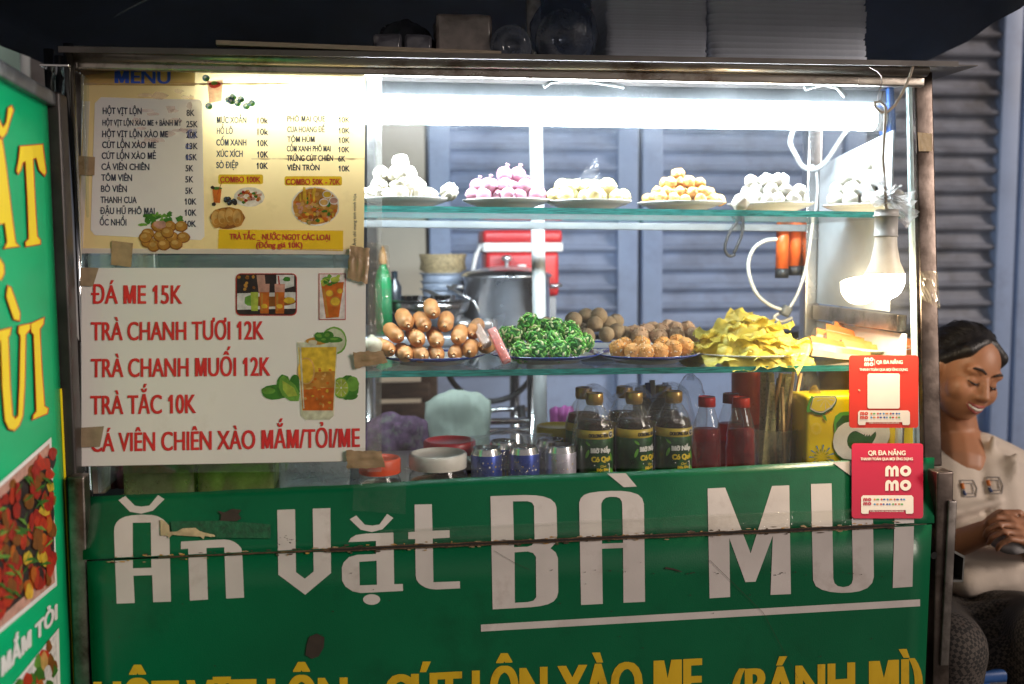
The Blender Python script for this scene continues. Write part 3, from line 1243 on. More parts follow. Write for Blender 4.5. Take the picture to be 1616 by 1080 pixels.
# right edge hardware: angle iron, bolts, square tube stub
b = MB()
b.bar(PV(1497, 788, -0.01), PV(1484, 1046, -0.01), 0.016, 0.03, 0, 0.002)
b.build('angle_iron', STEELD, cart)
GOLD = M('brass bolt', (0.55, 0.36, 0.12), 0.3, 1, 0.1, 40)
for px, py in ((1505, 802), (1504, 833), (1498, 966), (1496, 987), (1495, 1011)):
    b = MB()
    b.lathe([(0, 0), (0.0042, 0), (0.0042, 0.003), (0.0028, 0.0055), (0, 0.0055)], mt=Matrix.Translation(PV(px - 4, py, 0.0)) @ Matrix.Rotation(R_(90), 4, 'Y'), seg=12)
    b.build('bolt', GOLD, cart)
b = MB()
qa = [PV(1501, 866, 0.0), PV(1523, 878, 0.0), PV(1520, 919, 0.0), PV(1499, 919, 0.0)]
back = Vector((0, 0.25, 0))
wv = qa
inner = [PV(1504, 872, 0.0), PV(1520.5, 881, 0.0), PV(1518, 915.5, 0.0), PV(1502, 915, 0.0)]
for i in range(4):
    j = (i + 1) % 4
    b.face([qa[i], qa[j], qa[j] + back, qa[i] + back])
    b.face([qa[i], inner[i], inner[j], qa[j]])
    b.face([inner[i], inner[i] + back, inner[j] + back, inner[j]])
b.build('tube_stub', M('galvanised stub', (0.22, 0.22, 0.21), 0.4, 1, 0.4, 15, dirt=(0.12, 0.08, 0.05)), cart)
# dark hole in post
b = MB()
b.poly([ell(1474, 877, 5, 6, 12, 0.3)], off(PV, 0.0008))
b.build('screw_hole', M('black hole', (0.004, 0.004, 0.004), 0.9), cart)
# tape pieces on right post
for pts in ([(1448, 209), (1471, 211), (1471, 239), (1450, 239)], ):
    b = MB()
    b.poly([pts], off(PL, 0.0012))
    b.build('tape', M('tan tape', (0.5, 0.35, 0.17), 0.4, 0, 0.15, 60, bump=0.2), cart)
b = MB()
rr_ = random.Random(4)
bp_ = [(1452, 430), (1476, 424), (1480, 440), (1478, 470), (1480, 492), (1473, 486), (1466, 472), (1456, 462)]
n8 = 9
vsx = []
for j in range(n8 + 1):
    for i in range(n8 + 1):
        u, v = i / n8, j / n8
        px = 1450 + 30 * u + 4 * v
        py = 428 + 44 * v + 16 * u * v
        vsx.append(PL(px, py, 0.004 + 0.010 * abs(noise.noise((u * 4, v * 4, 2))) + 0.008 * u * v))
b.add(vsx, [(j * (n8 + 1) + i, j * (n8 + 1) + i + 1, (j + 1) * (n8 + 1) + i + 1, (j + 1) * (n8 + 1) + i) for j in range(n8) for i in range(n8)], 0, False)
b.build('tape', CTAPE, cart)

# crumpled clear tape between the two menus and at the glass edge
def crumple(name, corners, m, parent, amp, seed, fn=PL, n=14, base=0.004, frq=3.0, sm=True):
    b = MB()
    vs = []
    (x0, y0), (x1, y1), (x2, y2), (x3, y3) = corners
    for j in range(n + 1):
        for i in range(n + 1):
            u, v = i / n, j / n
            px = (x0 * (1 - u) + x1 * u) * (1 - v) + (x3 * (1 - u) + x2 * u) * v + 2.5 * noise.noise((u * 5, v * 5, seed + 7))
            py = (y0 * (1 - u) + y1 * u) * (1 - v) + (y3 * (1 - u) + y2 * u) * v + 2.5 * noise.noise((u * 5, v * 5, seed + 9))
            d = base + amp * (abs(noise.noise((u * frq + seed, v * frq, 1))) + 0.5 * abs(noise.noise((u * frq * 2.3 + seed, v * frq * 2.3, 5))))
            vs.append(fn(px, py, d))
    b.add(vs, [(j * (n + 1) + i, j * (n + 1) + i + 1, (j + 1) * (n + 1) + i + 1, (j + 1) * (n + 1) + i) for j in range(n) for i in range(n)], 0, sm)
    return b.build(name, m, parent)


crumple('clear_tape', [(578, 382), (614, 388), (616, 436), (580, 446)], CTAPE, cart, 0.014, 1)
crumple('clear_tape', [(582, 440), (602, 444), (606, 520), (582, 530)], CTAPE, cart, 0.008, 2)
crumple('clear_tape', [(135, 404), (560, 402), (566, 424), (140, 424)], CL('clear film band', (0.8, 0.95, 0.9), 1.5, 0.2, (0.6, 0.75, 0.68), 0.1, 14, 0.7, bump=0.6, bs=40, stretch=(1, 1, 4)), cart, 0.003, 3, base=0.002)

# ------------------------------------------------------------------ tube light
TYB = 0.150
tl, tr = P(338, 172, TYB), P(1376, 188, TYB)
t = thing('tube_light', (tl + tr) / 2, 'long white fluorescent tube lamp under the cart roof', 'lamp')
b = MB()
b.bar(tl + Vector((-0.05, 0.002, 0.040)), tr + Vector((0.03, 0.002, 0.040)), 0.026, 0.036, 0, 0.004, side=(0, 0, 1))
b.build('lamp_housing', M('lamp housing grey', (0.20, 0.22, 0.24), 0.5), t)
b = MB()
b.tube([tl, tr], 0.0225, seg=20)
b.build('tube', EM('tube glow', (0.84, 0.93, 1.0), 106.0), t)
for p, q in ((tl, -1), (tr, 1)):
    b = MB()
    d = (tr - tl).normalized() * q
    b.tube([p + d * 0.001, p + d * 0.022], 0.0235, seg=20)
    b.build('end_cap', M('tube end cap', (0.75, 0.78, 0.8), 0.4), t)
    if q < 0:
        continue
    b = MB()
    b.bar(p + d * 0.026 + Vector((0, 0, 0.06)), p + d * 0.034 + Vector((0, 0.0, -0.03)), 0.014, 0.045, 0, 0.005)
    b.build('blue_bracket', M('blue clip plastic', (0.03, 0.13, 0.5), 0.35), t)
# cable loop on top of the housing
t2 = thing('lamp_cable', P(890, 130, TYB), 'grey cable arching over the tube lamp housing', 'cable')
b = MB()
pts = [(858, 137), (868, 130), (890, 126), (930, 128), (985, 137)]
b.tube([P(x, y, TYB - 0.03) for x, y in pts], 0.004, seg=8)
b.build('cable', M('cable sheath', (0.22, 0.23, 0.22), 0.4), t2)
b = MB()
b.tube([P(x, y, TYB - 0.03) for x, y in [(1270, 140), (1300, 132), (1322, 138), (1334, 152)]], 0.005, seg=8)
b.build('cable', M('cable sheath', (0.22, 0.23, 0.22), 0.4), t2)

# ------------------------------------------------------------------ hanging bulb in front of the glass
bc = PL(1402, 437, 0.046)
BY = bc.y
t = thing('hanging_bulb', bc, 'lit white bulb hanging on a cable in front of the case', 'lamp')


def bp(px, py):
    return P(px, py, BY)


top = bp(1397, 331)
mid = bp(1398, 374)
neck = bp(1402, 430)
s_ = (mid - top).length / 43.0
b = MB()
h = (top - mid).length
b.lathe([(0, h), (0.0205, h), (0.0215, h * 0.8), (0.0235, h * 0.79), (0.0235, h * 0.74), (0.0205, h * 0.73), (0.0205, h * 0.08), (0.0215, h * 0.06), (0.0215, 0), (0, 0)], mid, 28)
b.build('socket', M('socket plastic', (0.62, 0.6, 0.56), 0.4), t)
b = MB()
hh = (mid - neck).length
b.lathe([(0.0195, 0.002), (0.0205, -hh * 0.25), (0.026, -hh * 0.7), (0.0345, -hh * 1.0), (0.0350, -hh * 1.04), (0, -hh * 1.04)], mid, 30)
b.build('bulb_neck', M('bulb neck plastic', (0.8, 0.78, 0.74), 0.4, transl=0.25), t)
b = MB()
z0_ = -hh * 1.045
b.lathe([(0.0350, z0_), (0.0357, z0_ - 0.007), (0.0350, z0_ - 0.016), (0.0325, z0_ - 0.025), (0.0275, z0_ - 0.034), (0.0205, z0_ - 0.041), (0.011, z0_ - 0.0455), (0, z0_ - 0.047)], mid, 30)
b.build('bulb_globe', EM('bulb glow', (1.0, 0.80, 0.52), 270.0), t)
b = MB()
pts = [(1441, 104), (1438, 120), (1428, 138), (1422, 148), (1414, 165), (1403, 176), (1390, 178), (1380, 170), (1382, 162), (1390, 160), (1396, 170), (1396, 200), (1395, 250), (1396, 290), (1397, 331)]
b.tube([P(x, y, BY + 0.02 * max(0, (180 - y) / 80)) + Vector((0, 0.004 * math.sin(i * 1.7), 0)) for i, (x, y) in enumerate(pts)], 0.0027, seg=8)
b.build('cord', M('flex brown', (0.33, 0.27, 0.2), 0.5, 0, 0.3, 60), t)
b = MB()
pts = [(1372, 106), (1384, 112), (1391, 120), (1392, 130), (1386, 150), (1385, 160), (1391, 158), (1393, 144)]
b.tube([P(x, y, BY + 0.012) for x, y in pts], 0.0011, seg=6)
b.build('hook_wire', STEELD, t)
# scrap of plastic bag knotted on the socket
b = MB()
rr_ = random.Random(8)
for k in range(13):
    c0 = bp(1402 + rr_.uniform(-10, 10), 318 + rr_.uniform(-14, 6))
    ang = rr_.uniform(-0.7, 3.6)
    ln = rr_.uniform(0.025, 0.055)
    d = Vector((math.cos(ang), rr_.uniform(-0.3, 0.5), math.sin(ang) * 0.8))
    if k < 3:
        d = Vector((0.75, -0.1, -0.62))
        ln = 0.06
    sdv = Vector((rr_.uniform(-1, 1), rr_.uniform(-1, 1), rr_.uniform(-1, 1))).cross(d).normalized()
    n6 = 6
    vv = []
    for j in range(n6 + 1):
        for i in range(n6 + 1):
            u, v = i / n6 - 0.5, j / n6
            wd = 0.006 + 0.026 * v
            p = c0 + d * (ln * v) + sdv * (u * wd) + Vector((0, -1, 0)) * (0.014 * noise.noise((u * 4 + k, v * 3, k * 3.1)))
            vv.append(p)
    b.add(vv, [(j * (n6 + 1) + i, j * (n6 + 1) + i + 1, (j + 1) * (n6 + 1) + i + 1, (j + 1) * (n6 + 1) + i) for j in range(n6) for i in range(n6)], 0, True)
b.build('plastic_scrap', CL('bag scrap', (0.9, 0.9, 0.9), 1.45, 0.42, (0.85, 0.83, 0.82), 0.15, 40, 0.6, bump=0.6, bs=60), t)

# ------------------------------------------------------------------ cables, orange tool and hook loops at the back of the case
YC = 0.47
t = thing('gas_torch', P(1246, 380, YC), 'orange hand tool with black foot hanging at the back of the case', 'tool')
ORG_ = M('orange plastic', (0.75, 0.13, 0.02), 0.35, 0, 0.15, 20)
for k, (x0, x1, yb) in enumerate(((1225, 1247, 424), (1245, 1267, 420))):
    b = MB()
    a_, c_ = P((x0 + x1) / 2, 345, YC + 0.01 * k), P((x0 + x1) / 2 - 2, yb, YC + 0.01 * k)
    b.tube([a_, c_], (x1 - x0) / 2 * 0.00135, seg=18)
    b.build('barrel', ORG_, t)
    b = MB()
    b.tube([c_, c_ + (c_ - a_).normalized() * 0.022], (x1 - x0) / 2 * 0.00142, seg=18)
    b.build('foot', BLACKP, t)
b = MB()
a_ = P(1205, 350, YC)
b.lathe([(0, 0.0), (0.03, 0.0), (0.03, 0.03), (0, 0.03)], a_, 20)
b.build('collar', WHITEP, t)


def cable(name, pts, Y, r, m, label, cat='cable', group=None):
    b = MB()
    # smooth the polyline with Catmull-Rom
    q = [P(x, y, Y) if not hasattr(y, 'x') else y for x, y in pts]
    res = []
    for i in range(len(q) - 1):
        p0, p1, p2, p3 = q[max(i - 1, 0)], q[i], q[i + 1], q[min(i + 2, len(q) - 1)]
        for k in range(6):
            s = k / 6
            res.append(0.5 * ((2 * p1) + (p2 - p0) * s + (2 * p0 - 5 * p1 + 4 * p2 - p3) * s * s + (3 * p1 - p0 - 3 * p2 + p3) * s ** 3))
    res.append(q[-1])
    b.tube(res, r, seg=8)
    return solo(b, name, m, q[0], label, cat, group)


cable('cable_loop', [(1226, 378), (1208, 380), (1190, 392), (1181, 415), (1184, 440), (1195, 465), (1215, 482), (1236, 490)], 0.42, 0.0042, M('white cable', (0.66, 0.63, 0.55), 0.45), 'white cable curving left of the orange tool')
cable('cable_end', [(1284, 340), (1276, 400), (1266, 445), (1250, 480), (1236, 492), (1222, 500), (1232, 508), (1250, 502)], 0.425, 0.0036, M('white cable', (0.66, 0.63, 0.55), 0.45), 'white cable hanging right of the orange tool into a knot')
cable('cable_tie', [(1160, 402), (1150, 404), (1144, 392), (1150, 370), (1162, 352), (1172, 346), (1170, 372), (1158, 400)], 0.43, 0.0036, BLACKP, 'thin black cable loop left of the white cable')
b = MB()
b.box(P(1240, 491, 0.415), (0.02, 0.02, 0.024), 0, 0.005, Matrix.Rotation(0.5, 3, 'Y'))
solo(b, 'cable_clamp', M('clamp grey', (0.15, 0.15, 0.14), 0.4), P(1240, 491, 0.415), 'dark clamp joining the white cables behind the wontons', 'clamp')
cable('cord_knot', [(1252, 205), (1247, 225), (1256, 245), (1266, 262), (1280, 268), (1296, 262), (1310, 246), (1330, 215), (1345, 195)], 0.36, 0.0058, M('grey rope', (0.30, 0.31, 0.31), 0.6), 'thick grey cord knotted behind the white fish balls', 'cord')
cable('cord_tail', [(1268, 266), (1282, 262), (1288, 272), (1290, 300), (1286, 340)], 0.365, 0.0036, M('grey rope', (0.30, 0.31, 0.31), 0.6), 'thin grey cord end hanging from the knot', 'cord')

# ================================================================== green shop sign on the cart front
GRN = M('green sign vinyl', (0.0, 0.095, 0.036), 0.30, 0, 0.12, 5, bump=0.10, bs=420, dirt=(0.0, 0.055, 0.02), ds=4, dt=0.55, spec=0.45, rvar=0.05)
LET = M('white sign vinyl', (0.54, 0.485, 0.46), 0.4, 0, 0.08, 12, bump=0.05, bs=420, dirt=(0.37, 0.31, 0.28), ds=9, dt=0.56)
YEL = M('yellow sign vinyl', (0.58, 0.36, 0.012), 0.4, 0, 0.08, 12, dirt=(0.3, 0.17, 0.01), ds=9, dt=0.56)
RUST = M('rusty edge', (0.07, 0.04, 0.022), 0.7, 0.2, 0.5, 60, bump=0.5, bs=150, dirt=(0.3, 0.16, 0.06), ds=40, dt=0.55)
sc_ = PV(808, 900)
sign = thing('shop_sign', sc_, 'wide green shop sign with white display lettering on the cart front', 'sign')


def hy(px):                                  # the joint between the upper strip and lower sheet
    return 884 - (px - 130) * (884 - 826) / (1470 - 130)


tops = [(131, 785), (200, 781), (300, 777), (420, 771), (560, 765), (660, 759), (745, 754), (860, 749), (980, 745), (1100, 739), (1220, 733), (1340, 727), (1420, 724), (1474, 722)]
N_ = 40


def ytop(px):
    for (x0, y0), (x1, y1) in zip(tops, tops[1:]):
        if px <= x1 + 1e-6:
            return y0 + (y1 - y0) * (px - x0) / (x1 - x0) + 1.2 * noise.noise((px * 0.05, 0, 0))
    return tops[-1][1]


# upper strip tilts out to the joint
b = MB()
vs_ = []
for i in range(N_ + 1):
    px = 131 + (1474 - 131) * i / N_
    yt, yj = ytop(px), hy(px)
    for j in range(9):
        v = j / 8
        bulge = 0.0005 * noise.noise((px * 0.012, v * 2, 0))
        vs_.append(PU(px, yt + (yj - yt) * v, 0.002 + bulge))
b.add(vs_, [(i * 9 + j, i * 9 + j + 1, (i + 1) * 9 + j + 1, (i + 1) * 9 + j) for i in range(N_) for j in range(8)], 0, True)
b.build('upper_panel', GRN, sign, solid=0.002)
b = MB()
vs_ = []
for i in range(N_ + 1):
    px = 131 + (1474 - 131) * i / N_
    x2 = px + (806 - px) * 0.026
    for j in range(7):
        v = j / 6
        yj = hy(px) + 2
        yy = yj + (1230 - yj) * v
        xx = px + (806 - px) * 0.022 * (yy - 740) / 340
        vs_.append(PV(xx, yy, 0.001 + 0.0005 * noise.noise((xx * 0.01, yy * 0.01, 4))))
b.add(vs_, [(i * 7 + j, i * 7 + j + 1, (i + 1) * 7 + j + 1, (i + 1) * 7 + j) for i in range(N_) for j in range(6)], 0, True)
b.build('lower_panel', GRN, sign, solid=0.002)
# letters are cut at the joint: build each piece on its own sheet
z1, z2, z3, z4 = zm(160, 770, 5.3867), zm(430, 770, 5.3867), zm(740, 730, 4), zm(1090, 720, 3.8575)
def blob_(cx, cy_, rx, ry, rr, n=8):
    return [(cx + rx * math.cos(a) * (1 + rr.uniform(-.35, .35)), cy_ + ry * math.sin(a) * (1 + rr.uniform(-.35, .35))) for a in [2 * math.pi * k / n for k in range(n)]]


LETTERS = [
    [z1([(130, 985), (116, 620), (107, 370), (112, 330), (128, 296), (155, 268), (200, 246), (260, 234), (340, 229), (430, 231), (480, 243), (525, 268), (560, 302), (576, 340), (580, 480), (592, 968), (440, 973), (432, 743), (272, 748), (284, 980)]), z1([(266, 298), (420, 295), (425, 680), (268, 685)])],
    [z1([(145, 105), (203, 70), (285, 153), (340, 160), (408, 152), (482, 62), (537, 97), (438, 195), (340, 220), (243, 204)])],
    [z1([(676, 458), (860, 447), (1045, 440), (1090, 445), (1130, 460), (1165, 486), (1188, 512), (1197, 545), (1213, 934), (1060, 942), (1045, 506), (893, 512), (906, 950), (752, 960), (738, 517), (676, 523)])],
    [z2([(40, 188), (192, 183), (200, 718), (275, 773), (350, 712), (342, 178), (492, 172), (498, 725), (278, 910), (50, 740)])],
    [z2([(656, 268), (712, 235), (785, 315), (850, 322), (910, 312), (975, 222), (1028, 257), (935, 353), (845, 377), (750, 357)])],
    [z2([(645, 462), (665, 428), (710, 402), (790, 390), (1028, 380), (1035, 820), (1108, 818), (1110, 877), (750, 895), (680, 880), (620, 840), (592, 790), (590, 680), (605, 635), (650, 590), (720, 570), (880, 563), (880, 452)]), z2([(738, 630), (885, 620), (888, 825), (742, 830)])],
    [z2(ell(843, 950, 73, 45, 24))],
    [z2([(1208, 143), (1355, 140), (1360, 365), (1505, 360), (1507, 424), (1362, 432), (1368, 803), (1593, 795), (1595, 855), (1390, 865), (1340, 860), (1300, 848), (1262, 826), (1240, 806), (1224, 780), (1218, 750), (1213, 436), (1155, 437), (1155, 377), (1210, 374)])],
    [z3([(136, 213), (350, 206), (420, 208), (470, 215), (515, 231), (543, 256), (553, 285), (557, 460), (548, 508), (515, 542), (548, 568), (562, 605), (564, 820), (555, 852), (535, 877), (500, 895), (450, 907), (390, 914), (150, 928)]),
     z3([(278, 246), (370, 245), (398, 254), (411, 275), (415, 500), (397, 523), (370, 532), (285, 535)]),
     z3([(288, 568), (370, 562), (405, 572), (423, 596), (425, 850), (408, 873), (370, 882), (290, 886)])],
    [z3([(708, 900), (696, 255), (706, 226), (728, 205), (760, 193), (820, 184), (890, 180), (960, 180), (1020, 187), (1068, 203), (1094, 227), (1105, 262), (1112, 880), (976, 886), (973, 540), (840, 545), (845, 893)]),
     z3([(835, 262), (846, 238), (865, 223), (890, 217), (930, 218), (952, 227), (965, 246), (968, 268), (973, 508), (840, 513)])],
    [z3([(872, 70), (990, 68), (1060, 152), (978, 157)])],
    [z4([(103, 197), (210, 192), (365, 592), (495, 182), (600, 178), (610, 840), (486, 845), (500, 485), (395, 765), (333, 767), (235, 500), (240, 858), (115, 866)])],
    [z4([(732, 170), (858, 166), (868, 745), (876, 774), (896, 792), (930, 798), (962, 791), (980, 776), (988, 748), (977, 130), (1106, 125), (1115, 735), (1105, 772), (1076, 803), (1030, 822), (980, 830), (920, 833), (850, 827), (800, 814), (762, 792), (745, 755)])],
    [z4([(862, 38), (985, 32), (1085, 125), (985, 128)])],
    [z4([(1246, 172), (1365, 168), (1350, 795), (1230, 803)])],
    [[(759, 986), (1452, 946), (1452, 957), (759, 997)]],
]


def clip(loop, up, d):
    """Sutherland-Hodgman against the joint line; up: keep the part above it"""
    def s(p):
        v = (hy(p[0]) + d) - p[1]
        return v if up else -v
    o_ = []
    for i in range(len(loop)):
        a, c = loop[i], loop[(i + 1) % len(loop)]
        sa, sc2 = s(a), s(c)
        if sa >= 0:
            o_.append(a)
        if (sa >= 0) != (sc2 >= 0):
            k = sa / (sa - sc2)
            o_.append((a[0] + (c[0] - a[0]) * k, a[1] + (c[1] - a[1]) * k))
    return o_


def tri_clip_add(b, loops, fn, up, d, mi):
    loops3 = [[Vector((p[0], p[1], 0)) for p in lp] for lp in loops]
    flat = [p for lp in loops for p in lp]
    for t_ in geometry.tessellate_polygon(loops3):
        # split long triangles so they can follow the sheet
        pg = clip([flat[i] for i in t_], up, d)
        if len(pg) >= 3:
            f = b.face([fn(*p) for p in pg], mi)
            if f:
                f.normal_update()
                if f.normal.dot(CAM - f.calc_center_median()) < 0:
                    f.normal_flip()


def pu_sheet(px, py):
    return PU(px, py, 0.0038)


def pv_sheet(px, py):
    return PV(px, py, 0.0028)


WORD = [0, 0, 0, 1, 1, 1, 1, 1, 2, 2, 2, 3, 3, 3, 3, 4]
for wd_ in range(5):
  b1, b2 = MB(), MB()
  for k_, L_ in enumerate(LETTERS):
    if WORD[k_] != wd_:
        continue
    if min(p[1] - hy(p[0]) for p in L_[0]) < 0:
        tri_clip_add(b1, L_, pu_sheet, True, -1.5, 0)
    if max(p[1] - hy(p[0]) for p in L_[0]) > 0:
        tri_clip_add(b2, L_, pv_sheet, False, 3.5, 0)
  for q_ in (b1, b2):
    if len(q_.bm.faces):
        q_.build('lettering' if wd_ < 4 else 'underline', LET, sign)
b = MB()
pvt = lambda x, y, o: PV(x, y, 0.0023 + o)
text(b, 'HỘT VỊT LỘN', 150, 546, 1146, 73, pvt, 0, 0.0005, 0.012, 1138, 72, fat=2.6)
b.build('yellow_lettering', YEL, sign)
b = MB()
text(b, 'CÚT LỘN XÀO ME', 608, 1106, 1134, 71, pvt, 0, 0.0005, 0.012, 1104, 68, fat=2.6)
b.build('yellow_lettering', YEL, sign)
b = MB()
text(b, '(BÁNH MÌ)', 1156, 1454, 1116, 62, pvt, 0, 0.0005, 0.01, 1098, 62, fat=2.4)
b.build('yellow_lettering', YEL, sign)
# the joint: a rusty lip with a dark slot, ragged edge
b = MB()
pts = []
for i in range(121):
    px = 250 + (1412 - 250) * i / 120
    pts.append(px)
for row, (mi, dy0, dy1, o) in enumerate(((0, -3.0, 3.6, 0.0075), (1, -1.2, 1.4, 0.0085))):
    for i in range(120):
        x0, x1 = pts[i], pts[i + 1]
        if x0 < 520 and row == 1:
            continue
        wob = lambda x, s: 1.1 * noise.noise((x * 0.11, s, 0)) + 0.8 * noise.noise((x * 0.45, s, 3))
        k0 = 1.0 if x0 > 520 else 0.35 + 0.6 * max(0, noise.noise((x0 * 0.06, 3, 0)))
        k1 = 1.0 if x1 > 520 else 0.35 + 0.6 * max(0, noise.noise((x1 * 0.06, 3, 0)))
        b.face([PV(x0, hy(x0) + 1 + k0 * (dy0 + wob(x0, 1)), o), PV(x0, hy(x0) + 1 + k0 * (dy1 + wob(x0, 2)), o),
                PV(x1, hy(x1) + 1 + k1 * (dy1 + wob(x1, 2)), o), PV(x1, hy(x1) + 1 + k1 * (dy0 + wob(x1, 1)), o)], mi)
b.build('rusty_joint', [RUST, M('dark slot', (0.012, 0.008, 0.006), 0.8)], sign)
b = MB()
rr_ = random.Random(55)
for k in range(170):
    x = rr_.uniform(530, 1420) if k > 40 else rr_.uniform(160, 530)
    up_ = rr_.random() < .6
    y = hy(x) + 1 + (-1 if up_ else 1) * (2.6 + abs(rr_.gauss(0, 1.8)))
    b.poly([blob_(x, y, rr_.uniform(.8, 5.5), rr_.uniform(.5, 1.3), rr_)], lambda px, py: (PU(px, py, 0.0048) if py < hy(px) - 1.5 else PV(px, py, 0.0046)), rr_.choice([0, 0, 1, 1, 2]))
tag(b.build('rust_flakes', [M('rust flake dark', (0.06, 0.035, 0.02), 0.8), M('rust flake tan', (0.36, 0.24, 0.13), 0.75, 0, 0.3, 90), M('rust flake orange', (0.42, 0.22, 0.05), 0.7, 0, 0.3, 90)], sign), kind='stuff')
# worn tape remnants, scrapes, dents
b = MB()
b.poly([z1([(500, 268), (540, 285), (575, 320), (580, 375), (640, 372), (690, 345), (800, 340), (830, 365), (870, 380), (960, 400), (970, 415), (930, 418), (880, 410), (868, 438), (840, 415), (760, 412), (660, 405), (600, 400), (572, 430), (565, 410), (505, 405)])], lambda x, y: PU(x, y, 0.0068))
b.build('tape_scrap', M('torn masking tape', (0.42, 0.33, 0.19), 0.7, 0, 0.35, 50, bump=0.4, bs=60), sign)
b = MB()
b.poly([z1([(590, 285), (1000, 280), (1440, 310), (1440, 430), (980, 425), (600, 400)])], lambda x, y: PU(x, y, 0.0066))
b.build('tape_ghost', M('glue residue green', (0.006, 0.075, 0.03), 0.75, 0, 0.4, 90, bump=0.3, bs=200), sign)
b = MB()
b.poly([z1([(985, 195), (1050, 210), (1110, 180), (1190, 188), (1165, 225), (1190, 260), (1150, 285), (1010, 283), (1020, 230)])], lambda x, y: PU(x, y, 0.0064))
b.poly([[(488, 1005), (500, 1000), (512, 1006), (511, 1022), (503, 1036), (492, 1040), (482, 1034), (484, 1018)]], lambda x, y: PV(x, y, 0.0042))
b.poly([[(1050, 895), (1062, 897), (1076, 902), (1076, 903.5), (1062, 899.5), (1050, 898)]], lambda x, y: PV(x, y, 0.0046))
rr_ = random.Random(5)
for k in range(60):
    x, y = rr_.choice([(rr_.uniform(900, 1380), 905 + rr_.gauss(0, 2)), (rr_.uniform(150, 1450), hy(800) + rr_.uniform(20, 200)), (rr_.uniform(440, 470), rr_.uniform(845, 862))])
    b.poly([ell(x, y, rr_.uniform(0.6, 2.4), rr_.uniform(0.4, 0.9), 7, rr_.uniform(-.4, .4))], lambda x, y: PV(x, y, 0.0046 if y > hy(x) + 4 else 0.012))
b.poly([[(1120, 884.6), (1120.4, 884.2), (1204.6, 967), (1259.4, 1070), (1259, 1070), (1204.2, 967.4)]], lambda x, y: PV(x, y, 0.00465))
b.poly([[(780, 869.6), (780.3, 869.2), (812, 888.2), (836, 899.2), (835.8, 899.6), (811.8, 888.6)]], lambda x, y: PV(x, y, 0.0046))
tag(b.build('scuff_marks', M('dark scuff', (0.03, 0.018, 0.012), 0.7, 0, 0.3, 60), sign), kind='stuff')
# clear tape over the sign at the menu corner
crumple('clear_tape', [(560, 706), (642, 706), (640, 812), (556, 806)], CL('thin clear tape', (0.96, 0.96, 0.94), 1.4, 0.035, (0.7, 0.7, 0.65), 0.12, 30, 0.9, bump=0.4, bs=50), sign, 0.004, 21, fn=lambda x, y, d: PU(x, y, 0.018 + d), n=8)

crumple('clear_tape', [(600, 836), (1345, 803), (1345, 828), (600, 861)], CL('thin clear tape', (0.96, 0.96, 0.94), 1.4, 0.035), sign, 0.0012, 23, fn=lambda x, y, d: PU(x, y, 0.004 + d * (1 + 2.2 * math.exp(-((y - hy(x) + 28) / 3.0) ** 2))), n=30, frq=6, sm=True)

# ================================================================== hot food menu (upper)
mz = PL(355, 250)
menu = thing('menu_poster', PL(355, 250, 0.006), 'yellow price menu poster with food pictures, upper one on the glass', 'poster')
M0 = 0.0069
PAPER = M('yellow menu print', (0.80, 0.61, 0.29), 0.45, 0, 0.10, 6, transl=0.18, dirt=(0.60, 0.43, 0.2), ds=5, dt=0.56)
PANEL = M('white menu panel', (0.82, 0.81, 0.86), 0.45, 0, 0.04, 6, film=0.35)
INKD = M('dark blue ink', (0.025, 0.03, 0.06), 0.5, 0, 0.1)
INKB = M('blue ink', (0.02, 0.08, 0.50), 0.5, 0, 0.1)
INKR = M('red ink', (0.55, 0.02, 0.02), 0.5, 0, 0.1)
YBOX = M('bright yellow print', (0.85, 0.60, 0.02), 0.45, 0, 0.05, film=0.45)
TANB = M('tan header print', (0.62, 0.42, 0.16), 0.45, 0, 0.1, film=0.4)
a_ = zm(0, 0, 2.572)


def sheet_grid(b, corners, fn, o, n=16, amp=0.0012, seed=0, mi=0):
    (x0, y0), (x1, y1), (x2, y2), (x3, y3) = corners
    vs = []
    for j in range(n + 1):
        for i in range(n + 1):
            u, v = i / n, j / n
            px = (x0 * (1 - u) + x1 * u) * (1 - v) + (x3 * (1 - u) + x2 * u) * v
            py = (y0 * (1 - u) + y1 * u) * (1 - v) + (y3 * (1 - u) + y2 * u) * v
            vs.append(fn(px, py, o + amp * noise.noise((u * 2.5 + seed, v * 3.5, 1))))
    b.add(vs, [(j * (n + 1) + i, j * (n + 1) + i + 1, (j + 1) * (n + 1) + i + 1, (j + 1) * (n + 1) + i) for j in range(n) for i in range(n)], mi, True)


b = MB()
sheet_grid(b, [(134, 99), (577, 108), (574, 402), (122, 400)], PL, 0.006, amp=0.0004)
b.build('paper', PAPER, menu)
b = MB()
WB_ = M('paper white margin', (0.72, 0.66, 0.62), 0.5, 0, 0.05, transl=0.4)
b.poly([[(123, 392), (574, 394), (574, 402), (122, 400)]], off(PL, M0))
b.poly([[(134, 160), (142, 160), (131, 392), (123, 392)]], off(PL, M0))
b.build('paper_margin', WB_, menu)
b = MB()
b.poly([a_([(345, 265), (795, 265), (790, 350), (340, 345)])], off(PL, M0))
b.build('header_band', TANB, menu)
b = MB()
b.poly([a_([(410, 395), (560, 400), (812, 405), (820, 420), (830, 960), (815, 975), (385, 955), (368, 935), (385, 420)])], off(PL, M0))
b.build('list_panel', PANEL, menu)
b = MB()
text(b, 'MENU', 181.5, 268.5, 131, 21.5, PL, 1, M0 + 0.0002, 0.008, 132, 21.5, fat=0.7)
K = 2.572
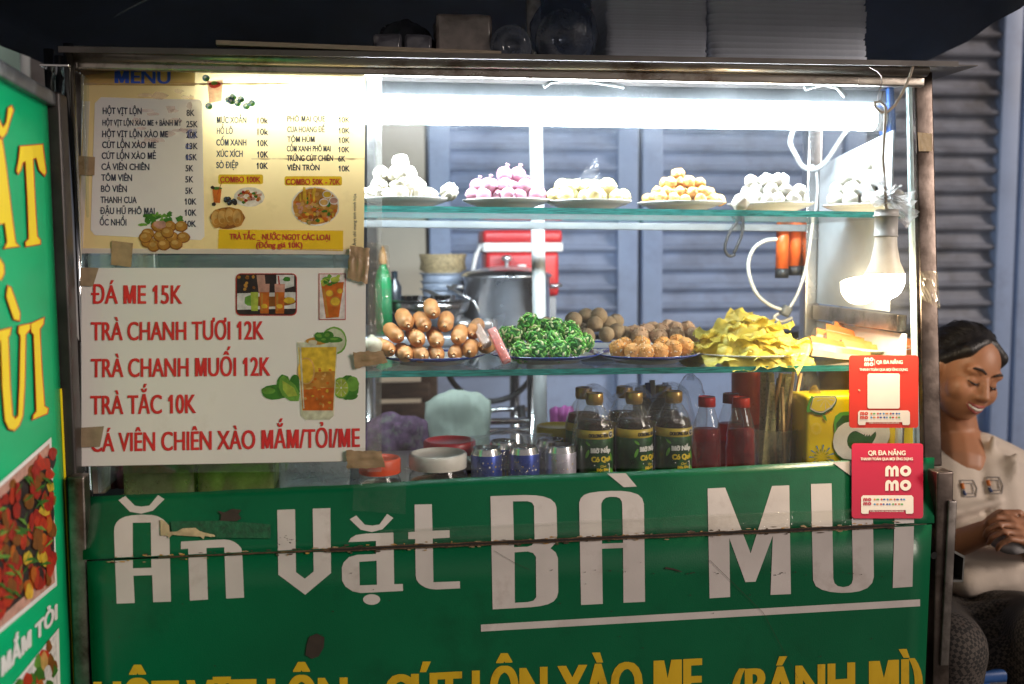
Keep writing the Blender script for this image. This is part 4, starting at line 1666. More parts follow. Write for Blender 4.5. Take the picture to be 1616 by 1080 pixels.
rows = [('HỘT VỊT LỘN', 417, 575, 463), ('HỘT VỊT LỘN XÀO ME + BÁNH MỲ', 416, 737, 510), ('HỘT VỊT LỘN XÀO ME', 415, 682, 557), ('CÚT LỘN XÀO ME', 415, 633, 601), ('CÚT LỘN XÀO MẺ', 413, 633, 645), ('CÁ VIÊN CHIÊN', 412, 606, 690), ('TÔM VIÊN', 411, 536, 734), ('BÒ VIÊN', 410, 515, 779), ('THANH CUA', 408, 555, 824), ('ĐẬU HŨ PHÔ MAI', 406, 628, 869), ('ỐC NHỒI', 405, 513, 915)]
prices = [('8K', 757, 790, 471), ('25K', 756, 803, 517), ('20K', 756, 803, 560), ('13K', 756, 803, 606), ('15K', 755, 800, 651), ('5K', 753, 785, 696), ('5K', 752, 785, 741), ('5K', 752, 784, 787), ('10K', 750, 798, 831), ('10K', 750, 798, 876), ('10K', 748, 796, 921)]
mids = [('MỰC XOẮN', 880, 1000, 500), ('HỒ LÔ', 880, 945, 544), ('CỐM XANH', 878, 1000, 591), ('XÚC XÍCH', 878, 985, 637), ('SÒ ĐIỆP', 878, 967, 683),
        ('10k', 1045, 1089, 502), ('10k', 1045, 1089, 548), ('10K', 1044, 1089, 594), ('10K', 1044, 1089, 640), ('10K', 1042, 1088, 686),
        ('PHÔ MAI QUE', 1166, 1320, 494), ('CUA HOÀNG ĐẾ', 1166, 1318, 537), ('TÔM HÙM', 1166, 1277, 577), ('CỐM XANH PHÔ MAI', 1164, 1342, 615), ('TRỨNG CÚT CHIÊN', 1164, 1352, 654), ('VIÊN TRÒN', 1165, 1297, 692),
        ('10K', 1375, 1420, 498), ('10K', 1375, 1420, 542), ('10K', 1375, 1420, 581), ('10K', 1374, 1419, 619), ('6K', 1373, 1402, 656), ('10K', 1375, 1420, 696)]
for s_, x0, x1, y in rows:
    text(b, s_, x0 / K, x1 / K, y / K, (27 if len(s_) < 22 else 24) / K, PL, 0, M0 + 0.0002, 0.018, (y + 1) / K, fat=0.15)
for s_, x0, x1, y in prices:
    text(b, s_, x0 / K, x1 / K, y / K, 26 / K, PL, 0, M0 + 0.0002, 0.02, fat=0.15)
for s_, x0, x1, y in mids:
    text(b, s_, x0 / K, x1 / K, y / K, (26 if x0 < 1100 else 24) / K, PL, 0, M0 + 0.0002, 0.018, fat=0.15)
text(b, 'Ảnh chỉ mang tính minh họa', 562, 0, 388, 5.0, PL, 0, M0 + 0.0002, 0.01, 306, vert=True)
b.build('lettering', [INKD, INKB], menu)
# scribbled pen marks on two prices
b = MB()
rr_ = random.Random(2)
for cx_, cy__, w_, h_ in ((780, 545, 26, 22), (765, 596, 14, 12), (765, 640, 12, 12)):
    pp = [PL((cx_ + w_ * math.cos(k * 1.1 + rr_.random()) * rr_.uniform(.5, 1)) / K, (cy__ + h_ * math.sin(k * 1.1 + rr_.random()) * rr_.uniform(.5, 1)) / K, M0 + 0.0012) for k in range(16)]
    b.tube(pp, 0.0004, seg=4)
b.build('pen_marks', M('pen blue', (0.08, 0.14, 0.5), 0.5), menu)
b = MB()
b.poly([a_(rrect(886, 709, 1068, 748, 8))], off(PL, M0))
b.poly([a_(rrect(1155, 716, 1388, 754, 8))], off(PL, M0))
b.poly([a_([(888, 932), (1393, 937), (1393, 1020), (885, 1010)])], off(PL, M0))
b.build('yellow_boxes', YBOX, menu)
b = MB()
text(b, 'COMBO 100K', 893 / K, 1058 / K, 741 / K, 24 / K, PL, 0, M0 + 0.0005, 0.025, fat=0.15)
text(b, 'COMBO 50K - 70K', 1160 / K, 1382 / K, 750 / K, 24 / K, PL, 0, M0 + 0.0005, 0.025, fat=0.15)
text(b, 'TRÀ TẮC _ NƯỚC NGỌT CÁC LOẠI', 932 / K, 1340 / K, 972 / K, 24 / K, PL, 0, M0 + 0.0005, 0.02, 976 / K, fat=0.2)
text(b, '(Đồng giá 10K)', 1040 / K, 1228 / K, 1006 / K, 23 / K, PL, 0, M0 + 0.0005, 0.02, fat=0.2)
b.build('red_lettering', M('menu red ink', (0.42, 0.03, 0.02), 0.5), menu)


# printed food pictures
def pic(name, parent, items, fn, base, mats):
    """items: list of (loop, material index); each laid a hair above the last"""
    b = MB()
    for k, (lp, mi) in enumerate(items):
        b.poly([lp], lambda x, y, k=k: fn(x, y, base + 0.000012 * k), mi)
    return b.build(name, mats, parent)


def PR(name, col, tr=0.42):
    return M(name, col, 0.45, 0, 0.25, 90, film=tr)


FRIED = [PR('print gold', (0.55, 0.27, 0.05)), PR('print light gold', (0.72, 0.45, 0.14)), PR('print brown', (0.28, 0.10, 0.02)), PR('print leaf', (0.06, 0.22, 0.03)), PR('print light leaf', (0.18, 0.40, 0.06)), PR('print pink', (0.62, 0.35, 0.28)),
         PR('print white', (0.78, 0.76, 0.74), 0.35), PR('print orange', (0.62, 0.16, 0.02)), PR('print dark', (0.04, 0.03, 0.03)), PR('print yellow', (0.80, 0.55, 0.05)), PR('print lime', (0.45, 0.55, 0.08)), PR('print red', (0.45, 0.03, 0.02)), PR('print blue grey', (0.10, 0.20, 0.30))]


def blob(cx, cy_, rx, ry, rr, n=11, j=0.16):
    return [(cx + rx * math.cos(a) * (1 + rr.uniform(-j, j)), cy_ + ry * math.sin(a) * (1 + rr.uniform(-j, j))) for a in [2 * math.pi * k / n for k in range(n)]]


rr_ = random.Random(7)
it = []
for k in range(26):                                     # parsley
    it.append((a_(blob(rr_.uniform(575, 730), rr_.uniform(868, 925), rr_.uniform(8, 20), rr_.uniform(6, 14), rr_, 9, 0.4)), rr_.choice([3, 3, 4])))
for cx_, cy__ in ((600, 950), (640, 920), (650, 960), (690, 920), (735, 920), (700, 965), (745, 965), (600, 985), (625, 1000), (665, 995), (715, 992), (680, 945), (590, 965)):
    it.append((a_(blob(cx_, cy__, 27, 23, rr_, 14, 0.06)), 2))
    it.append((a_(blob(cx_, cy__ - 2, 24, 20, rr_, 14, 0.06)), 0))
    it.append((a_(blob(cx_ - 5, cy__ - 7, 13, 9, rr_, 10, 0.1)), 1))
it.append((a_(blob(650, 912, 26, 16, rr_, 12)), 5))
pic('fried_ball_picture', menu, it, PL, M0 + 0.0003, FRIED)
it = [(a_(blob(1280, 838, 98, 80, rr_, 24, 0.02)), 6), (a_(blob(1280, 838, 92, 74, rr_, 24, 0.02)), 0)]
for k in range(110):
    a2, r2 = rr_.uniform(0, 6.28), math.sqrt(rr_.random())
    x, y = 1280 + 84 * r2 * math.cos(a2), 846 + 64 * r2 * math.sin(a2)
    it.append((a_(blob(x, y, rr_.uniform(5, 12), rr_.uniform(5, 10), rr_, 8, 0.3)), rr_.choice([0, 1, 7, 7, 5, 1, 3, 2, 9])))
for k in range(16):
    it.append((a_(blob(rr_.uniform(1215, 1280), rr_.uniform(770, 815), 3, 16, rr_, 8, 0.2)), 9))
for cx_, cy__, m_ in ((1328, 790, 9), (1355, 815, 5), (1315, 822, 1)):
    it.append((a_(blob(cx_, cy__, 20, 16, rr_, 16, 0.03)), 6))
    it.append((a_(blob(cx_, cy__, 16, 12, rr_, 16, 0.03)), m_))
pic('platter_picture', menu, it, PL, M0 + 0.0003, FRIED)
it = [(a_(blob(1012, 800, 62, 40, rr_, 22, 0.02)), 6)]
for k in range(40):
    a2, r2 = rr_.uniform(0, 6.28), math.sqrt(rr_.random())
    it.append((a_(blob(1012 + 46 * r2 * math.cos(a2), 800 + 27 * r2 * math.sin(a2), 8, 6, rr_, 8, 0.3)), rr_.choice([7, 0, 1, 3, 11, 5])))
it += [(a_([(862, 762), (900, 765), (893, 825), (868, 823)]), 7), (a_(blob(881, 765, 20, 6, rr_, 10)), 3), (a_([(898, 742), (901, 741), (884, 790), (881, 790)]), 11), (a_(blob(863, 762, 8, 7, rr_, 12)), 8), (a_(blob(868, 830, 9, 8, rr_, 12)), 8)]
for k in range(9):
    x, y = rr_.uniform(918, 962), rr_.uniform(805, 835)
    it += [(a_(blob(x, y, 10, 9, rr_, 12, 0.05)), 8), (a_(blob(x - 3, y - 3, 4, 3, rr_, 8)), 12)]
it.append((a_(blob(924, 885, 70, 45, rr_, 20, 0.04)), 2))
for k, (x, y) in enumerate(((880, 888), (905, 885), (935, 878), (965, 885))):
    it += [(a_(blob(x, y, 24, 38, rr_, 14, 0.05)), 0), (a_(blob(x - 4, y - 3, 17, 28, rr_, 14, 0.06)), 1), (a_(blob(x - 2, y + 12, 10, 12, rr_, 9, 0.2)), 0)]
pic('combo_picture', menu, it, PL, M0 + 0.0003, FRIED)
it = []
for x, y in ((836, 318), (848, 432), (928, 405), (945, 395), (965, 420), (978, 404), (1000, 432), (1022, 420), (940, 412)):
    it += [(a_(blob(x, y, 15, 14, rr_, 14, 0.05)), 12), (a_(blob(x + 4, y + 4, 9, 8, rr_, 10)), 3), (a_(blob(x - 4, y - 4, 6, 5, rr_, 10)), 6)]
it += [(a_([(840, 330), (905, 325), (900, 410), (850, 420)]), 5), (a_(blob(870, 345, 25, 14, rr_, 12)), 11), (a_(blob(870, 338, 14, 8, rr_, 10)), 4)]
pic('boba_picture', menu, it, PL, M0 + 0.0003, FRIED)
it = []
for k in range(20):
    x, y = rr_.uniform(540, 780), rr_.uniform(370, 600)
    it.append((a_(blob(x, y, rr_.uniform(12, 40), rr_.uniform(6, 16), rr_, 10, 0.3)), 0 if rr_.random() < .5 else 1))
pic('faded_picture', menu, it, PL, M0 + 0.00025, [PR('faded pink print', (0.92, 0.82, 0.81), 0.8), PR('faded rose print', (0.92, 0.80, 0.77), 0.8)])
# brown tape on the poster and stains
b = MB()
for lp in ([(122, 246), (150, 248), (149, 277), (123, 276)], [(176, 380), (210, 384), (207, 422), (175, 418)], [(126, 104), (172, 106), (186, 112), (160, 116), (128, 120)]):
    b.poly([lp], off(PL, M0 + 0.0016))
b.build('tape', TAPE, menu)
crumple('tape', [(552, 388), (584, 392), (580, 448), (548, 440)], TAPE, menu, 0.008, 33, n=9, base=0.011)
b = MB()
rr_ = random.Random(3)
for (x0, x1, yy) in ((1020, 1480, 645), (345, 1180, 340)):
    up_, dn_ = [], []
    for k in range(41):
        x = x0 + (x1 - x0) * k / 40
        h_ = abs(noise.noise((x * 0.02, yy, 0))) * 14 + 1
        up_.append((x, yy - h_ * 0.5))
        dn_.append((x, yy + h_))
    b.poly([a_(up_ + dn_[::-1])], off(PL, M0 + 0.0002))
b.build('water_stain', M('paper stain', (0.50, 0.36, 0.20), 0.5, 0, 0.2, 40, transl=0.4), menu)

# ================================================================== drinks menu (lower)
drink = thing('menu_poster', PL(355, 580, 0.006), 'white drinks price poster with red lettering, lower one on the glass', 'poster')
c2 = zm(0, 400, 2.6933)
K2 = 2.6933
b = MB()
sheet_grid(b, [c2([(345, 62)])[0], c2([(1555, 62)])[0], c2([(1553, 882)])[0], c2([(347, 905)])[0]], PL, 0.006, amp=0.0004, seed=5)
b.build('paper', M('white drinks print', (0.76, 0.72, 0.68), 0.42, 0, 0.05, 4, transl=0.15, dirt=(0.60, 0.53, 0.46), ds=4, dt=0.6), drink)
b = MB()
b.poly([c2([(345, 882), (1553, 862), (1553, 884), (347, 907)])], off(PL, 0.0042))
b.build('lower_edge', M('grey paper edge', (0.3, 0.26, 0.22), 0.6), drink)
b = MB()
for s_, x0, x1, y0, y1, cp in (('ĐÁ ME 15K', 390, 773, 214, 214, 83), ('TRÀ CHANH TƯƠI 12K', 388, 1120, 370, 366, 82), ('TRÀ CHANH MUỐI 12K', 388, 1148, 527, 520, 83), ('TRÀ TẮC 10K', 386, 832, 685, 679, 84), ('CÁ VIÊN CHIÊN XÀO MẮM/TỎI/ME', 386, 1528, 844, 823, 84)):
    text(b, s_, x0 / K2, x1 / K2, 400 + y0 / K2, cp / K2, PL, 0, M0 + 0.0002, 0.004, 400 + y1 / K2, fat=0.75)
b.build('lettering', INKR, drink)
rr_ = random.Random(12)
it = [(c2(rrect(1002, 85, 1262, 265, 22, 5)), 11), (c2(rrect(1006, 89, 1258, 261, 20, 5)), 8)]
for k in range(14):
    it.append((c2(blob(rr_.uniform(1015, 1080), rr_.uniform(100, 160), 7, 7, rr_, 9)), rr_.choice([2, 0, 8])))
it += [(c2([(1008, 170), (1256, 165), (1256, 235), (1008, 240)]), 6), (c2([(1090, 92), (1125, 92), (1130, 150), (1100, 170)]), 5), (c2([(1175, 92), (1250, 92), (1250, 140), (1175, 160)]), 6), (c2(blob(1145, 205, 110, 22, rr_, 16, .05)), 2), (c2(blob(1060, 200, 22, 22, rr_, 10)), 4)]
for x0 in (1102, 1167):
    it += [(c2([(x0, 130), (x0 + 44, 130), (x0 + 40, 256), (x0 + 4, 256)]), 7), (c2([(x0, 130), (x0 + 44, 130), (x0 + 43, 165), (x0 + 1, 165)]), 5), (c2([(x0 + 6, 170), (x0 + 16, 170), (x0 + 15, 245), (x0 + 8, 245)]), 0), (c2(blob(x0 + 22, 225, 14, 10, rr_, 9)), 9)]
it += [(c2([(1065, 165), (1098, 165), (1096, 245), (1068, 245)]), 10), (c2(blob(1230, 200, 24, 14, rr_, 10)), 9), (c2(blob(1220, 110, 16, 10, rr_, 9, .3)), 3), (c2([(1180, 95), (1186, 95), (1190, 132), (1184, 132)]), 11)]
pic('iced_tea_picture', drink, it, PL, M0 + 0.0003, FRIED)
it = [(c2([(1355, 86), (1469, 86), (1469, 283), (1355, 283)]), 11), (c2([(1358, 89), (1466, 89), (1466, 280), (1358, 280)]), 6), (c2([(1364, 125), (1462, 122), (1440, 272), (1385, 276)]), 7), (c2([(1368, 150), (1380, 150), (1398, 270), (1388, 272)]), 0)]
for x, y, r in ((1425, 205, 24), (1400, 170, 18), (1445, 160, 14)):
    it += [(c2(blob(x, y, r, r * .9, rr_, 16, .03)), 0), (c2(blob(x, y, r * .8, r * .7, rr_, 16, .03)), 9)]
for k in range(14):
    it.append((c2(blob(rr_.uniform(1368, 1445), rr_.uniform(97, 135), 10, 8, rr_, 9, .4)), rr_.choice([3, 4, 10])))
it += [(c2(blob(1425, 112, 20, 12, rr_, 12, .05)), 10)]
pic('framed_glass_picture', drink, it, PL, M0 + 0.0003, FRIED)
it = []
# leaves and limes behind, then the glass
for x, y, rx, ry, m_ in ((1170, 590, 60, 32, 3), (1140, 585, 30, 14, 4), (1205, 560, 30, 45, 3), (1480, 570, 45, 52, 3), (1500, 555, 26, 34, 4), (1255, 560, 26, 45, 3), (1490, 605, 30, 18, 3)):
    it.append((c2(blob(x, y, rx, ry, rr_, 14, .07)), m_))
it += [(c2([(1190, 530), (1205, 518), (1255, 560), (1275, 600), (1270, 628), (1235, 628), (1200, 605), (1185, 570)]), 4), (c2([(1200, 540), (1250, 572), (1265, 605), (1225, 610), (1203, 580)]), 10)]
it += [(c2(blob(1450, 572, 35, 45, rr_, 18, .02)), 4), (c2(blob(1450, 572, 30, 39, rr_, 18, .02)), 10), (c2(blob(1450, 572, 4, 5, rr_, 8)), 6)]
for k in range(8):
    a2 = k * math.pi / 4
    it.append((c2([(1450 + 6 * math.cos(a2), 572 + 8 * math.sin(a2)), (1450 + 27 * math.cos(a2 + .04), 572 + 35 * math.sin(a2 + .04)), (1450 + 27 * math.cos(a2 - .04), 572 + 35 * math.sin(a2 - .04))]), 6))
it += [(c2(blob(1420, 372, 55, 60, rr_, 20, .02)), 4), (c2(blob(1420, 372, 48, 52, rr_, 20, .02)), 13)]
it += [(c2([(1262, 378), (1436, 378), (1420, 690), (1400, 708), (1300, 708), (1280, 690)]), 13), (c2([(1268, 400), (1430, 398), (1416, 668), (1285, 668)]), 9), (c2([(1276, 510), (1424, 500), (1416, 665), (1286, 665)]), 0), (c2([(1280, 580), (1420, 570), (1415, 672), (1287, 672)]), 7)]
for k in range(40):
    it.append((c2(blob(rr_.uniform(1290, 1410), rr_.uniform(490, 660), rr_.uniform(4, 14), rr_.uniform(3, 8), rr_, 7, .4)), rr_.choice([0, 7, 1, 9, 7])))
it += [(c2(blob(1302, 500, 37, 58, rr_, 20, .02)), 1), (c2(blob(1300, 500, 32, 52, rr_, 20, .02)), 9), (c2(blob(1350, 372, 48, 16, rr_, 14, .1)), 0), (c2(blob(1330, 380, 20, 12, rr_, 10, .1)), 13)]
for x, y, rx, ry in ((1360, 355, 26, 20), (1395, 350, 22, 22), (1425, 368, 34, 12), (1380, 370, 24, 12)):
    it.append((c2(blob(x, y, rx, ry, rr_, 12, .15)), 3))
    it.append((c2(blob(x - 4, y - 4, rx * .5, ry * .4, rr_, 9, .2)), 4))
it += [(c2([(1284, 668), (1416, 668), (1410, 690), (1395, 702), (1305, 702), (1290, 690)]), 13), (c2([(1272, 400), (1280, 400), (1294, 660), (1288, 660)]), 13)]
pic('lime_tea_picture', drink, it, PL, M0 + 0.0003, FRIED + [PR('print pale glass', (0.66, 0.66, 0.5))])
b = MB()
for lp in ([(340, 60), (420, 62), (395, 140), (342, 138)], [(335, 742), (442, 735), (425, 822), (337, 826)]):
    b.poly([c2(lp)], off(PL, M0 + 0.0018))
b.build('tape', M('dark packing tape', (0.26, 0.19, 0.12), 0.35, 0, 0.2, 60, bump=0.2, bs=90), drink)
crumple('tape', [(557, 556), (604, 554), (612, 572), (560, 582)], TAPE, drink, 0.006, 41, n=8, base=0.011)
crumple('tape', [(546, 711), (602, 712), (608, 738), (548, 740)], TAPE, drink, 0.006, 43, n=8, base=0.011)

# ================================================================== red payment cards
CARDR = M('red card print', (0.62, 0.035, 0.02), 0.5, 0, 0.04, 10, spec=0.25)
CARDC = M('crimson card print', (0.45, 0.008, 0.045), 0.5, 0, 0.04, 10, spec=0.25)
CWHITE = M('card white', (0.76, 0.68, 0.60), 0.45, 0, 0.03)
INKS = [M('print ink ' + n_, c_, 0.5) for n_, c_ in (('green', (0.1, 0.35, 0.08)), ('navy', (0.03, 0.06, 0.3)), ('orange', (0.6, 0.2, 0.03)), ('red', (0.5, 0.03, 0.03)), ('sky', (0.05, 0.25, 0.5)))]


def logo_m(b, x, y, s, fn, o, mi=0):
    """rounded letter m, x-height s, left x, baseline y"""
    w = s * 1.25
    t = s * 0.30
    lp = [(x, y)]
    lp += [(x, y - s * 0.55)]
    lp += [(x + w * .25 - w * .25 * math.cos(R_(a)), y - s * .6 - s * .4 * math.sin(R_(a))) for a in (20, 50, 90, 130, 155)]
    lp += [(x + w * .75 - w * .25 * math.cos(R_(a)), y - s * .6 - s * .4 * math.sin(R_(a))) for a in (25, 50, 90, 130, 160)]
    lp += [(x + w, y - s * .55), (x + w, y), (x + w - t, y), (x + w - t, y - s * .55)]
    lp += [(x + w - t - s * .03, y - s * .66), (x + w * .5 + t * .5 + s * .03, y - s * .66), (x + w * .5 + t * .5, y - s * .55), (x + w * .5 + t * .5, y), (x + w * .5 - t * .5, y), (x + w * .5 - t * .5, y - s * .55)]
    lp += [(x + w * .5 - t * .5 - s * .03, y - s * .66), (x + t + s * .03, y - s * .66), (x + t, y - s * .55), (x + t, y)]
    b.poly([lp], lambda px, py: fn(px, py, o), mi)
    return x + w


def logo_o(b, x, y, s, fn, o, mi=0):
    b.poly([ell(x + s * .52, y - s * .5, s * .52, s * .5, 22), ell(x + s * .52, y - s * .5, s * .20, s * .19, 14)], lambda px, py: fn(px, py, o), mi)


def momo(b, x, y, s, fn, o, mi=0, gap=0.25):
    for k in range(2):
        yy = y + k * s * (1 + gap)
        x2 = logo_m(b, x, yy, s, fn, o, mi)
        logo_o(b, x2 + s * .12, yy, s, fn, o, mi)


def bank_strip(card, fn, x0, y0, x1, y1, redm):
    b = MB()
    w, h = x1 - x0, y1 - y0
    lp = [(x0 + 3, y0), (x1 - 3, y0), (x1, y0 + 3), (x1, y1 - 2), (x1 - 2, y1), (x1 - w * .14, y1), (x1 - w * .15, y1 - h * .2), (x0 + w * .15, y1 - h * .2), (x0 + w * .14, y1), (x0 + 2, y1), (x0, y1 - 2), (x0, y0 + 3)]
    b.poly([lp], lambda px, py: fn(px, py, 0.0016), 0)
    b.build('bank_strip', CWHITE, card)
    b = MB()
    momo(b, x0 + 3.5, y0 + h * .32, 5.2, fn, 0.0021, 5)
    rr = random.Random(int(x0))
    for r in range(2):
        xx = x0 + w * .24
        yy = y0 + h * (.22 + .26 * r)
        for k in range(5):
            ww = rr.uniform(4, 7)
            mi = (0, 1, 2, 1, 4, 3)[(k + 2 * r) % 6]
            b.poly([ell(xx + 1.6, yy, 1.6, 1.6, 8)], lambda px, py: fn(px, py, 0.0021), (mi + 2) % 5)
            b.poly([rrect(xx + 4, yy - 1.2, xx + 4 + ww * .7, yy + 1.2, .8, 2)], lambda px, py: fn(px, py, 0.0021), mi)
            xx += 4 + ww * .7 + 2.2
    b.build('bank_marks', INKS + [redm], card)


card = thing('payment_card', PL(1395, 618, 0.012), 'orange red payment card stuck on the glass, upper of two', 'card')
PC1 = lambda x, y, o=0.0: PL(x, y, 0.010 + o)
b = MB()
b.poly([rrect(1340, 561, 1449, 675.5, 5)], PC1)
b.build('card_sheet', CARDR, card, solid=0.0015)
b = MB()
momo(b, 1364, 570.5, 6.0, PC1, 0.0017)
text(b, 'QR ĐA NĂNG', 1383, 1424.5, 574.5, 5.8, PC1, 0, 0.0017, 0.02, fat=0.2)
b.poly([[(1380, 567), (1380.7, 567), (1380.7, 577), (1380, 577)]], lambda x, y: PC1(x, y, 0.0017))
text(b, 'THANH TOÁN QUA MỌI ỨNG DỤNG', 1356.5, 1432.5, 585.5, 4.0, PC1, 0, 0.0017, 0.025, fat=0.15)
b.build('lettering', CWHITE, card)
b = MB()
b.poly([rrect(1369, 589.5, 1420, 645, 3)], lambda x, y: PC1(x, y, 0.0016))
b.build('blank_patch', CWHITE, card)
b = MB()
b.poly([ell(1356, 616, 2.2, 1.3, 8, 0.6)], lambda x, y: PC1(x, y, 0.0016))
b.build('chip_mark', M('chip mark', (0.5, 0.35, 0.2), 0.6), card)
bank_strip(card, PC1, 1354, 648, 1436, 671, CARDR)
b = MB()
text(b, 'VÍ ĐIỆN TỬ VÀ CÁC ỨNG DỤNG NGÂN HÀNG', 1371, 1419, 668.8, 2.0, PC1, 0, 0.0021, 0.02)
b.build('small_lettering', CWHITE, card)

card = thing('payment_card', PU(1400, 760, 0.02), 'crimson payment card stuck over the shop sign, lower of two', 'card')
PC2 = lambda x, y, o=0.0: PU(x, y, 0.0115 + o)
b = MB()
b.poly([rrect(1344, 700, 1456.5, 818.5, 5)], PC2)
b.build('card_sheet', CARDC, card, solid=0.0015)
b = MB()
text(b, 'QR ĐA NĂNG', 1370, 1429, 718.5, 7.4, PC2, 0, 0.0017, 0.02, fat=0.2)
text(b, 'THANH TOÁN QUA MỌI ỨNG DỤNG', 1358, 1440.5, 726.5, 4.2, PC2, 0, 0.0017, 0.025, fat=0.15)
momo(b, 1397, 752, 17.0, PC2, 0.0017, 0, 0.33)
b.build('lettering', CWHITE, card)
bank_strip(card, PC2, 1359, 782, 1441.5, 811, CARDC)
b = MB()
text(b, 'VÍ ĐIỆN TỬ VÀ CÁC ỨNG DỤNG NGÂN HÀNG', 1373, 1426, 808.0, 2.2, PC2, 0, 0.0021, 0.02)
b.build('small_lettering', CWHITE, card)

# ================================================================== green side banner on the left
BB = thing('side_banner', (bB.x, bB.y, 0), 'green banner sign with red edged yellow letters left of the cart', 'sign')
BGRN = M('banner green vinyl', (0.0, 0.40, 0.155), 0.4, 0, 0.06, 6, spec=0.3, bump=0.15, bs=14, stretch=(1, 1, 2.5))
BYEL = M('banner yellow', (0.88, 0.66, 0.01), 0.4, 0, 0.04)
BRED = M('banner red edge', (0.55, 0.02, 0.01), 0.4, 0, 0.05)
BWHT = M('banner white', (0.72, 0.72, 0.70), 0.4, 0, 0.04)
bn = PB.n


def bpos(s, z, o=0.0):
    """s metres along the banner from its far edge (negative towards the viewer)"""
    return Vector((bB.x, bB.y, z)) + bdir * s + bn * o


zt_ = PB(84, 172).z
b = MB()
vsx, ns = [], 14
for j in range(ns + 1):
    for i in range(ns + 1):
        s = -0.62 * (1 - i / ns)
        z = 0.25 + (zt_ - 0.25) * j / ns
        vsx.append(bpos(s + 0.012, z, 0.0012 * noise.noise((s * 3, z * 9, 0))))
b.add(vsx, [(j * (ns + 1) + i, j * (ns + 1) + i + 1, (j + 1) * (ns + 1) + i + 1, (j + 1) * (ns + 1) + i) for j in range(ns) for i in range(ns)])
b.build('banner_sheet', BGRN, BB, solid=0.0015)
fm = M('black banner frame', (0.035, 0.03, 0.03), 0.4, 0.5, 0.4, 14, dirt=(0.09, 0.07, 0.06), ds=12, dt=0.58)
fm2 = M('scuffed banner frame', (0.13, 0.14, 0.16), 0.35, 0.6, 0.5, 12, dirt=(0.4, 0.42, 0.45), ds=16, dt=0.52)
# frame: far upright, near upright, top and bottom bars
b = MB()
b.bar(bpos(0.040, 0.0, 0.004), bpos(0.040, zt_ + 0.022, 0.004), 0.05, 0.03, 0, 0.004, side=bdir)
b.build('frame_upright', fm, BB)
b = MB()
b.bar(bpos(-0.64, 0.0, 0.004), bpos(-0.64, zt_ + 0.022, 0.004), 0.05, 0.03, 0, 0.004, side=bdir)
b.build('frame_upright', fm, BB)
b = MB()
b.bar(bpos(-0.62, zt_ + 0.010, 0.005), bpos(0.017, zt_ + 0.010, 0.005), 0.022, 0.016, 0, 0.004, side=(0, 0, 1))
b.build('frame_bar', fm2, BB)
b = MB()
b.bar(bpos(-0.62, 0.235, 0.005), bpos(0.017, 0.235, 0.005), 0.035, 0.03, 0, 0.004, side=(0, 0, 1))
b.build('frame_bar', fm, BB)
b = MB()
b.bar(bpos(0.010, 0.27, 0.002), bpos(0.010, 1.02, 0.002), 0.006, 0.002, 0, 0, side=bdir)
b.build('yellow_edge', BYEL, BB)
q1, q2 = zm(0, 0, 2.572), zm(0, 400, 2.6933)
r7 = zm(0, 130, 1.8308)


BL = []
BL.append(q1([(82, 596), (172, 588), (176, 620), (186, 700), (180, 712), (160, 690), (148, 640), (133, 645), (140, 800), (150, 960), (163, 975), (163, 990), (106, 1000), (104, 985), (118, 970), (112, 800), (104, 655), (92, 660), (84, 690), (74, 705), (68, 695), (78, 640)]))   # T
BL.append(q1([(-40, 600), (-8, 560), (8, 570), (24, 680), (48, 880), (62, 985), (76, 1000), (18, 1008), (30, 985), (20, 905), (-20, 915), (-60, 1030), (-90, 1030)]))   # A
BL.append(q1([(-12, 500), (-2, 490), (12, 520), (26, 500), (34, 440), (46, 432), (54, 448), (40, 490), (26, 540), (10, 560), (-6, 545)]))  # breve
BL.append(q1([(-30, 1100), (-2, 1050), (14, 1075), (16, 1110), (4, 1135), (-30, 1140)]))   # dot
BL.append(q2([(28, 185), (34, 140), (46, 146), (84, 255), (82, 285), (60, 280)]))   # grave
BL.append(q2([(-40, 340), (45, 318), (42, 345), (34, 355), (42, 560), (52, 690), (66, 705), (78, 690), (84, 560), (88, 350), (78, 335), (82, 310), (128, 300), (128, 322), (108, 345), (104, 560), (96, 690), (82, 730), (60, 752), (38, 745), (22, 710), (10, 560), (4, 370), (-40, 380)]))   # U
BL.append(q2([(132, 300), (186, 275), (184, 300), (168, 322), (176, 480), (188, 650), (204, 660), (200, 680), (140, 705), (142, 690), (156, 672), (150, 500), (144, 345), (134, 335)]))   # I
b1, b2 = MB(), MB()
for k, lp in enumerate(BL):
    b1.poly([grow(lp, 1.7)], lambda x, y, k=k: PB(x, y, 0.0025 + 0.0001 * k))
    b2.poly([lp], lambda x, y, k=k: PB(x, y, 0.0035 + 0.0001 * k))
b1.build('letter_edges', BRED, BB)
b2.build('lettering', BYEL, BB)
b = MB()
b.poly([[(-120, 868), (81, 690), (90, 924), (-120, 1100)]], lambda x, y: PB(x, y, 0.0025))
b.poly([[(-60, 1180), (93, 991), (97, 1150), (-60, 1300)]], lambda x, y: PB(x, y, 0.0025))
b.build('picture_borders', BWHT, BB)
rr_ = random.Random(21)
it = [([(-120, 876), (78, 700), (87, 919), (-120, 1092)], 5)]
it += [([(-120, 890), (60, 735), (84, 760), (86, 880), (40, 940), (-120, 1080)], 8)]


def inpic(x, y):
    return y > 703 + (78 - x) * 0.89 + 6 and y < 917 + (87 - x) * 0.84 - 8


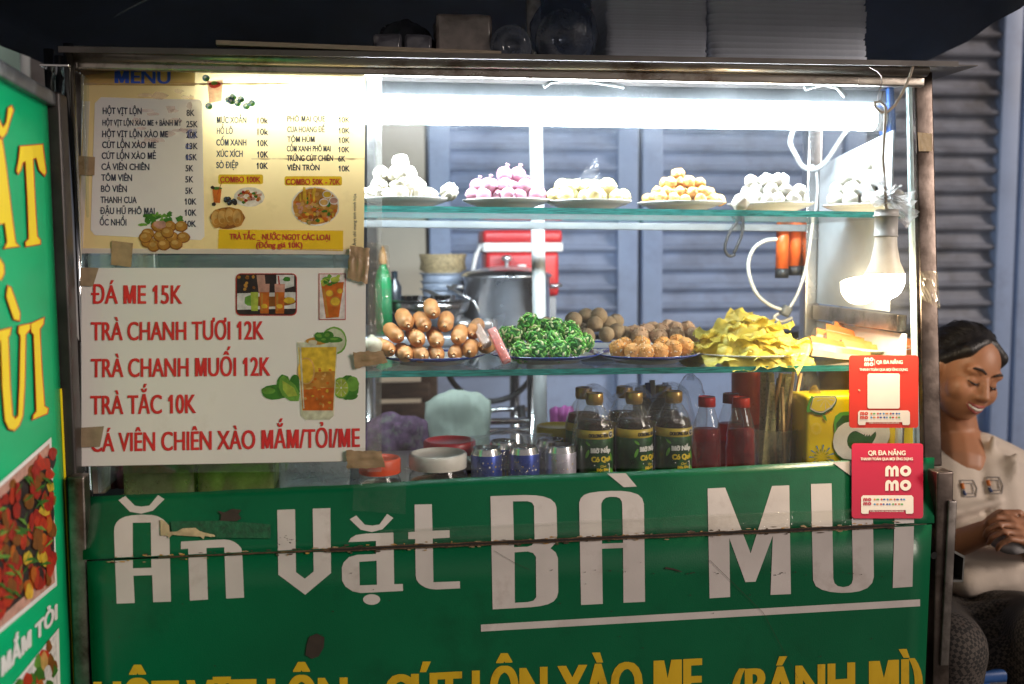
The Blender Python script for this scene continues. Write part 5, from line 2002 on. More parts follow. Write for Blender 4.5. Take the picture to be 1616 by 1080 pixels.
for k in range(420):
    x, y = rr_.uniform(-60, 84), rr_.uniform(700, 1060)
    if inpic(x, y) and inpic(x + 8, y) and inpic(x - 8, y):
        it.append((blob(x, y, rr_.uniform(4, 9), rr_.uniform(8, 17), rr_, 9, .25), rr_.choice([11, 11, 11, 14, 14, 14, 7, 2, 2, 8, 9] if k % 3 else [11, 14, 2])))
for k in range(90):
    x, y = rr_.uniform(-40, 70), rr_.uniform(720, 990)
    if inpic(x, y) and inpic(x + 24, y) and inpic(x - 10, y + 14) and inpic(x + 24, y - 18):
        a2 = rr_.uniform(-1.1, 0.9)
        dx, dy = 20 * math.cos(a2), 26 * math.sin(a2)
        it.append(([(x, y), (x + dx * .5 + 2, y + dy * .5 - 5), (x + dx, y + dy), (x + dx * .5 + 1, y + dy * .5 + 1), ], rr_.choice([3, 3, 4])))
PICM = FRIED + [PR('print pale glass', (0.66, 0.66, 0.5)), PR('print chili', (0.6, 0.05, 0.02))]
pic('food_picture', BB, it, PB, 0.0028, PICM)
it = [([(-60, 1192), (89, 1000), (93, 1150), (-60, 1290)], 6)]
for k in range(40):
    x, y = rr_.uniform(30, 88), rr_.uniform(1012, 1090)
    if y > 1006 + (89 - x) * 1.25:
        it.append((blob(x, y, rr_.uniform(4, 8), rr_.uniform(7, 14), rr_, 9, .25), rr_.choice([2, 7, 3, 3, 4, 14])))
it += [(blob(70, 1045, 6, 16, rr_, 12), 1), (blob(80, 1050, 5, 18, rr_, 12), 2), (blob(76, 1062, 6, 12, rr_, 12), 6)]
pic('food_picture', BB, it, PB, 0.0028, PICM)
b = MB()
text(b, 'CÁ VIÊN XÀO MẮM TỎI', -140, 90, 1218, 40, PB, 0, 0.0026, 0.02, 976, 24, fat=0.9)
b.build('white_lettering', BWHT, BB)

# ================================================================== plates and food
def plate_mesh(R, rim_blue):
    b = MB()
    pr = [(0, 0.004), (R * 0.5, 0.0035), (R * 0.55, 0.0), (R * 0.6, 0.0), (R * 0.62, 0.004), (R * 0.85, 0.0105), (R, 0.0165), (R, 0.0185),
          (R * 0.94, 0.0165), (R * 0.84, 0.0128), (R * 0.6, 0.007), (0, 0.0065)]
    mi = [0] * (len(pr) - 1)
    if rim_blue:
        mi[5] = 1
        mi[6] = 1
        mi[7] = 0
        mi[8] = 1
    b.lathe(pr, (0, 0, 0), 44, mis=mi)
    me = bpy.data.meshes.new('plate')
    b.bm.to_mesh(me)
    me.materials.append(PORC)
    me.materials.append(BLUER)
    return me


PM = {(R, bl): plate_mesh(R, bl) for R, bl in ((0.086, False), (0.104, True), (0.112, True), (0.114, False))}


def plate(px, Y, k, R, blue, label, dx=0):
    x = at(px, Y, 1.2).x
    p = Vector((at(px, Y, shelf_z(k, x)).x, Y, shelf_z(k, x) + 0.0006))
    o = bpy.data.objects.new('plate', PM[(R, blue)])
    COL.objects.link(o)
    o.location = p
    tag(o, label, 'plate')
    return p


def base_mesh(name, mb, mats):
    me = bpy.data.meshes.new(name)
    mb.bm.to_mesh(me)
    mb.bm.free()
    for m in (mats if isinstance(mats, (list, tuple)) else [mats]):
        me.materials.append(m)
    return me


def put(me, name, loc, rot, sc, label, cat, group):
    o = bpy.data.objects.new(name, me)
    COL.objects.link(o)
    o.location = loc
    o.rotation_euler = rot
    o.scale = (sc, sc, sc) if not hasattr(sc, '__len__') else sc
    return tag(o, label, cat, group)


def pile(c, levels, r, R, seed, flat=0.74, jit=0.42, z0=0.007):
    """heap positions: levels = pieces per layer, hexagonal layers, each nested on the last"""
    rr = random.Random(seed)
    res = []
    for li, n in enumerate(levels):
        pts = []
        for i in range(-7, 8):
            for j in range(-7, 8):
                x = (i + 0.5 * (j % 2) + 0.33 * (li % 3)) * 2 * r
                y = (j * 0.87 + 0.3 * (li % 2)) * 2 * r
                pts.append((math.hypot(x * 0.95, y * 1.15) + rr.uniform(0, r * .5), x, y))
        pts.sort()
        for _, x, y in pts[:n]:
            d = math.hypot(x, y)
            if d > R:
                x, y = x * R / d, y * R / d
            lift = 0.010 * max(0, (d / R)) if li == 0 else 0
            res.append(c + Vector((x + rr.uniform(-jit, jit) * r, y + rr.uniform(-jit, jit) * r,
                                   z0 + r * 0.95 + lift * 0.6 + li * r * 2 * flat + rr.uniform(-.12, .12) * r)))
    return res


def rrot(rr):
    return (rr.uniform(0, 6.28), rr.uniform(0, 6.28), rr.uniform(0, 6.28))


rr = random.Random(31)
# ---- upper shelf
UY = 0.20
up_px = [640, 800, 928, 1074, 1216, 1366]
up_lb = ['white saucer under the ridged white fish cakes', 'white saucer under the purple taro balls', 'white saucer under the pale yellow corn balls',
         'white saucer under the orange yellow cheese pieces', 'white saucer under the large heap of white fish balls', 'white saucer under the rightmost white fish balls']
UP_ = [plate(px, UY, 0, 0.086, False, lb) for px, lb in zip(up_px, up_lb)]

# 1 ridged white cakes
CREAM = M('cream fish cake', (0.70, 0.66, 0.54), 0.5, 0, 0.12, 60, bump=0.25, bs=150, rnd=0.08, dirt=(0.55, 0.48, 0.36), ds=60, dt=0.6)


def ridged():
    b = MB()
    w_ = lambda a, z: 1 + 0.09 * math.cos(9 * a)
    b.lathe([(0, -0.0125), (0.011, -0.012), (0.0140, -0.009), (0.0148, 0.0), (0.0140, 0.009), (0.011, 0.012), (0, 0.0125)], seg=54, wob=w_)
    return base_mesh('fish_cake', b, CREAM)


me = ridged()
g_ = 'ridged white fish cakes on the leftmost upper saucer'
for p in pile(UP_[0] + Vector((-0.012, 0, 0)), [15, 10, 5, 1], 0.0148, 0.072, 3):
    put(me, 'fish_cake', p, (rr.uniform(-.9, .9) + (1.57 if rr.random() < .5 else 0), rr.uniform(-.6, .6), rr.uniform(0, 6.28)), rr.uniform(.92, 1.08), 'ridged cream white fish cake heaped on the leftmost upper saucer', 'fish cake', g_)
put(me, 'fish_cake', UP_[0] + Vector((0.083, -0.02, 0.030)), (1.2, 0.35, 0.3), 1.08, 'ridged white fish cake lying alone at the rim beside the purple balls', 'fish cake', g_)

# 2 taro balls with pinched tip
TARO = M('purple taro skin', (0.50, 0.25, 0.33), 0.38, 0, 0.10, 50, sss=0.15, rnd=0.12, bump=0.15, bs=120, dirt=(0.66, 0.45, 0.50), ds=40, dt=0.55)
b = MB()
b.lathe([(0, -0.0145), (0.007, -0.0130), (0.0120, -0.0085), (0.0148, 0.0), (0.0132, 0.0075), (0.0085, 0.0125), (0.0035, 0.0150), (0.0024, 0.0175), (0.0042, 0.0205), (0.003, 0.0215), (0, 0.0205)], seg=26, wob=lambda a, z: 1 + (0.035 * math.cos(9 * a) if z > 0.006 else 0.0))
me = base_mesh('taro_ball', b, TARO)
for i, p in enumerate(pile(UP_[1], [14, 9, 3], 0.0155, 0.074, 5)):
    put(me, 'taro_ball', p, (rr.uniform(-1.9, 1.9), rr.uniform(-1.5, 1.5), rr.uniform(0, 6.28)) if i < 17 else (0.2, 0.3, 0), rr.uniform(.95, 1.1), 'purple taro ball with pinched tip heaped on the upper saucer', 'taro ball', 'purple taro balls on the upper shelf')

# 3 corn balls
CORN = M('corn ball crust', (0.70, 0.58, 0.25), 0.45, 0, 0.2, 90, rnd=0.1, dirt=(0.62, 0.60, 0.42), ds=60, dt=0.5, sss=0.1)


def bumpy(r, amp, fr, sub, seed, mat, name, crumbs=0, cm=None):
    b = MB()
    b.ball((0, 0, 0), r, 0, sub, fn=lambda v: 1 + amp * noise.noise(v * fr + Vector((seed, 0, 0))) + amp * 0.6 * noise.noise(v * fr * 2.3 + Vector((0, seed, 0))))
    r2 = random.Random(seed)
    for k in range(crumbs):
        v = Vector((r2.gauss(0, 1), r2.gauss(0, 1), r2.gauss(0, 1))).normalized()
        b.ball(v * r * r2.uniform(.97, 1.04), (r * r2.uniform(.06, .16), r * r2.uniform(.06, .13), r * r2.uniform(.05, .10)), 1 if r2.random() < .4 else 0, 1)
    return base_mesh(name, b, [mat, cm or mat])


cms = [bumpy(0.0155, 0.10, 4.5, 4, s, CORN, 'corn_ball') for s in (1, 2)]
for p in pile(UP_[2], [15, 9], 0.0162, 0.076, 8, flat=.72):
    put(rr.choice(cms), 'corn_ball', p, rrot(rr), (1.05, 1.05, .95), 'pale yellow corn ball on the upper saucer before the white pole', 'corn ball', 'pale yellow corn balls on the upper shelf')
b = MB()
c_ = UP_[2] + Vector((0.0, 0.0, 0.055))
n6 = 8
vv = []
for j in range(n6 + 1):
    for i in range(n6 + 1):
        u, v = i / n6 - .5, j / n6
        vv.append(c_ + Vector((u * 0.05 * (1 - v * .85) + 0.016 * v, 0.006 * noise.noise((u * 5, v * 4, 1)), v * 0.045 + 0.006 * noise.noise((u * 6, v * 3, 8)))))
b.add(vv, [(j * (n6 + 1) + i, j * (n6 + 1) + i + 1, (j + 1) * (n6 + 1) + i + 1, (j + 1) * (n6 + 1) + i) for j in range(n6) for i in range(n6)])
solo(b, 'plastic_wisp', BAGP, c_, 'wisp of clear plastic standing up from the corn balls', 'plastic wrap')

# 4-6 faceted pieces


def faceted(r, seed, mat, name, amp=0.16, sub=1, bev=0.0022):
    b = bmesh.new()
    bmesh.ops.create_icosphere(b, subdivisions=sub, radius=r)
    r2 = random.Random(seed)
    for v in b.verts:
        v.co *= 1 + r2.uniform(-amp, amp)
    ret = bmesh.ops.convex_hull(b, input=b.verts)
    bmesh.ops.dissolve_limit(b, angle_limit=R_(22), verts=b.verts, edges=b.edges)
    bmesh.ops.bevel(b, geom=list(b.edges), offset=bev, segments=2, profile=0.6, affect='EDGES', clamp_overlap=True)
    for f in b.faces:
        f.smooth = True
    me = bpy.data.meshes.new(name)
    b.to_mesh(me)
    b.free()
    me.materials.append(mat)
    return me


CHEESE = M('orange cheese crust', (0.68, 0.36, 0.09), 0.55, 0, 0.22, 70, bump=0.3, bs=180, rnd=0.14, dirt=(0.72, 0.52, 0.24), ds=50, dt=0.5)
WBALL = M('white fish ball', (0.68, 0.65, 0.56), 0.45, 0, 0.06, 40, bump=0.12, bs=120, rnd=0.05, dirt=(0.58, 0.52, 0.40), ds=45, dt=0.6, sss=0.1)
ch = [faceted(0.0132, s, CHEESE, 'cheese_ball') for s in range(4)]
for p in pile(UP_[3], [26, 18, 9, 2], 0.0125, 0.076, 12):
    put(rr.choice(ch), 'cheese_ball', p, rrot(rr), rr.uniform(.9, 1.12), 'orange yellow faceted cheese piece heaped on the upper saucer', 'cheese ball', 'orange cheese pieces on the upper shelf')
wb = [faceted(0.0155, s + 20, WBALL, 'fish_ball', 0.12) for s in range(4)]
for p in pile(UP_[4], [19, 13, 6], 0.0145, 0.078, 14):
    put(rr.choice(wb), 'fish_ball', p, rrot(rr), rr.uniform(.95, 1.15), 'white faceted fish ball in the heap left of the grey cord knot', 'fish ball', 'white fish balls on the fifth upper saucer')
z_ = shelf_z(0, UP_[4].x)
put(wb[0], 'fish_ball', Vector((at(1168, 0.11, z_).x, 0.11, z_ + 0.0165)), (0.3, 0.2, 1), 1.25, 'white fish ball lying on the glass shelf before the two saucers', 'fish ball', 'white fish balls on the fifth upper saucer')
wr = [bumpy(0.0165, 0.05, 2.2, 3, s + 5, WBALL, 'fish_ball') for s in range(2)]
for p in pile(UP_[5] + Vector((-0.004, -0.01, 0)), [14, 10, 6, 2], 0.0165, 0.068, 16):
    put(rr.choice(wr), 'fish_ball', p, rrot(rr), rr.uniform(.95, 1.12), 'white round fish ball behind the hanging bulb socket', 'fish ball', 'white fish balls on the rightmost upper saucer')

# ---- lower shelf
P1 = plate(682, 0.17, 1, 0.104, True, 'blue rimmed plate under the brown sausages')
P2 = plate(862, 0.175, 1, 0.112, True, 'blue rimmed plate under the green rice balls')
P3 = plate(948, 0.335, 1, 0.104, True, 'blue rimmed plate at the back under the grey brown meatballs')
P4 = plate(1020, 0.15, 1, 0.104, True, 'blue rimmed plate under the orange breaded balls')
P5 = plate(1068, 0.345, 1, 0.104, True, 'blue rimmed plate at the back under the pink crumbed pieces')
P6 = plate(1178, 0.16, 1, 0.114, False, 'white plate under the yellow wonton pile')
P7 = plate(1350, 0.24, 1, 0.114, False, 'white plate under the crab bread sticks at the right')

# sausages
SAU = M('sausage skin', (0.62, 0.27, 0.085), 0.45, 0, 0.16, 30, bump=0.06, bs=90, rnd=0.14, dirt=(0.58, 0.34, 0.16), ds=26, dt=0.5, spec=0.3)
SAT = M('sausage cut end', (0.85, 0.70, 0.48), 0.5, 0, 0.1, 60)


def sausage(seed):
    b = MB()
    r = 0.0158
    h = 0.036
    pr = [(0, -h - 0.002), (0.004, -h - 0.0025), (0.0095, -h + 0.001), (0.0138, -h + 0.007), (r, -h + 0.015), (r * 1.02, 0), (r, h - 0.015), (0.0138, h - 0.007), (0.009, h - 0.001), (0.004, h + 0.001), (0, h)]

    def wb_(a, z):
        k = max(0, (abs(z) - h * .7) / (h * .3))
        return 1 + 0.045 * k * math.cos(5 * a + seed) + 0.02 * noise.noise((math.cos(a) + seed, math.sin(a), z * 40))
    b.lathe(pr, seg=30, wob=wb_)
    b.capsule((0.001, 0, -h + 0.001), (0.002, 0.001, -h - 0.0035), 0.0034, 0.0022, 1, 10)
    return base_mesh('sausage', b, [SAU, SAT])


sm = [sausage(s) for s in (0, 2, 5)]
ends = [(618, 552, 0.085), (643, 559, 0.078), (667, 560, 0.076), (691, 560, 0.076), (716, 558, 0.078), (740, 552, 0.082), (762, 546, 0.095),
        (631, 532, 0.095), (661, 536, 0.086), (691, 539, 0.084), (722, 533, 0.088), (744, 526, 0.12), (643, 511, 0.105), (671, 513, 0.10), (702, 513, 0.10), (684, 493, 0.105)]
for i, (px, py, Y) in enumerate(ends):
    p = P(px, py, Y)
    yaw = (px - 690) * 0.0045 + rr.uniform(-.12, .12)
    pit = rr.uniform(.06, .16) if py > 540 else rr.uniform(.14, .3)
    d = Vector((math.sin((px - 690) * 0.006) * .9 + rr.uniform(-.12, .12), math.cos(yaw), pit)).normalized()
    o = put(sm[i % 3], 'sausage', p + d * 0.034 - Vector((0, 0, 0.003)), (0, 0, 0), rr.uniform(.88, .98), 'plump brown sausage in the stack on the left plate' if i != 15 else 'plump brown sausage at the very top of the stack', 'sausage', 'stacked brown sausages on the lower shelf')
    o.rotation_mode = 'QUATERNION'
    o.rotation_quaternion = d.to_track_quat('Z', 'Y') @ Matrix.Rotation(rr.uniform(0, 6.28), 3, 'Z').to_quaternion()
# onion at the far left
b = MB()
b.lathe([(0, -0.016), (0.012, -0.0145), (0.0195, -0.006), (0.0205, 0.002), (0.016, 0.012), (0.006, 0.017), (0.003, 0.021), (0, 0.022)], seg=26)
zq = shelf_z(1, at(590, 0.10, 1.0).x)
oc = Vector((at(588, 0.10, zq).x, 0.10, zq + 0.040))
solo(b, 'egg_cake', M('pale steamed cake', (0.66, 0.62, 0.46), 0.5, 0, 0.06, 30), (0, 0, 0), 'pale cream round piece left of the sausage plate', 'fish cake').location = oc
b = MB()
b.ball((0, 0, 0), (0.024, 0.024, 0.020), 0, 3, fn=lambda v: 1 + 0.05 * noise.noise(v * 2))
solo(b, 'tofu_ball', M('pale steamed cake', (0.66, 0.62, 0.46), 0.5), (0, 0, 0), 'pale cream ball propping the round piece left of the sausages', 'fish ball').location = Vector((oc.x - 0.004, oc.y + 0.012, zq + 0.0195))

# crab sticks in clear film
CRAB = M('crab stick red', (0.62, 0.10, 0.07), 0.4, 0, 0.35, 30, dirt=(0.72, 0.50, 0.44), ds=30, dt=0.50, stretch=(1, 1, 5), coat=0.3)
for k, (a_, c_, lb) in enumerate((((800, 572, 0.045), (776, 520, 0.10), 'red and white crab stick in clear film lying over the front rim'), ((770, 545, 0.085), (752, 516, 0.14), 'pale crab stick in torn film tucked behind the red one'))):
    pa, pc = P(*a_), P(*c_)
    t = thing('crab_stick', pa, lb, 'crab stick')
    b = MB()
    side = (pc - pa).cross(Vector((0, 1, 0))).normalized()
    b.bar(pa, pc, 0.017, 0.012, 0, 0.004, side=side)
    b.build('stick', CRAB if k == 0 else M('pale crab stick', (0.7, 0.5, 0.42), 0.4, 0, 0.2, 30), t)
    b = MB()
    n6 = 9
    vv = []
    dd = pc - pa
    nn = side.cross(dd.normalized())
    if nn.y > 0:
        nn = -nn
    for j in range(n6 + 1):
        for i in range(n6 + 1):
            u, v = i / n6 - .5, j / n6
            ww = 0.022 + 0.012 * max(0, v - 0.75) * 4
            vv.append(pa - dd * 0.06 + dd * (1.28 * v) + side * (u * ww) + nn * (0.0085 + 0.004 * noise.noise((u * 5 + k, v * 6, 2)) - 0.012 * (2 * u) ** 2))
    b.add(vv, [(j * (n6 + 1) + i, j * (n6 + 1) + i + 1, (j + 1) * (n6 + 1) + i + 1, (j + 1) * (n6 + 1) + i) for j in range(n6) for i in range(n6)])
    b.build('film', CL('stick film', (0.92, 0.9, 0.88), 1.4, 0.16, (0.8, 0.72, 0.68), 0.2, 40, 0.8), t)

# green rice balls
GR = [M('green rice', (0.10, 0.46, 0.05), 0.5, 0, 0.25, 120, rnd=0.12, coat=0.15), M('light green rice', (0.26, 0.60, 0.12), 0.5, 0, 0.2, 120, rnd=0.1), M('pale rice', (0.66, 0.70, 0.38), 0.55, 0, 0.15, 120), M('deep green rice and crevice shade', (0.02, 0.17, 0.02), 0.6, 0, 0.2, 100)]


def riceball(seed):
    b = MB()
    r2 = random.Random(seed)
    r = 0.0195
    b.ball((0, 0, 0), (r * .92, r * .92, r * .88), 3, 2)  # darker core colour paints shade into the crevices between grains
    n = 84
    for k in range(n):
        zz = 1 - 2 * (k + .5) / n
        ph = k * 2.39996
        v = Vector((math.sqrt(1 - zz * zz) * math.cos(ph), math.sqrt(1 - zz * zz) * math.sin(ph), zz))
        v = (v + Vector((r2.gauss(0, .1), r2.gauss(0, .1), r2.gauss(0, .1)))).normalized()
        t1 = v.orthogonal().normalized()
        t1 = (Matrix.Rotation(r2.uniform(0, 6.28), 3, v) @ t1 + v * r2.uniform(-.15, .45)).normalized()
        y = v.cross(t1).normalized()
        zx = t1.cross(y)
        mt = Matrix((t1, y, zx)).transposed().to_4x4()
        b.ball(v * r * r2.uniform(.9, 1.05), (r * r2.uniform(.26, .38), r * r2.uniform(.10, .14), r * .08), r2.choices([0, 1, 2, 3], [4, 3.4, 2.4, .8])[0], 1, mt=mt)
    return base_mesh('rice_ball', b, GR)


gm_ = [riceball(s) for s in (1, 2, 3)]
gpos = [(835, 512, .13), (812, 531, .12), (851, 553, .075), (876, 519, .125), (908, 545, .085), (882, 554, .07), (822, 556, .08), (899, 521, .135), (800, 533, .14), (845, 533, .105), (872, 538, .10), (902, 532, .12), (922, 541, .13), (858, 521, .16), (884, 535, .15)]
for i, (px, py, Y) in enumerate(gpos):
    put(gm_[i % 3], 'rice_ball', P(px, py, Y + 0.03), rrot(rr), rr.uniform(.92, 1.12), 'shaggy green rice coated ball on the lower plate', 'rice ball', 'green rice balls on the lower shelf')

# grey brown meatballs
MEAT = M('grey brown meatball', (0.30, 0.22, 0.135), 0.65, 0, 0.14, 50, bump=0.35, bs=260, rnd=0.12, dirt=(0.38, 0.31, 0.22), ds=70, dt=0.5)
mm_ = [bumpy(0.0172, 0.05, 2.5, 3, s + 40, MEAT, 'meatball') for s in (0, 1)]
for i, (px, py, Y) in enumerate([(905, 506, .30), (926, 532, .27), (957, 528, .265), (973, 523, .28), (939, 512, .29), (906, 527, .30), (945, 499, .31), (984, 528, .30), (918, 521, .31), (960, 512, .32), (932, 505, .33), (900, 517, .33), (972, 508, .34), (862, 513, .36), (925, 500, .32)]):
    put(mm_[i % 2], 'meatball', P(px, py, Y), rrot(rr), rr.uniform(.95, 1.1), 'grey brown meatball on the back plate between green and orange food', 'meatball', 'grey brown meatballs at the back')

# orange breaded balls with sugar-like crumbs
ORB = M('orange bread crust', (0.60, 0.27, 0.06), 0.6, 0, 0.3, 110, bump=0.4, bs=250, rnd=0.1)
CRB = M('pale crumb', (0.74, 0.60, 0.40), 0.65, 0, 0.1, 100)
om = [bumpy(0.0175, 0.10, 3.0, 3, s + 60, ORB, 'breaded_ball', 70, CRB) for s in (0, 1, 2)]
for i, (px, py, Y) in enumerate([(976, 551, .12), (998, 555, .10), (1018, 556, .095), (1040, 555, .10), (1062, 551, .11), (1080, 547, .13), (985, 545, .16), (1012, 545, .15), (1046, 545, .15), (1068, 541, .17)]):
    put(om[i % 3], 'breaded_ball', P(px, py, Y), rrot(rr), rr.uniform(.92, 1.06), 'orange breaded ball with white crumbs on the front plate', 'breaded ball', 'orange breaded balls on the lower shelf')
PKB = M('pinkish crumb crust', (0.55, 0.36, 0.24), 0.65, 0, 0.2, 90, bump=0.4, bs=220, rnd=0.1)
pkm = [bumpy(0.0185, 0.12, 2.6, 3, s + 80, PKB, 'crumbed_piece', 45, CRB) for s in (0, 1)]
for i, (px, py, Y) in enumerate([(1000, 523, .30), (1020, 521, .29), (1043, 521, .29), (1065, 520, .29), (1085, 517, .30), (1010, 528, .26), (1040, 529, .26), (1068, 528, .26), (1030, 518, .34), (1055, 517, .34), (1092, 527, .28)]):
    put(pkm[i % 2], 'crumbed_piece', P(px, py + 3, Y), rrot(rr), (1.15, 1, .9), 'pinkish crumbed piece on the back plate behind the orange balls', 'breaded piece', 'pinkish crumbed pieces at the back')

# yellow wontons
WON = M('yellow wonton dough', (0.78, 0.64, 0.10), 0.45, 0, 0.12, 30, bump=0.15, bs=60, rnd=0.10, transl=0.25, dirt=(0.68, 0.60, 0.20), ds=30, dt=0.55)


def wonton(seed):
    b = MB()
    n = 13
    vs = []
    for j in range(n + 1):
        for i in range(n + 1):
            u, v = i / n * 2 - 1, j / n * 2 - 1
            d = math.hypot(u, v)
            core = math.exp(-(d / 0.55) ** 2)
            gather = 1 - 0.35 * math.exp(-((d - 0.6) / 0.22) ** 2)
            z = 0.017 * core + 0.016 * max(0, d - 0.55) * (0.5 + 1.0 * noise.noise((u * 1.9 + seed, v * 1.9, 1))) + 0.008 * noise.noise((u * 3.2, v * 3.2, seed * 2)) + 0.003 * noise.noise((u * 9, v * 9, seed))
            vs.append((u * 0.038 * gather, v * 0.038 * gather, z))
    b.add(vs, [(j * (n + 1) + i, j * (n + 1) + i + 1, (j + 1) * (n + 1) + i + 1, (j + 1) * (n + 1) + i) for j in range(n) for i in range(n)])
    b.ball((0, 0, 0.006), (0.016, 0.016, 0.009), 0, 2)
    return base_mesh('wonton', b, WON)


wm = [wonton(s) for s in (1, 4, 7, 9, 12)]
wpos = []
for li, (n, R, z) in enumerate(((11, 0.092, 0.019), (10, 0.074, 0.031), (8, 0.056, 0.043), (5, 0.034, 0.055), (2, 0.014, 0.063))):
    for k in range(n):
        a = 2 * math.pi * (k + .37 * li) / n + rr.uniform(-.2, .2)
        wpos.append((P6 + Vector((R * math.cos(a), R * 0.85 * math.sin(a), z + rr.uniform(-.003, .003))), a, li))
for i, (p, a, li) in enumerate(wpos):
    o = put(wm[i % 5], 'wonton', p, (0, 0, 0), rr.uniform(1.05, 1.3), 'crumpled yellow wonton in the big pile on the white plate', 'wonton', 'yellow wontons on the lower shelf')
    tilt = 0.55 - 0.1 * li
    o.rotation_euler = (Matrix.Rotation(rr.uniform(-.3, .3), 3, 'X') @ Matrix.Rotation(a, 3, 'Z') @ Matrix.Rotation(tilt + rr.uniform(-.35, .35), 3, 'Y') @ Matrix.Rotation(rr.uniform(0, 6.28), 3, 'Z')).to_euler()

# bread-crusted sticks
STW = M('stick white flesh', (0.58, 0.48, 0.36), 0.5, 0, 0.10, 50, bump=0.15, bs=90, dirt=(0.55, 0.30, 0.12), ds=30, dt=0.58)
STO = M('stick orange skin', (0.52, 0.15, 0.025), 0.45, 0, 0.3, 40)


def stickmesh(seed):
    b = MB()
    L_, w_, h_ = 0.135, 0.026, 0.022
    secs = []
    n = 10
    for k in range(n + 1):
        t_ = k / n
        s = 1 - 0.25 * t_
        yb_ = 0.003 * noise.noise((t_ * 3, seed, 0))
        secs.append([(-L_ / 2 + L_ * t_, -w_ / 2 * s + yb_, 0), (-L_ / 2 + L_ * t_, w_ / 2 * s + yb_, 0), (-L_ / 2 + L_ * t_, w_ * .42 * s + yb_, h_ * .75 * s), (-L_ / 2 + L_ * t_, 0.0 + yb_, h_ * s), (-L_ / 2 + L_ * t_, -w_ * .42 * s + yb_, h_ * .6 * s)])
    vs = [p for s in secs for p in s]
    m = 5
    for k in range(n):
        for j in range(m):
            b.bm.verts.ensure_lookup_table()
    allv = [b.bm.verts.new(v) for v in vs]
    for k in range(n):
        for j in range(m):
            f = b.bm.faces.new([allv[k * m + j], allv[k * m + (j + 1) % m], allv[(k + 1) * m + (j + 1) % m], allv[(k + 1) * m + j]])
            f.material_index = 1 if j in (2, 3) else 0
            f.smooth = False
    b.bm.faces.new(allv[:m][::-1])
    b.bm.faces.new(allv[-m:])
    return base_mesh('crab_bread', b, [STW, STO])


stm = [stickmesh(s) for s in (1, 2)]
stp = [((1274, 541, .16), (1400, 560, .20)), ((1283, 528, .22), (1415, 553, .22)), ((1298, 521, .27), (1428, 550, .26)), ((1312, 517, .32), (1436, 543, .30)), ((1345, 518, .34), (1446, 546, .30)), ((1325, 547, .18), (1440, 561, .15)), ((1278, 553, .13), (1370, 563, .12)), ((1365, 550, .2), (1450, 557, .17)), ((1300, 536, .2), (1420, 556, .18)), ((1390, 535, .26), (1452, 552, .22))]
for i, (a, c) in enumerate(stp):
    pa, pc = P(*a), P(*c)
    d = (pc - pa)
    o = put(stm[i % 2], 'crab_bread', (pa + pc) / 2 - Vector((0, 0, .006)), (0, 0, 0), (d.length / 0.135, 1, 1), 'long white stick with orange skin on the right plate', 'bread stick', 'orange skinned sticks by the bulb')
    o.rotation_mode = 'QUATERNION'
    zax = Vector((0, -0.35, 1))
    x = d.normalized()
    y = zax.cross(x).normalized()
    z = x.cross(y)
    o.rotation_quaternion = Matrix((x, y, z)).transposed().to_quaternion()

# ================================================================== counter: jars, cans, bottles
def cpos(px, Y, z=CZ + 0.001):
    return at(px, Y, z)


def topz(px, py, Y):
    return P(px, py, Y).z


def jar(px, Y, ytop_, w_px, lidh_px, lidm, content, label, ring=False):
    c = cpos(px, Y)
    sc_ = (P(px + 10, 650, Y) - P(px, 650, Y)).length / 10
    r = w_px / 2 * sc_
    zt = topz(px, ytop_, Y) - c.z
    lh = lidh_px * sc_
    t = thing('food_jar', c, label, 'jar')
    b = MB()
    zb = zt - lh
    b.lathe([(0, 0), (r * .92, 0), (r * .98, 0.006), (r, 0.012), (r, zb - 0.022), (r * .97, zb - 0.012), (r * .86, zb - 0.004), (r * .86, zb + 0.004)], c, 36)
    b.build('jar_body', CL('jar plastic', (0.9, 0.92, 0.92), 1.45, 0.06, (0.8, 0.8, 0.8), 0.05, 40), t)
    b = MB()
    b.lathe([(0, 0.003), (r * .9, 0.004), (r * .94, 0.012), (r * .94, zb - 0.035), (r * .85, zb - 0.030), (0, zb - 0.028)], c, 30)
    b.build('contents', content, t)
    b = MB()
    b.lathe([(0, zb + 0.001), (r * .97, zb + 0.001), (r * .98, zb + 0.002), (r * .98, zt - 0.004), (r * .94, zt - 0.0005), (r * .86, zt), (r * .82, zt - 0.0035), (0, zt - 0.0035)], c, 40, wob=lambda a, z: 1 + 0.004 * math.cos(60 * a))
    b.build('lid', lidm, t)
    return c, r, zt


ROCK = M('dried shrimp', (0.35, 0.20, 0.12), 0.7, 0, 0.5, 70, bump=0.6, bs=120)
jar(600, 0.10, 722, 68, 25, M('orange red lid', (0.72, 0.08, 0.02), 0.4, 0, 0.06), M('pale jar contents', (0.5, 0.45, 0.38), 0.7, 0, 0.4, 60, bump=0.5), 'clear jar with orange red lid behind the lower tape')
c, r, zt = jar(692, 0.105, 714, 94, 24, M('cream white lid', (0.66, 0.62, 0.55), 0.45, 0, 0.05, dirt=(0.5, 0.44, 0.36), ds=14), ROCK, 'wide clear jar with cream white lid right of the orange lidded jar')
jar(710, 0.24, 694, 84, 22, M('dark red lid', (0.45, 0.02, 0.03), 0.35, 0, 0.06), M('pale jar contents', (0.5, 0.45, 0.38), 0.7), 'clear jar with dark red lid behind the white lidded jar')
jar(882, 0.26, 671, 72, 25, M('mustard yellow lid', (0.50, 0.36, 0.03), 0.35, 0, 0.06), M('yellow jar contents', (0.5, 0.36, 0.1), 0.7), 'jar with mustard yellow lid behind the cans')

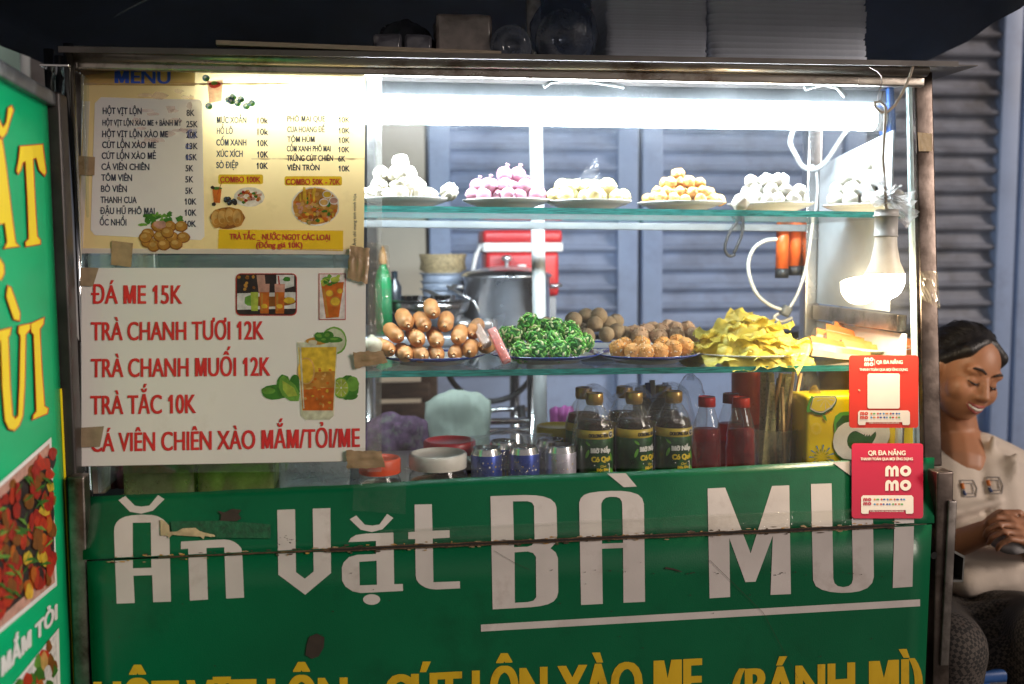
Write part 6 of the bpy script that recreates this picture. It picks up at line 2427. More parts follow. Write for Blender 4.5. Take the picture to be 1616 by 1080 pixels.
# cans
SILV = M('can silver', (0.75, 0.75, 0.76), 0.2, 1, 0.06, 40)
CANB = M('can dark blue print', (0.03, 0.06, 0.30), 0.28, 0.5, 0.2, 30)
CANP = M('can pale print', (0.55, 0.52, 0.60), 0.28, 0.5, 0.1, 30)


def can_mesh():
    b = MB()
    r = 0.0295
    pr = [(0, 0.004), (0.02, 0.0), (r, 0.007), (r, 0.045), (r, 0.112), (r * .86, 0.122), (r * .86, 0.1245), (r * .80, 0.1245), (r * .78, 0.1195), (0, 0.1195)]
    b.lathe(pr, seg=34, mis=[0, 0, 1, 1, 0, 0, 0, 0, 0])
    return b


CANG = M('can gold print', (0.6, 0.42, 0.12), 0.35, 0.3, 0.1)
CANW = M('can white print', (0.75, 0.73, 0.72), 0.4)


def can(px, Y, label, tints, seed):
    c = cpos(px, Y)
    # the cans stand on a carton so their tops clear the sign
    t = thing('drink_can', (c.x, c.y, CANZ), label, 'can', 'drink cans in shrink film')
    b = can_mesh()
    for v in b.bm.verts:
        v.co += Vector((c.x, c.y, CANZ))
    b.build('can_body', [SILV, tints], t)
    # printed marks wrapped round the body
    r2 = random.Random(seed)
    b = MB()
    for k in range(26):
        a0 = -2.4 + 0.08 * r2.randint(0, 24)
        z0_ = r2.choice([0.098, 0.090, 0.082, 0.070, 0.06, 0.05])
        ww, hh = r2.uniform(.04, .12), r2.uniform(.0015, .0035)
        vs = []
        for q in range(4):
            a = a0 + ww * q / 3
            for z in (z0_, z0_ + hh):
                vs.append((c.x + 0.0299 * math.cos(a), c.y + 0.0299 * math.sin(a), CANZ + z))
        b.add(vs, [(0, 2, 3, 1), (2, 4, 5, 3), (4, 6, 7, 5)], r2.randint(0, 1))
    for k in range(3):
        ca, cz_ = -1.75 + 0.35 * k, 0.066
        lp = []
        for q in range(12):
            aa = 2 * math.pi * q / 12
            a = ca + 0.13 * math.cos(aa)
            lp.append((c.x + 0.0301 * math.cos(a), c.y + 0.0301 * math.sin(a), CANZ + cz_ + 0.007 * math.sin(aa)))
        b.add(lp, [tuple(range(12))], 0, False)
    b.build('can_print', [CANG, CANW], t)
    return c


CANZ = topz(800, 704, 0.10) - 0.1245
carton_c = cpos(835, 0.12)
b = MB()
b.box((carton_c.x, 0.135, (CZ + CANZ) / 2), (0.235, 0.155, CANZ - CZ - 0.002), 0, 0.003)
for k in (-1, 1):
    b.box((carton_c.x + k * 0.06, 0.135, CANZ - 0.0012), (0.002, 0.15, 0.0004), 0)
solo(b, 'carton', M('brown carton board', (0.32, 0.22, 0.13), 0.75, 0, 0.12, 20, stretch=(1, 1, 10)), (carton_c.x, 0.135, CZ), 'flat brown carton under the drink cans', 'carton')
can(768, 0.095, 'dark blue drink can at the left front of the pack', CANB, 1)
can(827, 0.095, 'dark blue drink can in the middle of the pack', CANB, 2)
can(885, 0.098, 'pale can with gold print at the right of the pack', CANP, 3)
can(795, 0.155, 'dark blue drink can in the back row between two front cans', CANB, 4)
can(868, 0.16, 'silver topped can behind the pale can', CANP, 5)
# shrink film tent over the cans
b = MB()
n6 = 18
vv = []
for j in range(n6 + 1):
    for i in range(n6 + 1):
        u, v = i / n6, j / n6
        px = 742 + 130 * u
        zt_c = CANZ + 0.127 + 0.024 * math.exp(-((u - .42) / .30) ** 2) * math.exp(-((v - .45) / .3) ** 2) + 0.006 * abs(noise.noise((u * 4, v * 4, 2)))
        drop = max(0, 0.18 - v) / 0.18
        p = at(px, 0.062 + 0.14 * v, 1.0)
        vv.append((p.x, p.y - 0.004 * drop, zt_c - 0.055 * drop * (1 if v < .18 else 0)))
b.add(vv, [(j * (n6 + 1) + i, j * (n6 + 1) + i + 1, (j + 1) * (n6 + 1) + i + 1, (j + 1) * (n6 + 1) + i) for j in range(n6) for i in range(n6)])
solo(b, 'shrink_film', BAGP, at(800, 0.12, CANZ + .13), 'clear crinkled shrink film peaked over the drink cans', 'plastic wrap')

# tea bottles
TEA = CL('brown tea', (0.42, 0.25, 0.09), 1.33, 0.16, (0.24, 0.13, 0.04), 0.05, 20, 0.3)
PET = CL('clear bottle plastic', (0.94, 0.94, 0.92), 1.5, 0.05, (0.8, 0.8, 0.75), 0.03, 40, bump=0.2, bs=50)
TLAB = M('tea label dark green', (0.012, 0.05, 0.016), 0.3, 0, 0.6, 26, coat=0.4, dirt=(0.03, 0.20, 0.03), ds=20, dt=0.47)
TBAND = M('tea label gold band', (0.52, 0.38, 0.05), 0.3, 0, 0.1, 30, coat=0.3)
GCAP = M('gold cap', (0.48, 0.30, 0.10), 0.3, 0.6, 0.1, 60)
LGREEN = M('label leaf green', (0.12, 0.35, 0.04), 0.4, 0, 0.3, 30)
LYEL = M('label yellow text', (0.70, 0.52, 0.03), 0.4)
LWHT = M('label white text', (0.72, 0.72, 0.68), 0.4)
LBLK = M('label black text', (0.02, 0.02, 0.02), 0.4)


def wrap(c, r, rot):
    """label coordinates: x mm round the body from the front, y mm height"""
    def f(px, py, o=0.0):
        a = -math.pi / 2 + rot + px * 0.001 / r
        return Vector((c.x + (r + o) * math.cos(a), c.y + (r + o) * math.sin(a), c.z - py * 0.001))
    return f


BH = topz(938, 620, 0.105) - CZ - 0.001


def tea(px, Y, rot, label, front=True):
    c = cpos(px, Y)
    t = thing('tea_bottle', c, label, 'bottle', 'oolong tea bottles in shrink film')
    h = BH
    r = 0.0355
    b = MB()
    b.lathe([(0, 0), (r * .9, 0), (r, 0.008), (r, h - 0.072), (r * .97, h - 0.062), (r * .80, h - 0.045), (r * .56, h - 0.030), (0.0145, h - 0.024), (0.0145, h - 0.017)], c, 34)
    b.build('bottle_body', PET, t)
    b = MB()
    b.lathe([(0, 0.002), (r * .87, 0.002), (r * .96, 0.010), (r * .96, h - 0.072), (r * .90, h - 0.060), (r * .82, h - 0.052), (0, h - 0.052)], c, 30)
    b.build('tea', TEA, t)
    b = MB()
    b.lathe([(r + .0003, 0.018), (r + .0006, 0.019), (r + .0006, h - 0.084), (r + .0003, h - 0.083)], c, 40, mi=0)
    b.lathe([(r + .0004, h - 0.0838), (r + .0009, h - 0.083), (r * .985 + .0012, h - 0.068), (r * .985 + .0003, h - 0.0675)], c, 40, mi=1)
    b.build('label_sleeve', [TLAB, TBAND], t)
    b = MB()
    b.lathe([(0, h), (0.0150, h), (0.0165, h - 0.002), (0.0168, h - 0.018), (0.0155, h - 0.0195), (0.0155, h - 0.022), (0.0145, h - 0.0225)], c, 40, wob=lambda a, z: 1 + 0.012 * math.cos(50 * a))
    b.build('cap', GCAP, t)
    if front:
        H_ = h * 1000
        wf = wrap(c, r + 0.0012, rot)
        b = MB()
        text(b, 'OOLONG TEA', -24, 14, -(H_ - 80), 7.2, wf, 2, 0.0002, 0.01, fat=0.4)
        b.poly([ell(22, -(H_ - 76), 6.2, 6.2, 18)], lambda x, y: wf(x, y, 0.0003), 1)
        b.poly([ell(22, -(H_ - 76), 5.2, 5.2, 18)], lambda x, y: wf(x, y, 0.00045), 2)
        text(b, 'OI', 19.3, 24.7, -(H_ - 77), 3.2, wf, 1, 0.0007, 0.02)
        text(b, 'PP', 19.3, 24.7, -(H_ - 72.6) + 8.4 - 4.0, 3.2, wf, 1, 0.0007, 0.02)
        text(b, 'Mở Nắp', -20, 20, -(H_ - 109), 9, wf, 1, 0.0003, 0.035, fat=0.6)
        text(b, 'Có Quà', -19, 21, -(H_ - 126), 10, wf, 0, 0.0003, 0.035, fat=0.6)
        text(b, 'Chai', -2, 10, -(H_ - 137), 4.5, wf, 0, 0.0003, 0.02)
        text(b, 'Độc Đáo', -9, 16, -(H_ - 144), 5, wf, 0, 0.0003, 0.03, fat=0.3)
        b.poly([[(-14, -(H_ - 132)), (19, -(H_ - 131)), (19, -(H_ - 160)), (17.5, -(H_ - 160)), (17.5, -(H_ - 132.6)), (-14, -(H_ - 133.5))]], lambda x, y: wf(x, y, 0.0003), 1)
        for lx, ly, rx, ry, ro in ((-20, 150, 14, 5, -.3), (-8, 158, 16, 4, .2), (24, 120, 9, 3, 1.2), (-27, 112, 9, 3, -1.2), (26, 148, 11, 4, .9), (-26, 92, 6, 2.4, .7)):
            b.poly([ell(lx, -(H_ - ly), rx, ry, 14, ro)], lambda x, y: wf(x, y, 0.0001 + 0.000004 * lx), 3)
        b.build('label_lettering', [LYEL, LWHT, LBLK, LGREEN], t)
    return t


tea(938, 0.105, 0.15, 'green label tea bottle with gold cap, left of three')
tea(1000, 0.105, 0.62, 'green label tea bottle with gold cap and leaf mark, middle of three')
tea(1062, 0.105, 0.18, 'green label tea bottle with gold cap, right of three beside the red drinks')
for px, lb in ((921, 'tea bottle in the back row behind the left tea bottle'), (985, 'tea bottle in the back row behind the middle tea bottle'), (1046, 'tea bottle in the back row behind the right tea bottle')):
    tea(px, 0.185, 0.3, lb, False)
# film over the bottles
b = MB()
nx_, ny_ = 44, 12
vv = []
for j in range(ny_ + 1):
    for i in range(nx_ + 1):
        u, v = i / nx_, j / ny_
        px = 903 + 196 * u
        dip = 0
        near = min(abs(px - q) for q in (936, 998, 1060))
        z = CZ + BH + 0.004 - 0.030 * min(1, (near / 32) ** 2) + 0.003 * noise.noise((u * 14, v * 5, 3))
        if v < .3:
            k = (0.3 - v) / 0.3
            z -= 0.055 * k ** 1.5
        Y = 0.064 + 0.155 * v
        e_ = max(0, abs(u - .5) - .44) / .06
        z -= 0.05 * e_
        p = at(px, Y, z)
        vv.append(p)
b.add(vv, [(j * (nx_ + 1) + i, j * (nx_ + 1) + i + 1, (j + 1) * (nx_ + 1) + i + 1, (j + 1) * (nx_ + 1) + i) for j in range(ny_) for i in range(nx_)])
solo(b, 'shrink_film', CL('bottle shrink film', (0.96, 0.96, 0.96), 1.45, 0.06, (0.85, 0.85, 0.85), 0.06, 40, 0.8, bump=0.7, bs=60), cpos(1000, 0.14, CZ + BH), 'clear shrink film stretched over the tea bottles', 'plastic wrap')

# red drinks
REDL = CL('red drink', (0.70, 0.05, 0.09), 1.33, 0.22, (0.62, 0.015, 0.04), 0.05, 20, 0.3)
RCAP = M('red cap', (0.50, 0.02, 0.02), 0.35, 0, 0.06)


def redb(px, Y, ytop_, label, capm=RCAP):
    c = cpos(px, Y)
    h = topz(px, ytop_, Y) - c.z
    r = 0.0285
    t = thing('drink_bottle', c, label, 'bottle', 'red drink bottles beside the tea')
    b = MB()
    b.lathe([(0, 0), (r * .9, 0), (r, 0.006), (r, h * .40), (r * .93, h * .46), (r * .97, h * .52), (r * .86, h * .66), (r * .62, h * .80), (0.0145, h * .86), (0.0140, h - 0.016)], c, 30)
    b.build('bottle_body', PET, t)
    b = MB()
    b.lathe([(0, 0.002), (r * .86, 0.002), (r * .95, 0.007), (r * .95, h * .40), (r * .88, h * .46), (r * .92, h * .52), (r * .86, h * .60), (0, h * .60)], c, 26)
    b.build('drink', REDL, t)
    b = MB()
    b.lathe([(0, h), (0.0155, h), (0.0165, h - 0.003), (0.0168, h - 0.019), (0, h - 0.0195)], c, 36, wob=lambda a, z: 1 + 0.015 * math.cos(48 * a))
    b.build('cap', capm, t)


redb(1114, 0.10, 626, 'red drink bottle with red cap, left one beside the tea')
redb(1168, 0.10, 627, 'red drink bottle with bright red cap, right one beside the chopsticks', M('bright red cap', (0.68, 0.05, 0.02), 0.35))
redb(1152, 0.17, 621, 'red drink bottle with dark red cap behind the front two', M('dark red cap', (0.22, 0.015, 0.02), 0.4))
# tied clear bag between tea and red drinks
def lumpy_bag(c, rx, ry, rz, seed, m, name, label, cat='bag', tie=None):
    b = MB()
    b.ball((0, 0, rz), (rx, ry, rz), 0, 4, fn=lambda v: 1 + 0.16 * abs(noise.noise(v * 2.2 + Vector((seed, 0, 0)))) - 0.10 * abs(noise.noise(v * 4.5 + Vector((0, seed, 0)))) + 0.03 * noise.noise(v * 11))
    if tie:
        b.lathe([(0.006, rz * 2 * .94), (0.004, rz * 2 + .004), (0.010, rz * 2 + .014), (0.016, rz * 2 + .024)], seg=14, wob=lambda a, z: 1 + .35 * math.sin(4 * a + seed))
    o = solo(b, name, m, (0, 0, 0), label, cat)
    o.location = c
    return o


lumpy_bag(cpos(1088, 0.19), 0.035, 0.03, 0.095, 3, BAGP, 'plastic_bag', 'crinkled clear bag between the tea and red drink bottles', tie=True)

# chopsticks and toothpick packs in a clear cup
c = cpos(1222, 0.135)
t = thing('chopstick_cup', c, 'clear plastic cup holding wrapped chopsticks', 'cup')
b = MB()
hcup = topz(1222, 679, 0.11) - c.z
b.lathe([(0, 0), (0.035, 0), (0.037, 0.004), (0.044, hcup - 0.003), (0.0455, hcup), (0.0435, hcup), (0.0355, 0.005), (0, 0.004)], c, 34)
b.build('cup_body', CL('cup plastic', (0.88, 0.88, 0.86), 1.45, 0.10, (0.7, 0.7, 0.66), 0.06, 30), t)
WOODS = M('wrapped chopstick', (0.60, 0.40, 0.20), 0.5, 0, 0.25, 40, stretch=(6, 6, 1))
WRAPG = M('chopstick wrapper', (0.56, 0.50, 0.28), 0.35, 0, 0.3, 120, dirt=(0.05, 0.16, 0.06), ds=160, dt=0.52, coat=0.3)
rr2 = random.Random(17)
for k in range(20):
    a = rr2.uniform(0, 6.28)
    q = rr2.uniform(0.2, 1)
    base = c + Vector((0.030 * q * math.cos(a), 0.030 * q * math.sin(a), 0.006))
    topp = c + Vector((0.030 * q * math.cos(a) + rr2.uniform(-.01, .035), 0.032 * q * math.sin(a) + rr2.uniform(-.01, .02), rr2.uniform(0.17, 0.205)))
    b = MB()
    pk = k % 3 != 0
    b.bar(base, topp, 0.012 if pk else 0.006, 0.004 if pk else 0.005, 0, 0.0012, side=(1, rr2.uniform(-.5, .5), 0))
    solo(b, 'chopsticks' if pk else 'chopstick', WRAPG if pk else WOODS, base, 'paper wrapped chopsticks standing in the clear cup' if pk else 'bare wooden chopstick standing in the clear cup', 'chopsticks', 'chopsticks standing in the clear cup')
lumpy_bag(cpos(1250, 0.25), 0.06, 0.04, 0.115, 8, CL('smoky bag', (0.82, 0.8, 0.74), 1.45, 0.25, (0.5, 0.45, 0.36), 0.12, 30, 0.7, bump=0.8, bs=40), 'plastic_bag', 'smoky clear bag behind the chopstick cup', tie=True)

# pack of lemon drink behind the cards
c = cpos(1362, 0.115)
t = thing('drink_pack', c, 'yellow lemon drink carton pack with large white characters beside the red cards', 'drink pack')
CY = M('lemon pack yellow', (0.78, 0.58, 0.005), 0.3, 0, 0.07, 10, coat=0.5, bump=0.15, bs=30)
x0p, x1p = at(1272, 0.075, 0.9).x, at(1448, 0.075, 0.9).x
zp = topz(1340, 623, 0.075)
b = MB()
b.box(((x0p + x1p) / 2, 0.115, (CZ + zp) / 2), (x1p - x0p, 0.076, zp - CZ - 0.002), 0, 0.010, seg=3)
b.build('pack_body', CY, t)
YF = 0.0768
PF = lambda px, py, o=0.0: P(px, py, YF - 0.0012 - o)
z7 = zm(1180, 570, 6.0)
b = MB()
b.poly([z7([(585, 470), (615, 345), (640, 332), (835, 332), (845, 365), (838, 400), (800, 455), (720, 505), (690, 512), (640, 500)])], lambda x, y: PF(x, y), 2)
b.poly([z7([(592, 455), (618, 352), (640, 338), (828, 338), (836, 370), (826, 398), (790, 445), (718, 488), (690, 492), (640, 482)])], lambda x, y: PF(x, y, .0003), 1)
b.poly([z7([(600, 440), (622, 358), (640, 344), (822, 344), (828, 370), (816, 395), (780, 435), (716, 474), (690, 478), (640, 468)])], lambda x, y: PF(x, y, .0006), 3)
for k in range(5):
    a = R_(12 + k * 38)
    b.poly([z7([(735 - 8 * math.cos(a), 348 + 3), (735 + 82 * math.cos(a + .035), 350 + 105 * math.sin(a + .035)), (735 + 82 * math.cos(a - .035), 350 + 105 * math.sin(a - .035))])], lambda x, y: PF(x, y, .0009), 1)
b.poly([z7([(705, 512), (735, 512), (755, 575), (720, 545)])], lambda x, y: PF(x, y, .0003), 0)
b.poly([z7([(560, 440), (600, 330), (625, 335), (590, 400), (585, 450), (600, 480), (560, 490)])], lambda x, y: PF(x, y, .0003), 0)
for k in range(22):
    a = 2 * math.pi * k / 22
    r0, r1 = (50, 118) if k % 2 else (30, 75)
    b.poly([z7([(700 + r0 * math.cos(a), 910 + r0 * math.sin(a)), (700 + r1 * math.cos(a + .06), 910 + r1 * math.sin(a + .06)), (700 + r1 * math.cos(a - .06), 910 + r1 * math.sin(a - .06))])], lambda x, y: PF(x, y, .0002), 4 if k % 2 else 2)
for k in range(14):
    a = 2 * math.pi * k / 14
    b.poly([z7([(650 + 20 * math.cos(a), 640 + 24 * math.sin(a)), (650 + 50 * math.cos(a + .05), 640 + 58 * math.sin(a + .05)), (650 + 50 * math.cos(a - .05), 640 + 58 * math.sin(a - .05))])], lambda x, y: PF(x, y, .0002), 5)
b.poly([[(1316, 668), (1318, 657), (1326, 651), (1345, 649), (1380, 648), (1398, 656), (1404, 672), (1402, 690), (1390, 700), (1372, 716), (1330, 730), (1318, 716)]], lambda x, y: PF(x, y, .0003), 0)
b.poly([[(1320, 668), (1330, 656), (1380, 653), (1396, 662), (1400, 675), (1398, 690), (1386, 700), (1372, 720), (1330, 730), (1319, 715)]], lambda x, y: PF(x, y, .0006), 6)
text(b, 'C2', 1318.5, 1404, 723, 56, PF, 1, 0.0009, 0.05, 719, 54, fat=4)
b.build('pack_print', [M('pack green', (0.10, 0.36, 0.04), 0.35), M('pack white', (0.74, 0.72, 0.66), 0.35), M('pack dark green', (0.02, 0.12, 0.03), 0.35), M('pack lemon', (0.80, 0.62, 0.05), 0.35), M('pack blue', (0.02, 0.20, 0.42), 0.35), M('pack pale yellow', (0.8, 0.72, 0.3), 0.35), M('pack forest', (0.03, 0.11, 0.025), 0.35)], t)
lumpy_bag(cpos(1283, 0.115), 0.022, 0.02, 0.085, 12, CL('amber bag', (0.85, 0.75, 0.5), 1.45, 0.25, (0.45, 0.33, 0.12), 0.1, 30, 0.8, bump=0.7, bs=40), 'plastic_bag', 'crumpled amber tinted film at the left edge of the yellow pack')
# bread in bag and white bottle under the shelf at the back right
lumpy_bag(cpos(1345, 0.30), 0.10, 0.06, 0.11, 15, M('bread bag tan', (0.42, 0.31, 0.16), 0.5, 0, 0.25, 12, bump=0.4, bs=30, coat=0.4), 'bread_bag', 'tan bag of bread behind the yellow drink pack')
# cup of kitchen tools
c = cpos(1028, 0.33)
t = thing('utensil_cup', c, 'dark cup of coloured handled knives behind the tea bottles', 'cup')
b = MB()
b.lathe([(0, 0), (0.035, 0), (0.042, 0.13), (0.039, 0.13), (0.033, 0.004), (0, 0.004)], c, 26)
b.build('cup_body', M('dark cup', (0.06, 0.05, 0.05), 0.4), t)
for k, (px, col, lb) in enumerate(((1006, (0.16, 0.10, 0.12), 'mauve'), (1014, (0.40, 0.36, 0.14), 'olive'), (1022, (0.03, 0.08, 0.35), 'blue'), (1029, (0.6, 0.62, 0.65), 'white'), (1050, (0.09, 0.06, 0.05), 'brown'))):
    b = MB()
    a = c + Vector((0.012 * (k - 2), 0, 0.01))
    e_ = P(px, 600 + 4 * abs(k - 3), 0.33)
    b.bar(a, e_, 0.012, 0.008, 0, 0.002)
    solo(b, 'knife', M('handle ' + lb, col, 0.4), a, 'kitchen knife with %s handle standing in the dark cup' % lb, 'knife', 'knives in the dark cup')
# yellow flower topped stick and straws behind
c = cpos(1176, 0.33)
b = MB()
b.lathe([(0, 0), (0.03, 0), (0.032, 0.17), (0.028, 0.18), (0.014, 0.20), (0.014, 0.215), (0, 0.216)], c, 24)
solo(b, 'chili_bottle', M('chili bottle red', (0.5, 0.06, 0.02), 0.3, 0, 0.2), c, 'red sauce bottle with yellow top behind the red drinks', 'bottle')
b = MB()
b.lathe([(0.0145, 0.20), (0.0145, 0.217), (0.005, 0.226), (0, 0.227)], c, 20)
cp = b.build('cap', M('yellow nozzle', (0.7, 0.5, 0.03), 0.4))
cp.parent = bpy.data.objects['chili_bottle']
cp.matrix_parent_inverse = Matrix.Translation(-c)




def drape(name, c, hw, h, seed, m, label, cat):
    """a crumpled cloth or bag hanging in soft irregular folds"""
    b = MB()
    n = 26
    vs = []
    for j in range(n + 1):
        for i in range(n + 1):
            u, v = i / n * 2 - 1, j / n
            x = u * hw * (1 + 0.16 * noise.noise((v * 2.2, seed, u))) + 0.02 * hw * noise.noise((u * 4, v * 4, seed))
            top = h * (1 - 0.10 * u * u + 0.05 * noise.noise((u * 1.8, seed, 2)) + 0.012 * noise.noise((u * 4, seed, 5)))
            y = -0.022 * (1 - u * u) + 0.022 * noise.noise((u * 1.6 + seed, v * 2.4, 1)) + 0.007 * noise.noise((u * 2.6 + seed + v * 2, v * 5, 3)) + 0.004 * noise.noise((u * 9, v * 9, seed))
            vs.append((c.x + x, c.y + y + 0.03 * max(0, v - .9) * 10 * .6, c.z + top * v))
    b.add(vs, [(j * (n + 1) + i, j * (n + 1) + i + 1, (j + 1) * (n + 1) + i + 1, (j + 1) * (n + 1) + i) for j in range(n) for i in range(n)])
    return solo(b, name, m, c, label, cat, None, solid=0.003)


drape('towel', at(724, 0.66, 0.62), 0.080, 0.287, 3, M('pale green towel', (0.36, 0.42, 0.36), 0.7, 0, 0.14, 14, bump=0.3, bs=60), 'pale green crumpled cloth behind the red and white jar lids', 'towel')
drape('pink_bag', at(888, 0.66, 0.70), 0.030, 0.163, 8, M('magenta bag', (0.42, 0.09, 0.32), 0.5, 0, 0.2, 20), 'crumpled magenta plastic bag behind the tea bottles', 'bag')
drape('floral_cloth', at(628, 0.64, 0.62), 0.075, 0.235, 12, M('purple floral cloth', (0.13, 0.07, 0.13), 0.8, 0, 0.5, 60, dirt=(0.20, 0.24, 0.16), ds=34, dt=0.52), 'purple and green floral cloth behind the orange lidded jar', 'cloth')

# ---- clear tubs with limes under the menus
LIME = M('lime skin', (0.12, 0.30, 0.02), 0.35, 0, 0.2, 30, bump=0.15, bs=200, rnd=0.15)
TUBS = [CL('green tub plastic', (0.72, 0.80, 0.55), 1.45, 0.40, (0.55, 0.62, 0.34), 0.1, 12, 0.5, bump=0.3, bs=14), CL('frosted tub plastic', (0.7, 0.8, 0.5), 1.45, 0.45, (0.52, 0.62, 0.24), 0.15, 16, 0.5, bump=0.3, bs=20), CL('clear tub plastic', (0.9, 0.93, 0.93), 1.45, 0.30, (0.7, 0.76, 0.76), 0.08, 12, 0.5, bump=0.3, bs=14)]
for k, (x0, x1, lb) in enumerate(((196, 306, 'olive tinted plastic tub at the far left under the menus'), (313, 432, 'frosted green plastic tub of limes under the menus'), (441, 552, 'clear plastic tub under the menus beside the orange lidded jar'))):
    a, c = cpos(x0, 0.09), cpos(x1, 0.09)
    mid_ = (a + c) / 2
    hgt = 0.075
    t = thing('plastic_tub', mid_, lb, 'tub', 'plastic tubs under the menus')
    b = MB()
    w_ = (c - a).length
    b.box((mid_.x, 0.15, CZ + 0.001 + hgt / 2), (w_, 0.13, hgt), 0, 0.012, seg=3)
    b.box((mid_.x, 0.15, CZ + hgt + 0.002), (w_ + 0.008, 0.138, 0.006), 0, 0.002)
    b.build('tub_body', TUBS[k], t)
lim = base_mesh('lime', (lambda b: (b.ball((0, 0, 0), (0.021, 0.021, 0.024), 0, 3), b)[1])(MB()), LIME)
rr2 = random.Random(5)
for k in range(22):
    px = rr2.uniform(225, 290) if k < 4 else (rr2.uniform(325, 420) if k < 14 else rr2.choice([309, 436, 310, 437]))
    Y = rr2.uniform(0.11, 0.19) if k < 14 else 0.24 + 0.045 * (k % 2)
    z = CZ + 0.024 + (0.038 if (k % 3 == 0) else 0)
    put(lim, 'lime', at(px, Y, z), rrot(rr2), 1, 'green lime inside a plastic tub under the menus' if k < 14 else 'green lime behind the plastic tubs under the menus', 'lime', 'limes in the tubs' if k < 14 else 'limes behind the tubs')
b = MB()
b.bar(cpos(150, 0.16), cpos(150, 0.16) + Vector((0, 0, 0.10)), 0.05, 0.05, 0, 0.004)
solo(b, 'milk_carton', M('milk carton card', (0.42, 0.33, 0.28), 0.5, 0, 0.1), cpos(150, 0.16), 'small pale carton at the left corner of the counter', 'carton')
cloth('rag', cpos(180, 0.20), 0.035, 0.075, 0.02, (0.10, 0.03, 0.05), 'dark red rag bunched beside the olive tub', 'rag', 14)

# ================================================================== goods on the cart roof
def rz(px, Y):
    return roof_z(at(px, Y, 1.6).x) + 0.001


FOAM = M('foam tray', (0.68, 0.74, 0.86), 0.55, 0, 0.05, 20, rnd=0.05, bump=0.1, bs=120)


def tray(w_, d_, h_, name='foam_tray', lip=0.003):
    """a shallow foam tray, open side up, sides flared"""
    b = MB()
    cx = [(0.5, 0.5, h_), (0.5, 0.5, h_ - lip), (0.44, 0.42, 0.0), (0.40, 0.38, 0.0), (0.40, 0.38, 0.003), (0.44, 0.43, 0.003), (0.485, 0.485, h_)]

    def loop(sx, sy, z):
        r = 0.16
        out = []
        for qx, qy, a0 in ((1, 1, 0), (-1, 1, 90), (-1, -1, 180), (1, -1, 270)):
            for q in range(4):
                a = R_(a0 + 30 * q)
                out.append(((qx * (sx - r * sx) + r * sx * math.cos(a)) * w_, (qy * (sy - r * sy) + r * sy * math.sin(a)) * d_, z))
        return out
    L_ = [loop(*q) for q in cx]
    n = len(L_[0])
    vs = [p for lp in L_ for p in lp]
    fs = []
    for k in range(len(L_) - 1):
        for i in range(n):
            j = (i + 1) % n
            fs.append((k * n + j, k * n + i, (k + 1) * n + i, (k + 1) * n + j))
    b.add(vs, fs)
    b.bm.faces.ensure_lookup_table()
    b.add([p for p in L_[4]], [tuple(range(n))])
    b.add([p for p in L_[3]], [tuple(reversed(range(n)))])
    return base_mesh(name, b, FOAM)


Y_ = 0.20
xa, xb = at(957, Y_, 1.62).x, at(1117, Y_, 1.62).x
tA = tray(xb - xa, 0.15, 0.016)
n_ = 30
for k in range(n_):
    z = rz(1036, Y_) + k * 0.0056
    put(tA, 'foam_tray', ((xa + xb) / 2 + rr.uniform(-.0015, .0015), Y_ + 0.075 + rr.uniform(-.001, .001), z), (0, 0, rr.uniform(-.006, .006)), 1, 'thin grey white foam tray in the tight left stack on the roof', 'foam tray', 'foam trays in the left roof stack')
xa, xb = at(1120, Y_, 1.62).x, at(1371, Y_, 1.62).x
tB = tray(xb - xa, 0.20, 0.030, lip=0.007)
n_ = 19
for k in range(n_):
    z = rz(1245, Y_) + k * 0.0112
    lean_ = 0.005 * noise.noise((k * 0.35, 0, 0)) - (0.004 if k > 9 else 0)
    put(tB, 'foam_tray', ((xa + xb) / 2 + lean_ + rr.uniform(-.001, .001), Y_ + 0.10, z), (rr.uniform(-.012, .012), rr.uniform(-.010, .010), rr.uniform(-.01, .01)), 1, 'thick grey white foam box half in the wide right stack on the roof', 'foam tray', 'foam trays in the right roof stack')
b = MB()
b.box((at(1036, Y_, 1.6).x + 0.02, 0.10, rz(1036, .1) + 0.002), (0.22, 0.06, 0.003), 0)
solo(b, 'wood_strip', M('weathered batten', (0.28, 0.22, 0.17), 0.7), (at(1036, .1, 1.6).x, 0.1, rz(1036, .1)), 'thin wooden strip on the roof before the left tray stack', 'batten')

# wrapped packs
SHR = M('shrink wrapped grey pack', (0.26, 0.22, 0.20), 0.18, 0, 0.3, 30, bump=1.0, bs=55, coat=0.8)
SHR2 = M('smoky wrapped pack', (0.14, 0.14, 0.17), 0.16, 0, 0.3, 30, bump=1.0, bs=45, coat=0.8)
for px, ytop_, w_, lb, m_, dep in ((612, 52, 46, 'small wrapped pack, left of two joined under the umbrella rib', SHR2, .07), (660, 54, 44, 'small wrapped pack, right of two joined under the umbrella rib', SHR2, .07), (730, 21, 88, 'square brown grey pack in shiny crinkled wrap on the roof', SHR, .10)):
    Y = 0.16
    z = rz(px, Y)
    zt = P(px, ytop_, Y).z
    sc_ = (P(px + 10, 60, Y) - P(px, 60, Y)).length / 10
    b = MB()
    cc = at(px, Y + dep / 2, z)
    b.box((cc.x, Y + dep / 2, (z + zt) / 2), (w_ * sc_, dep, zt - z), 0, 0.012, seg=3)
    bmesh.ops.subdivide_edges(b.bm, edges=list(b.bm.edges), cuts=3, use_grid_fill=True)
    for v in b.bm.verts:
        v.co += Vector((1, 1, 0)) * 0.003 * noise.noise(v.co * 60) + Vector((0, 0, 0.002 * noise.noise(v.co * 40)))
    solo(b, 'wrapped_pack', m_, (cc.x, Y + dep / 2, z), lb, 'pack')
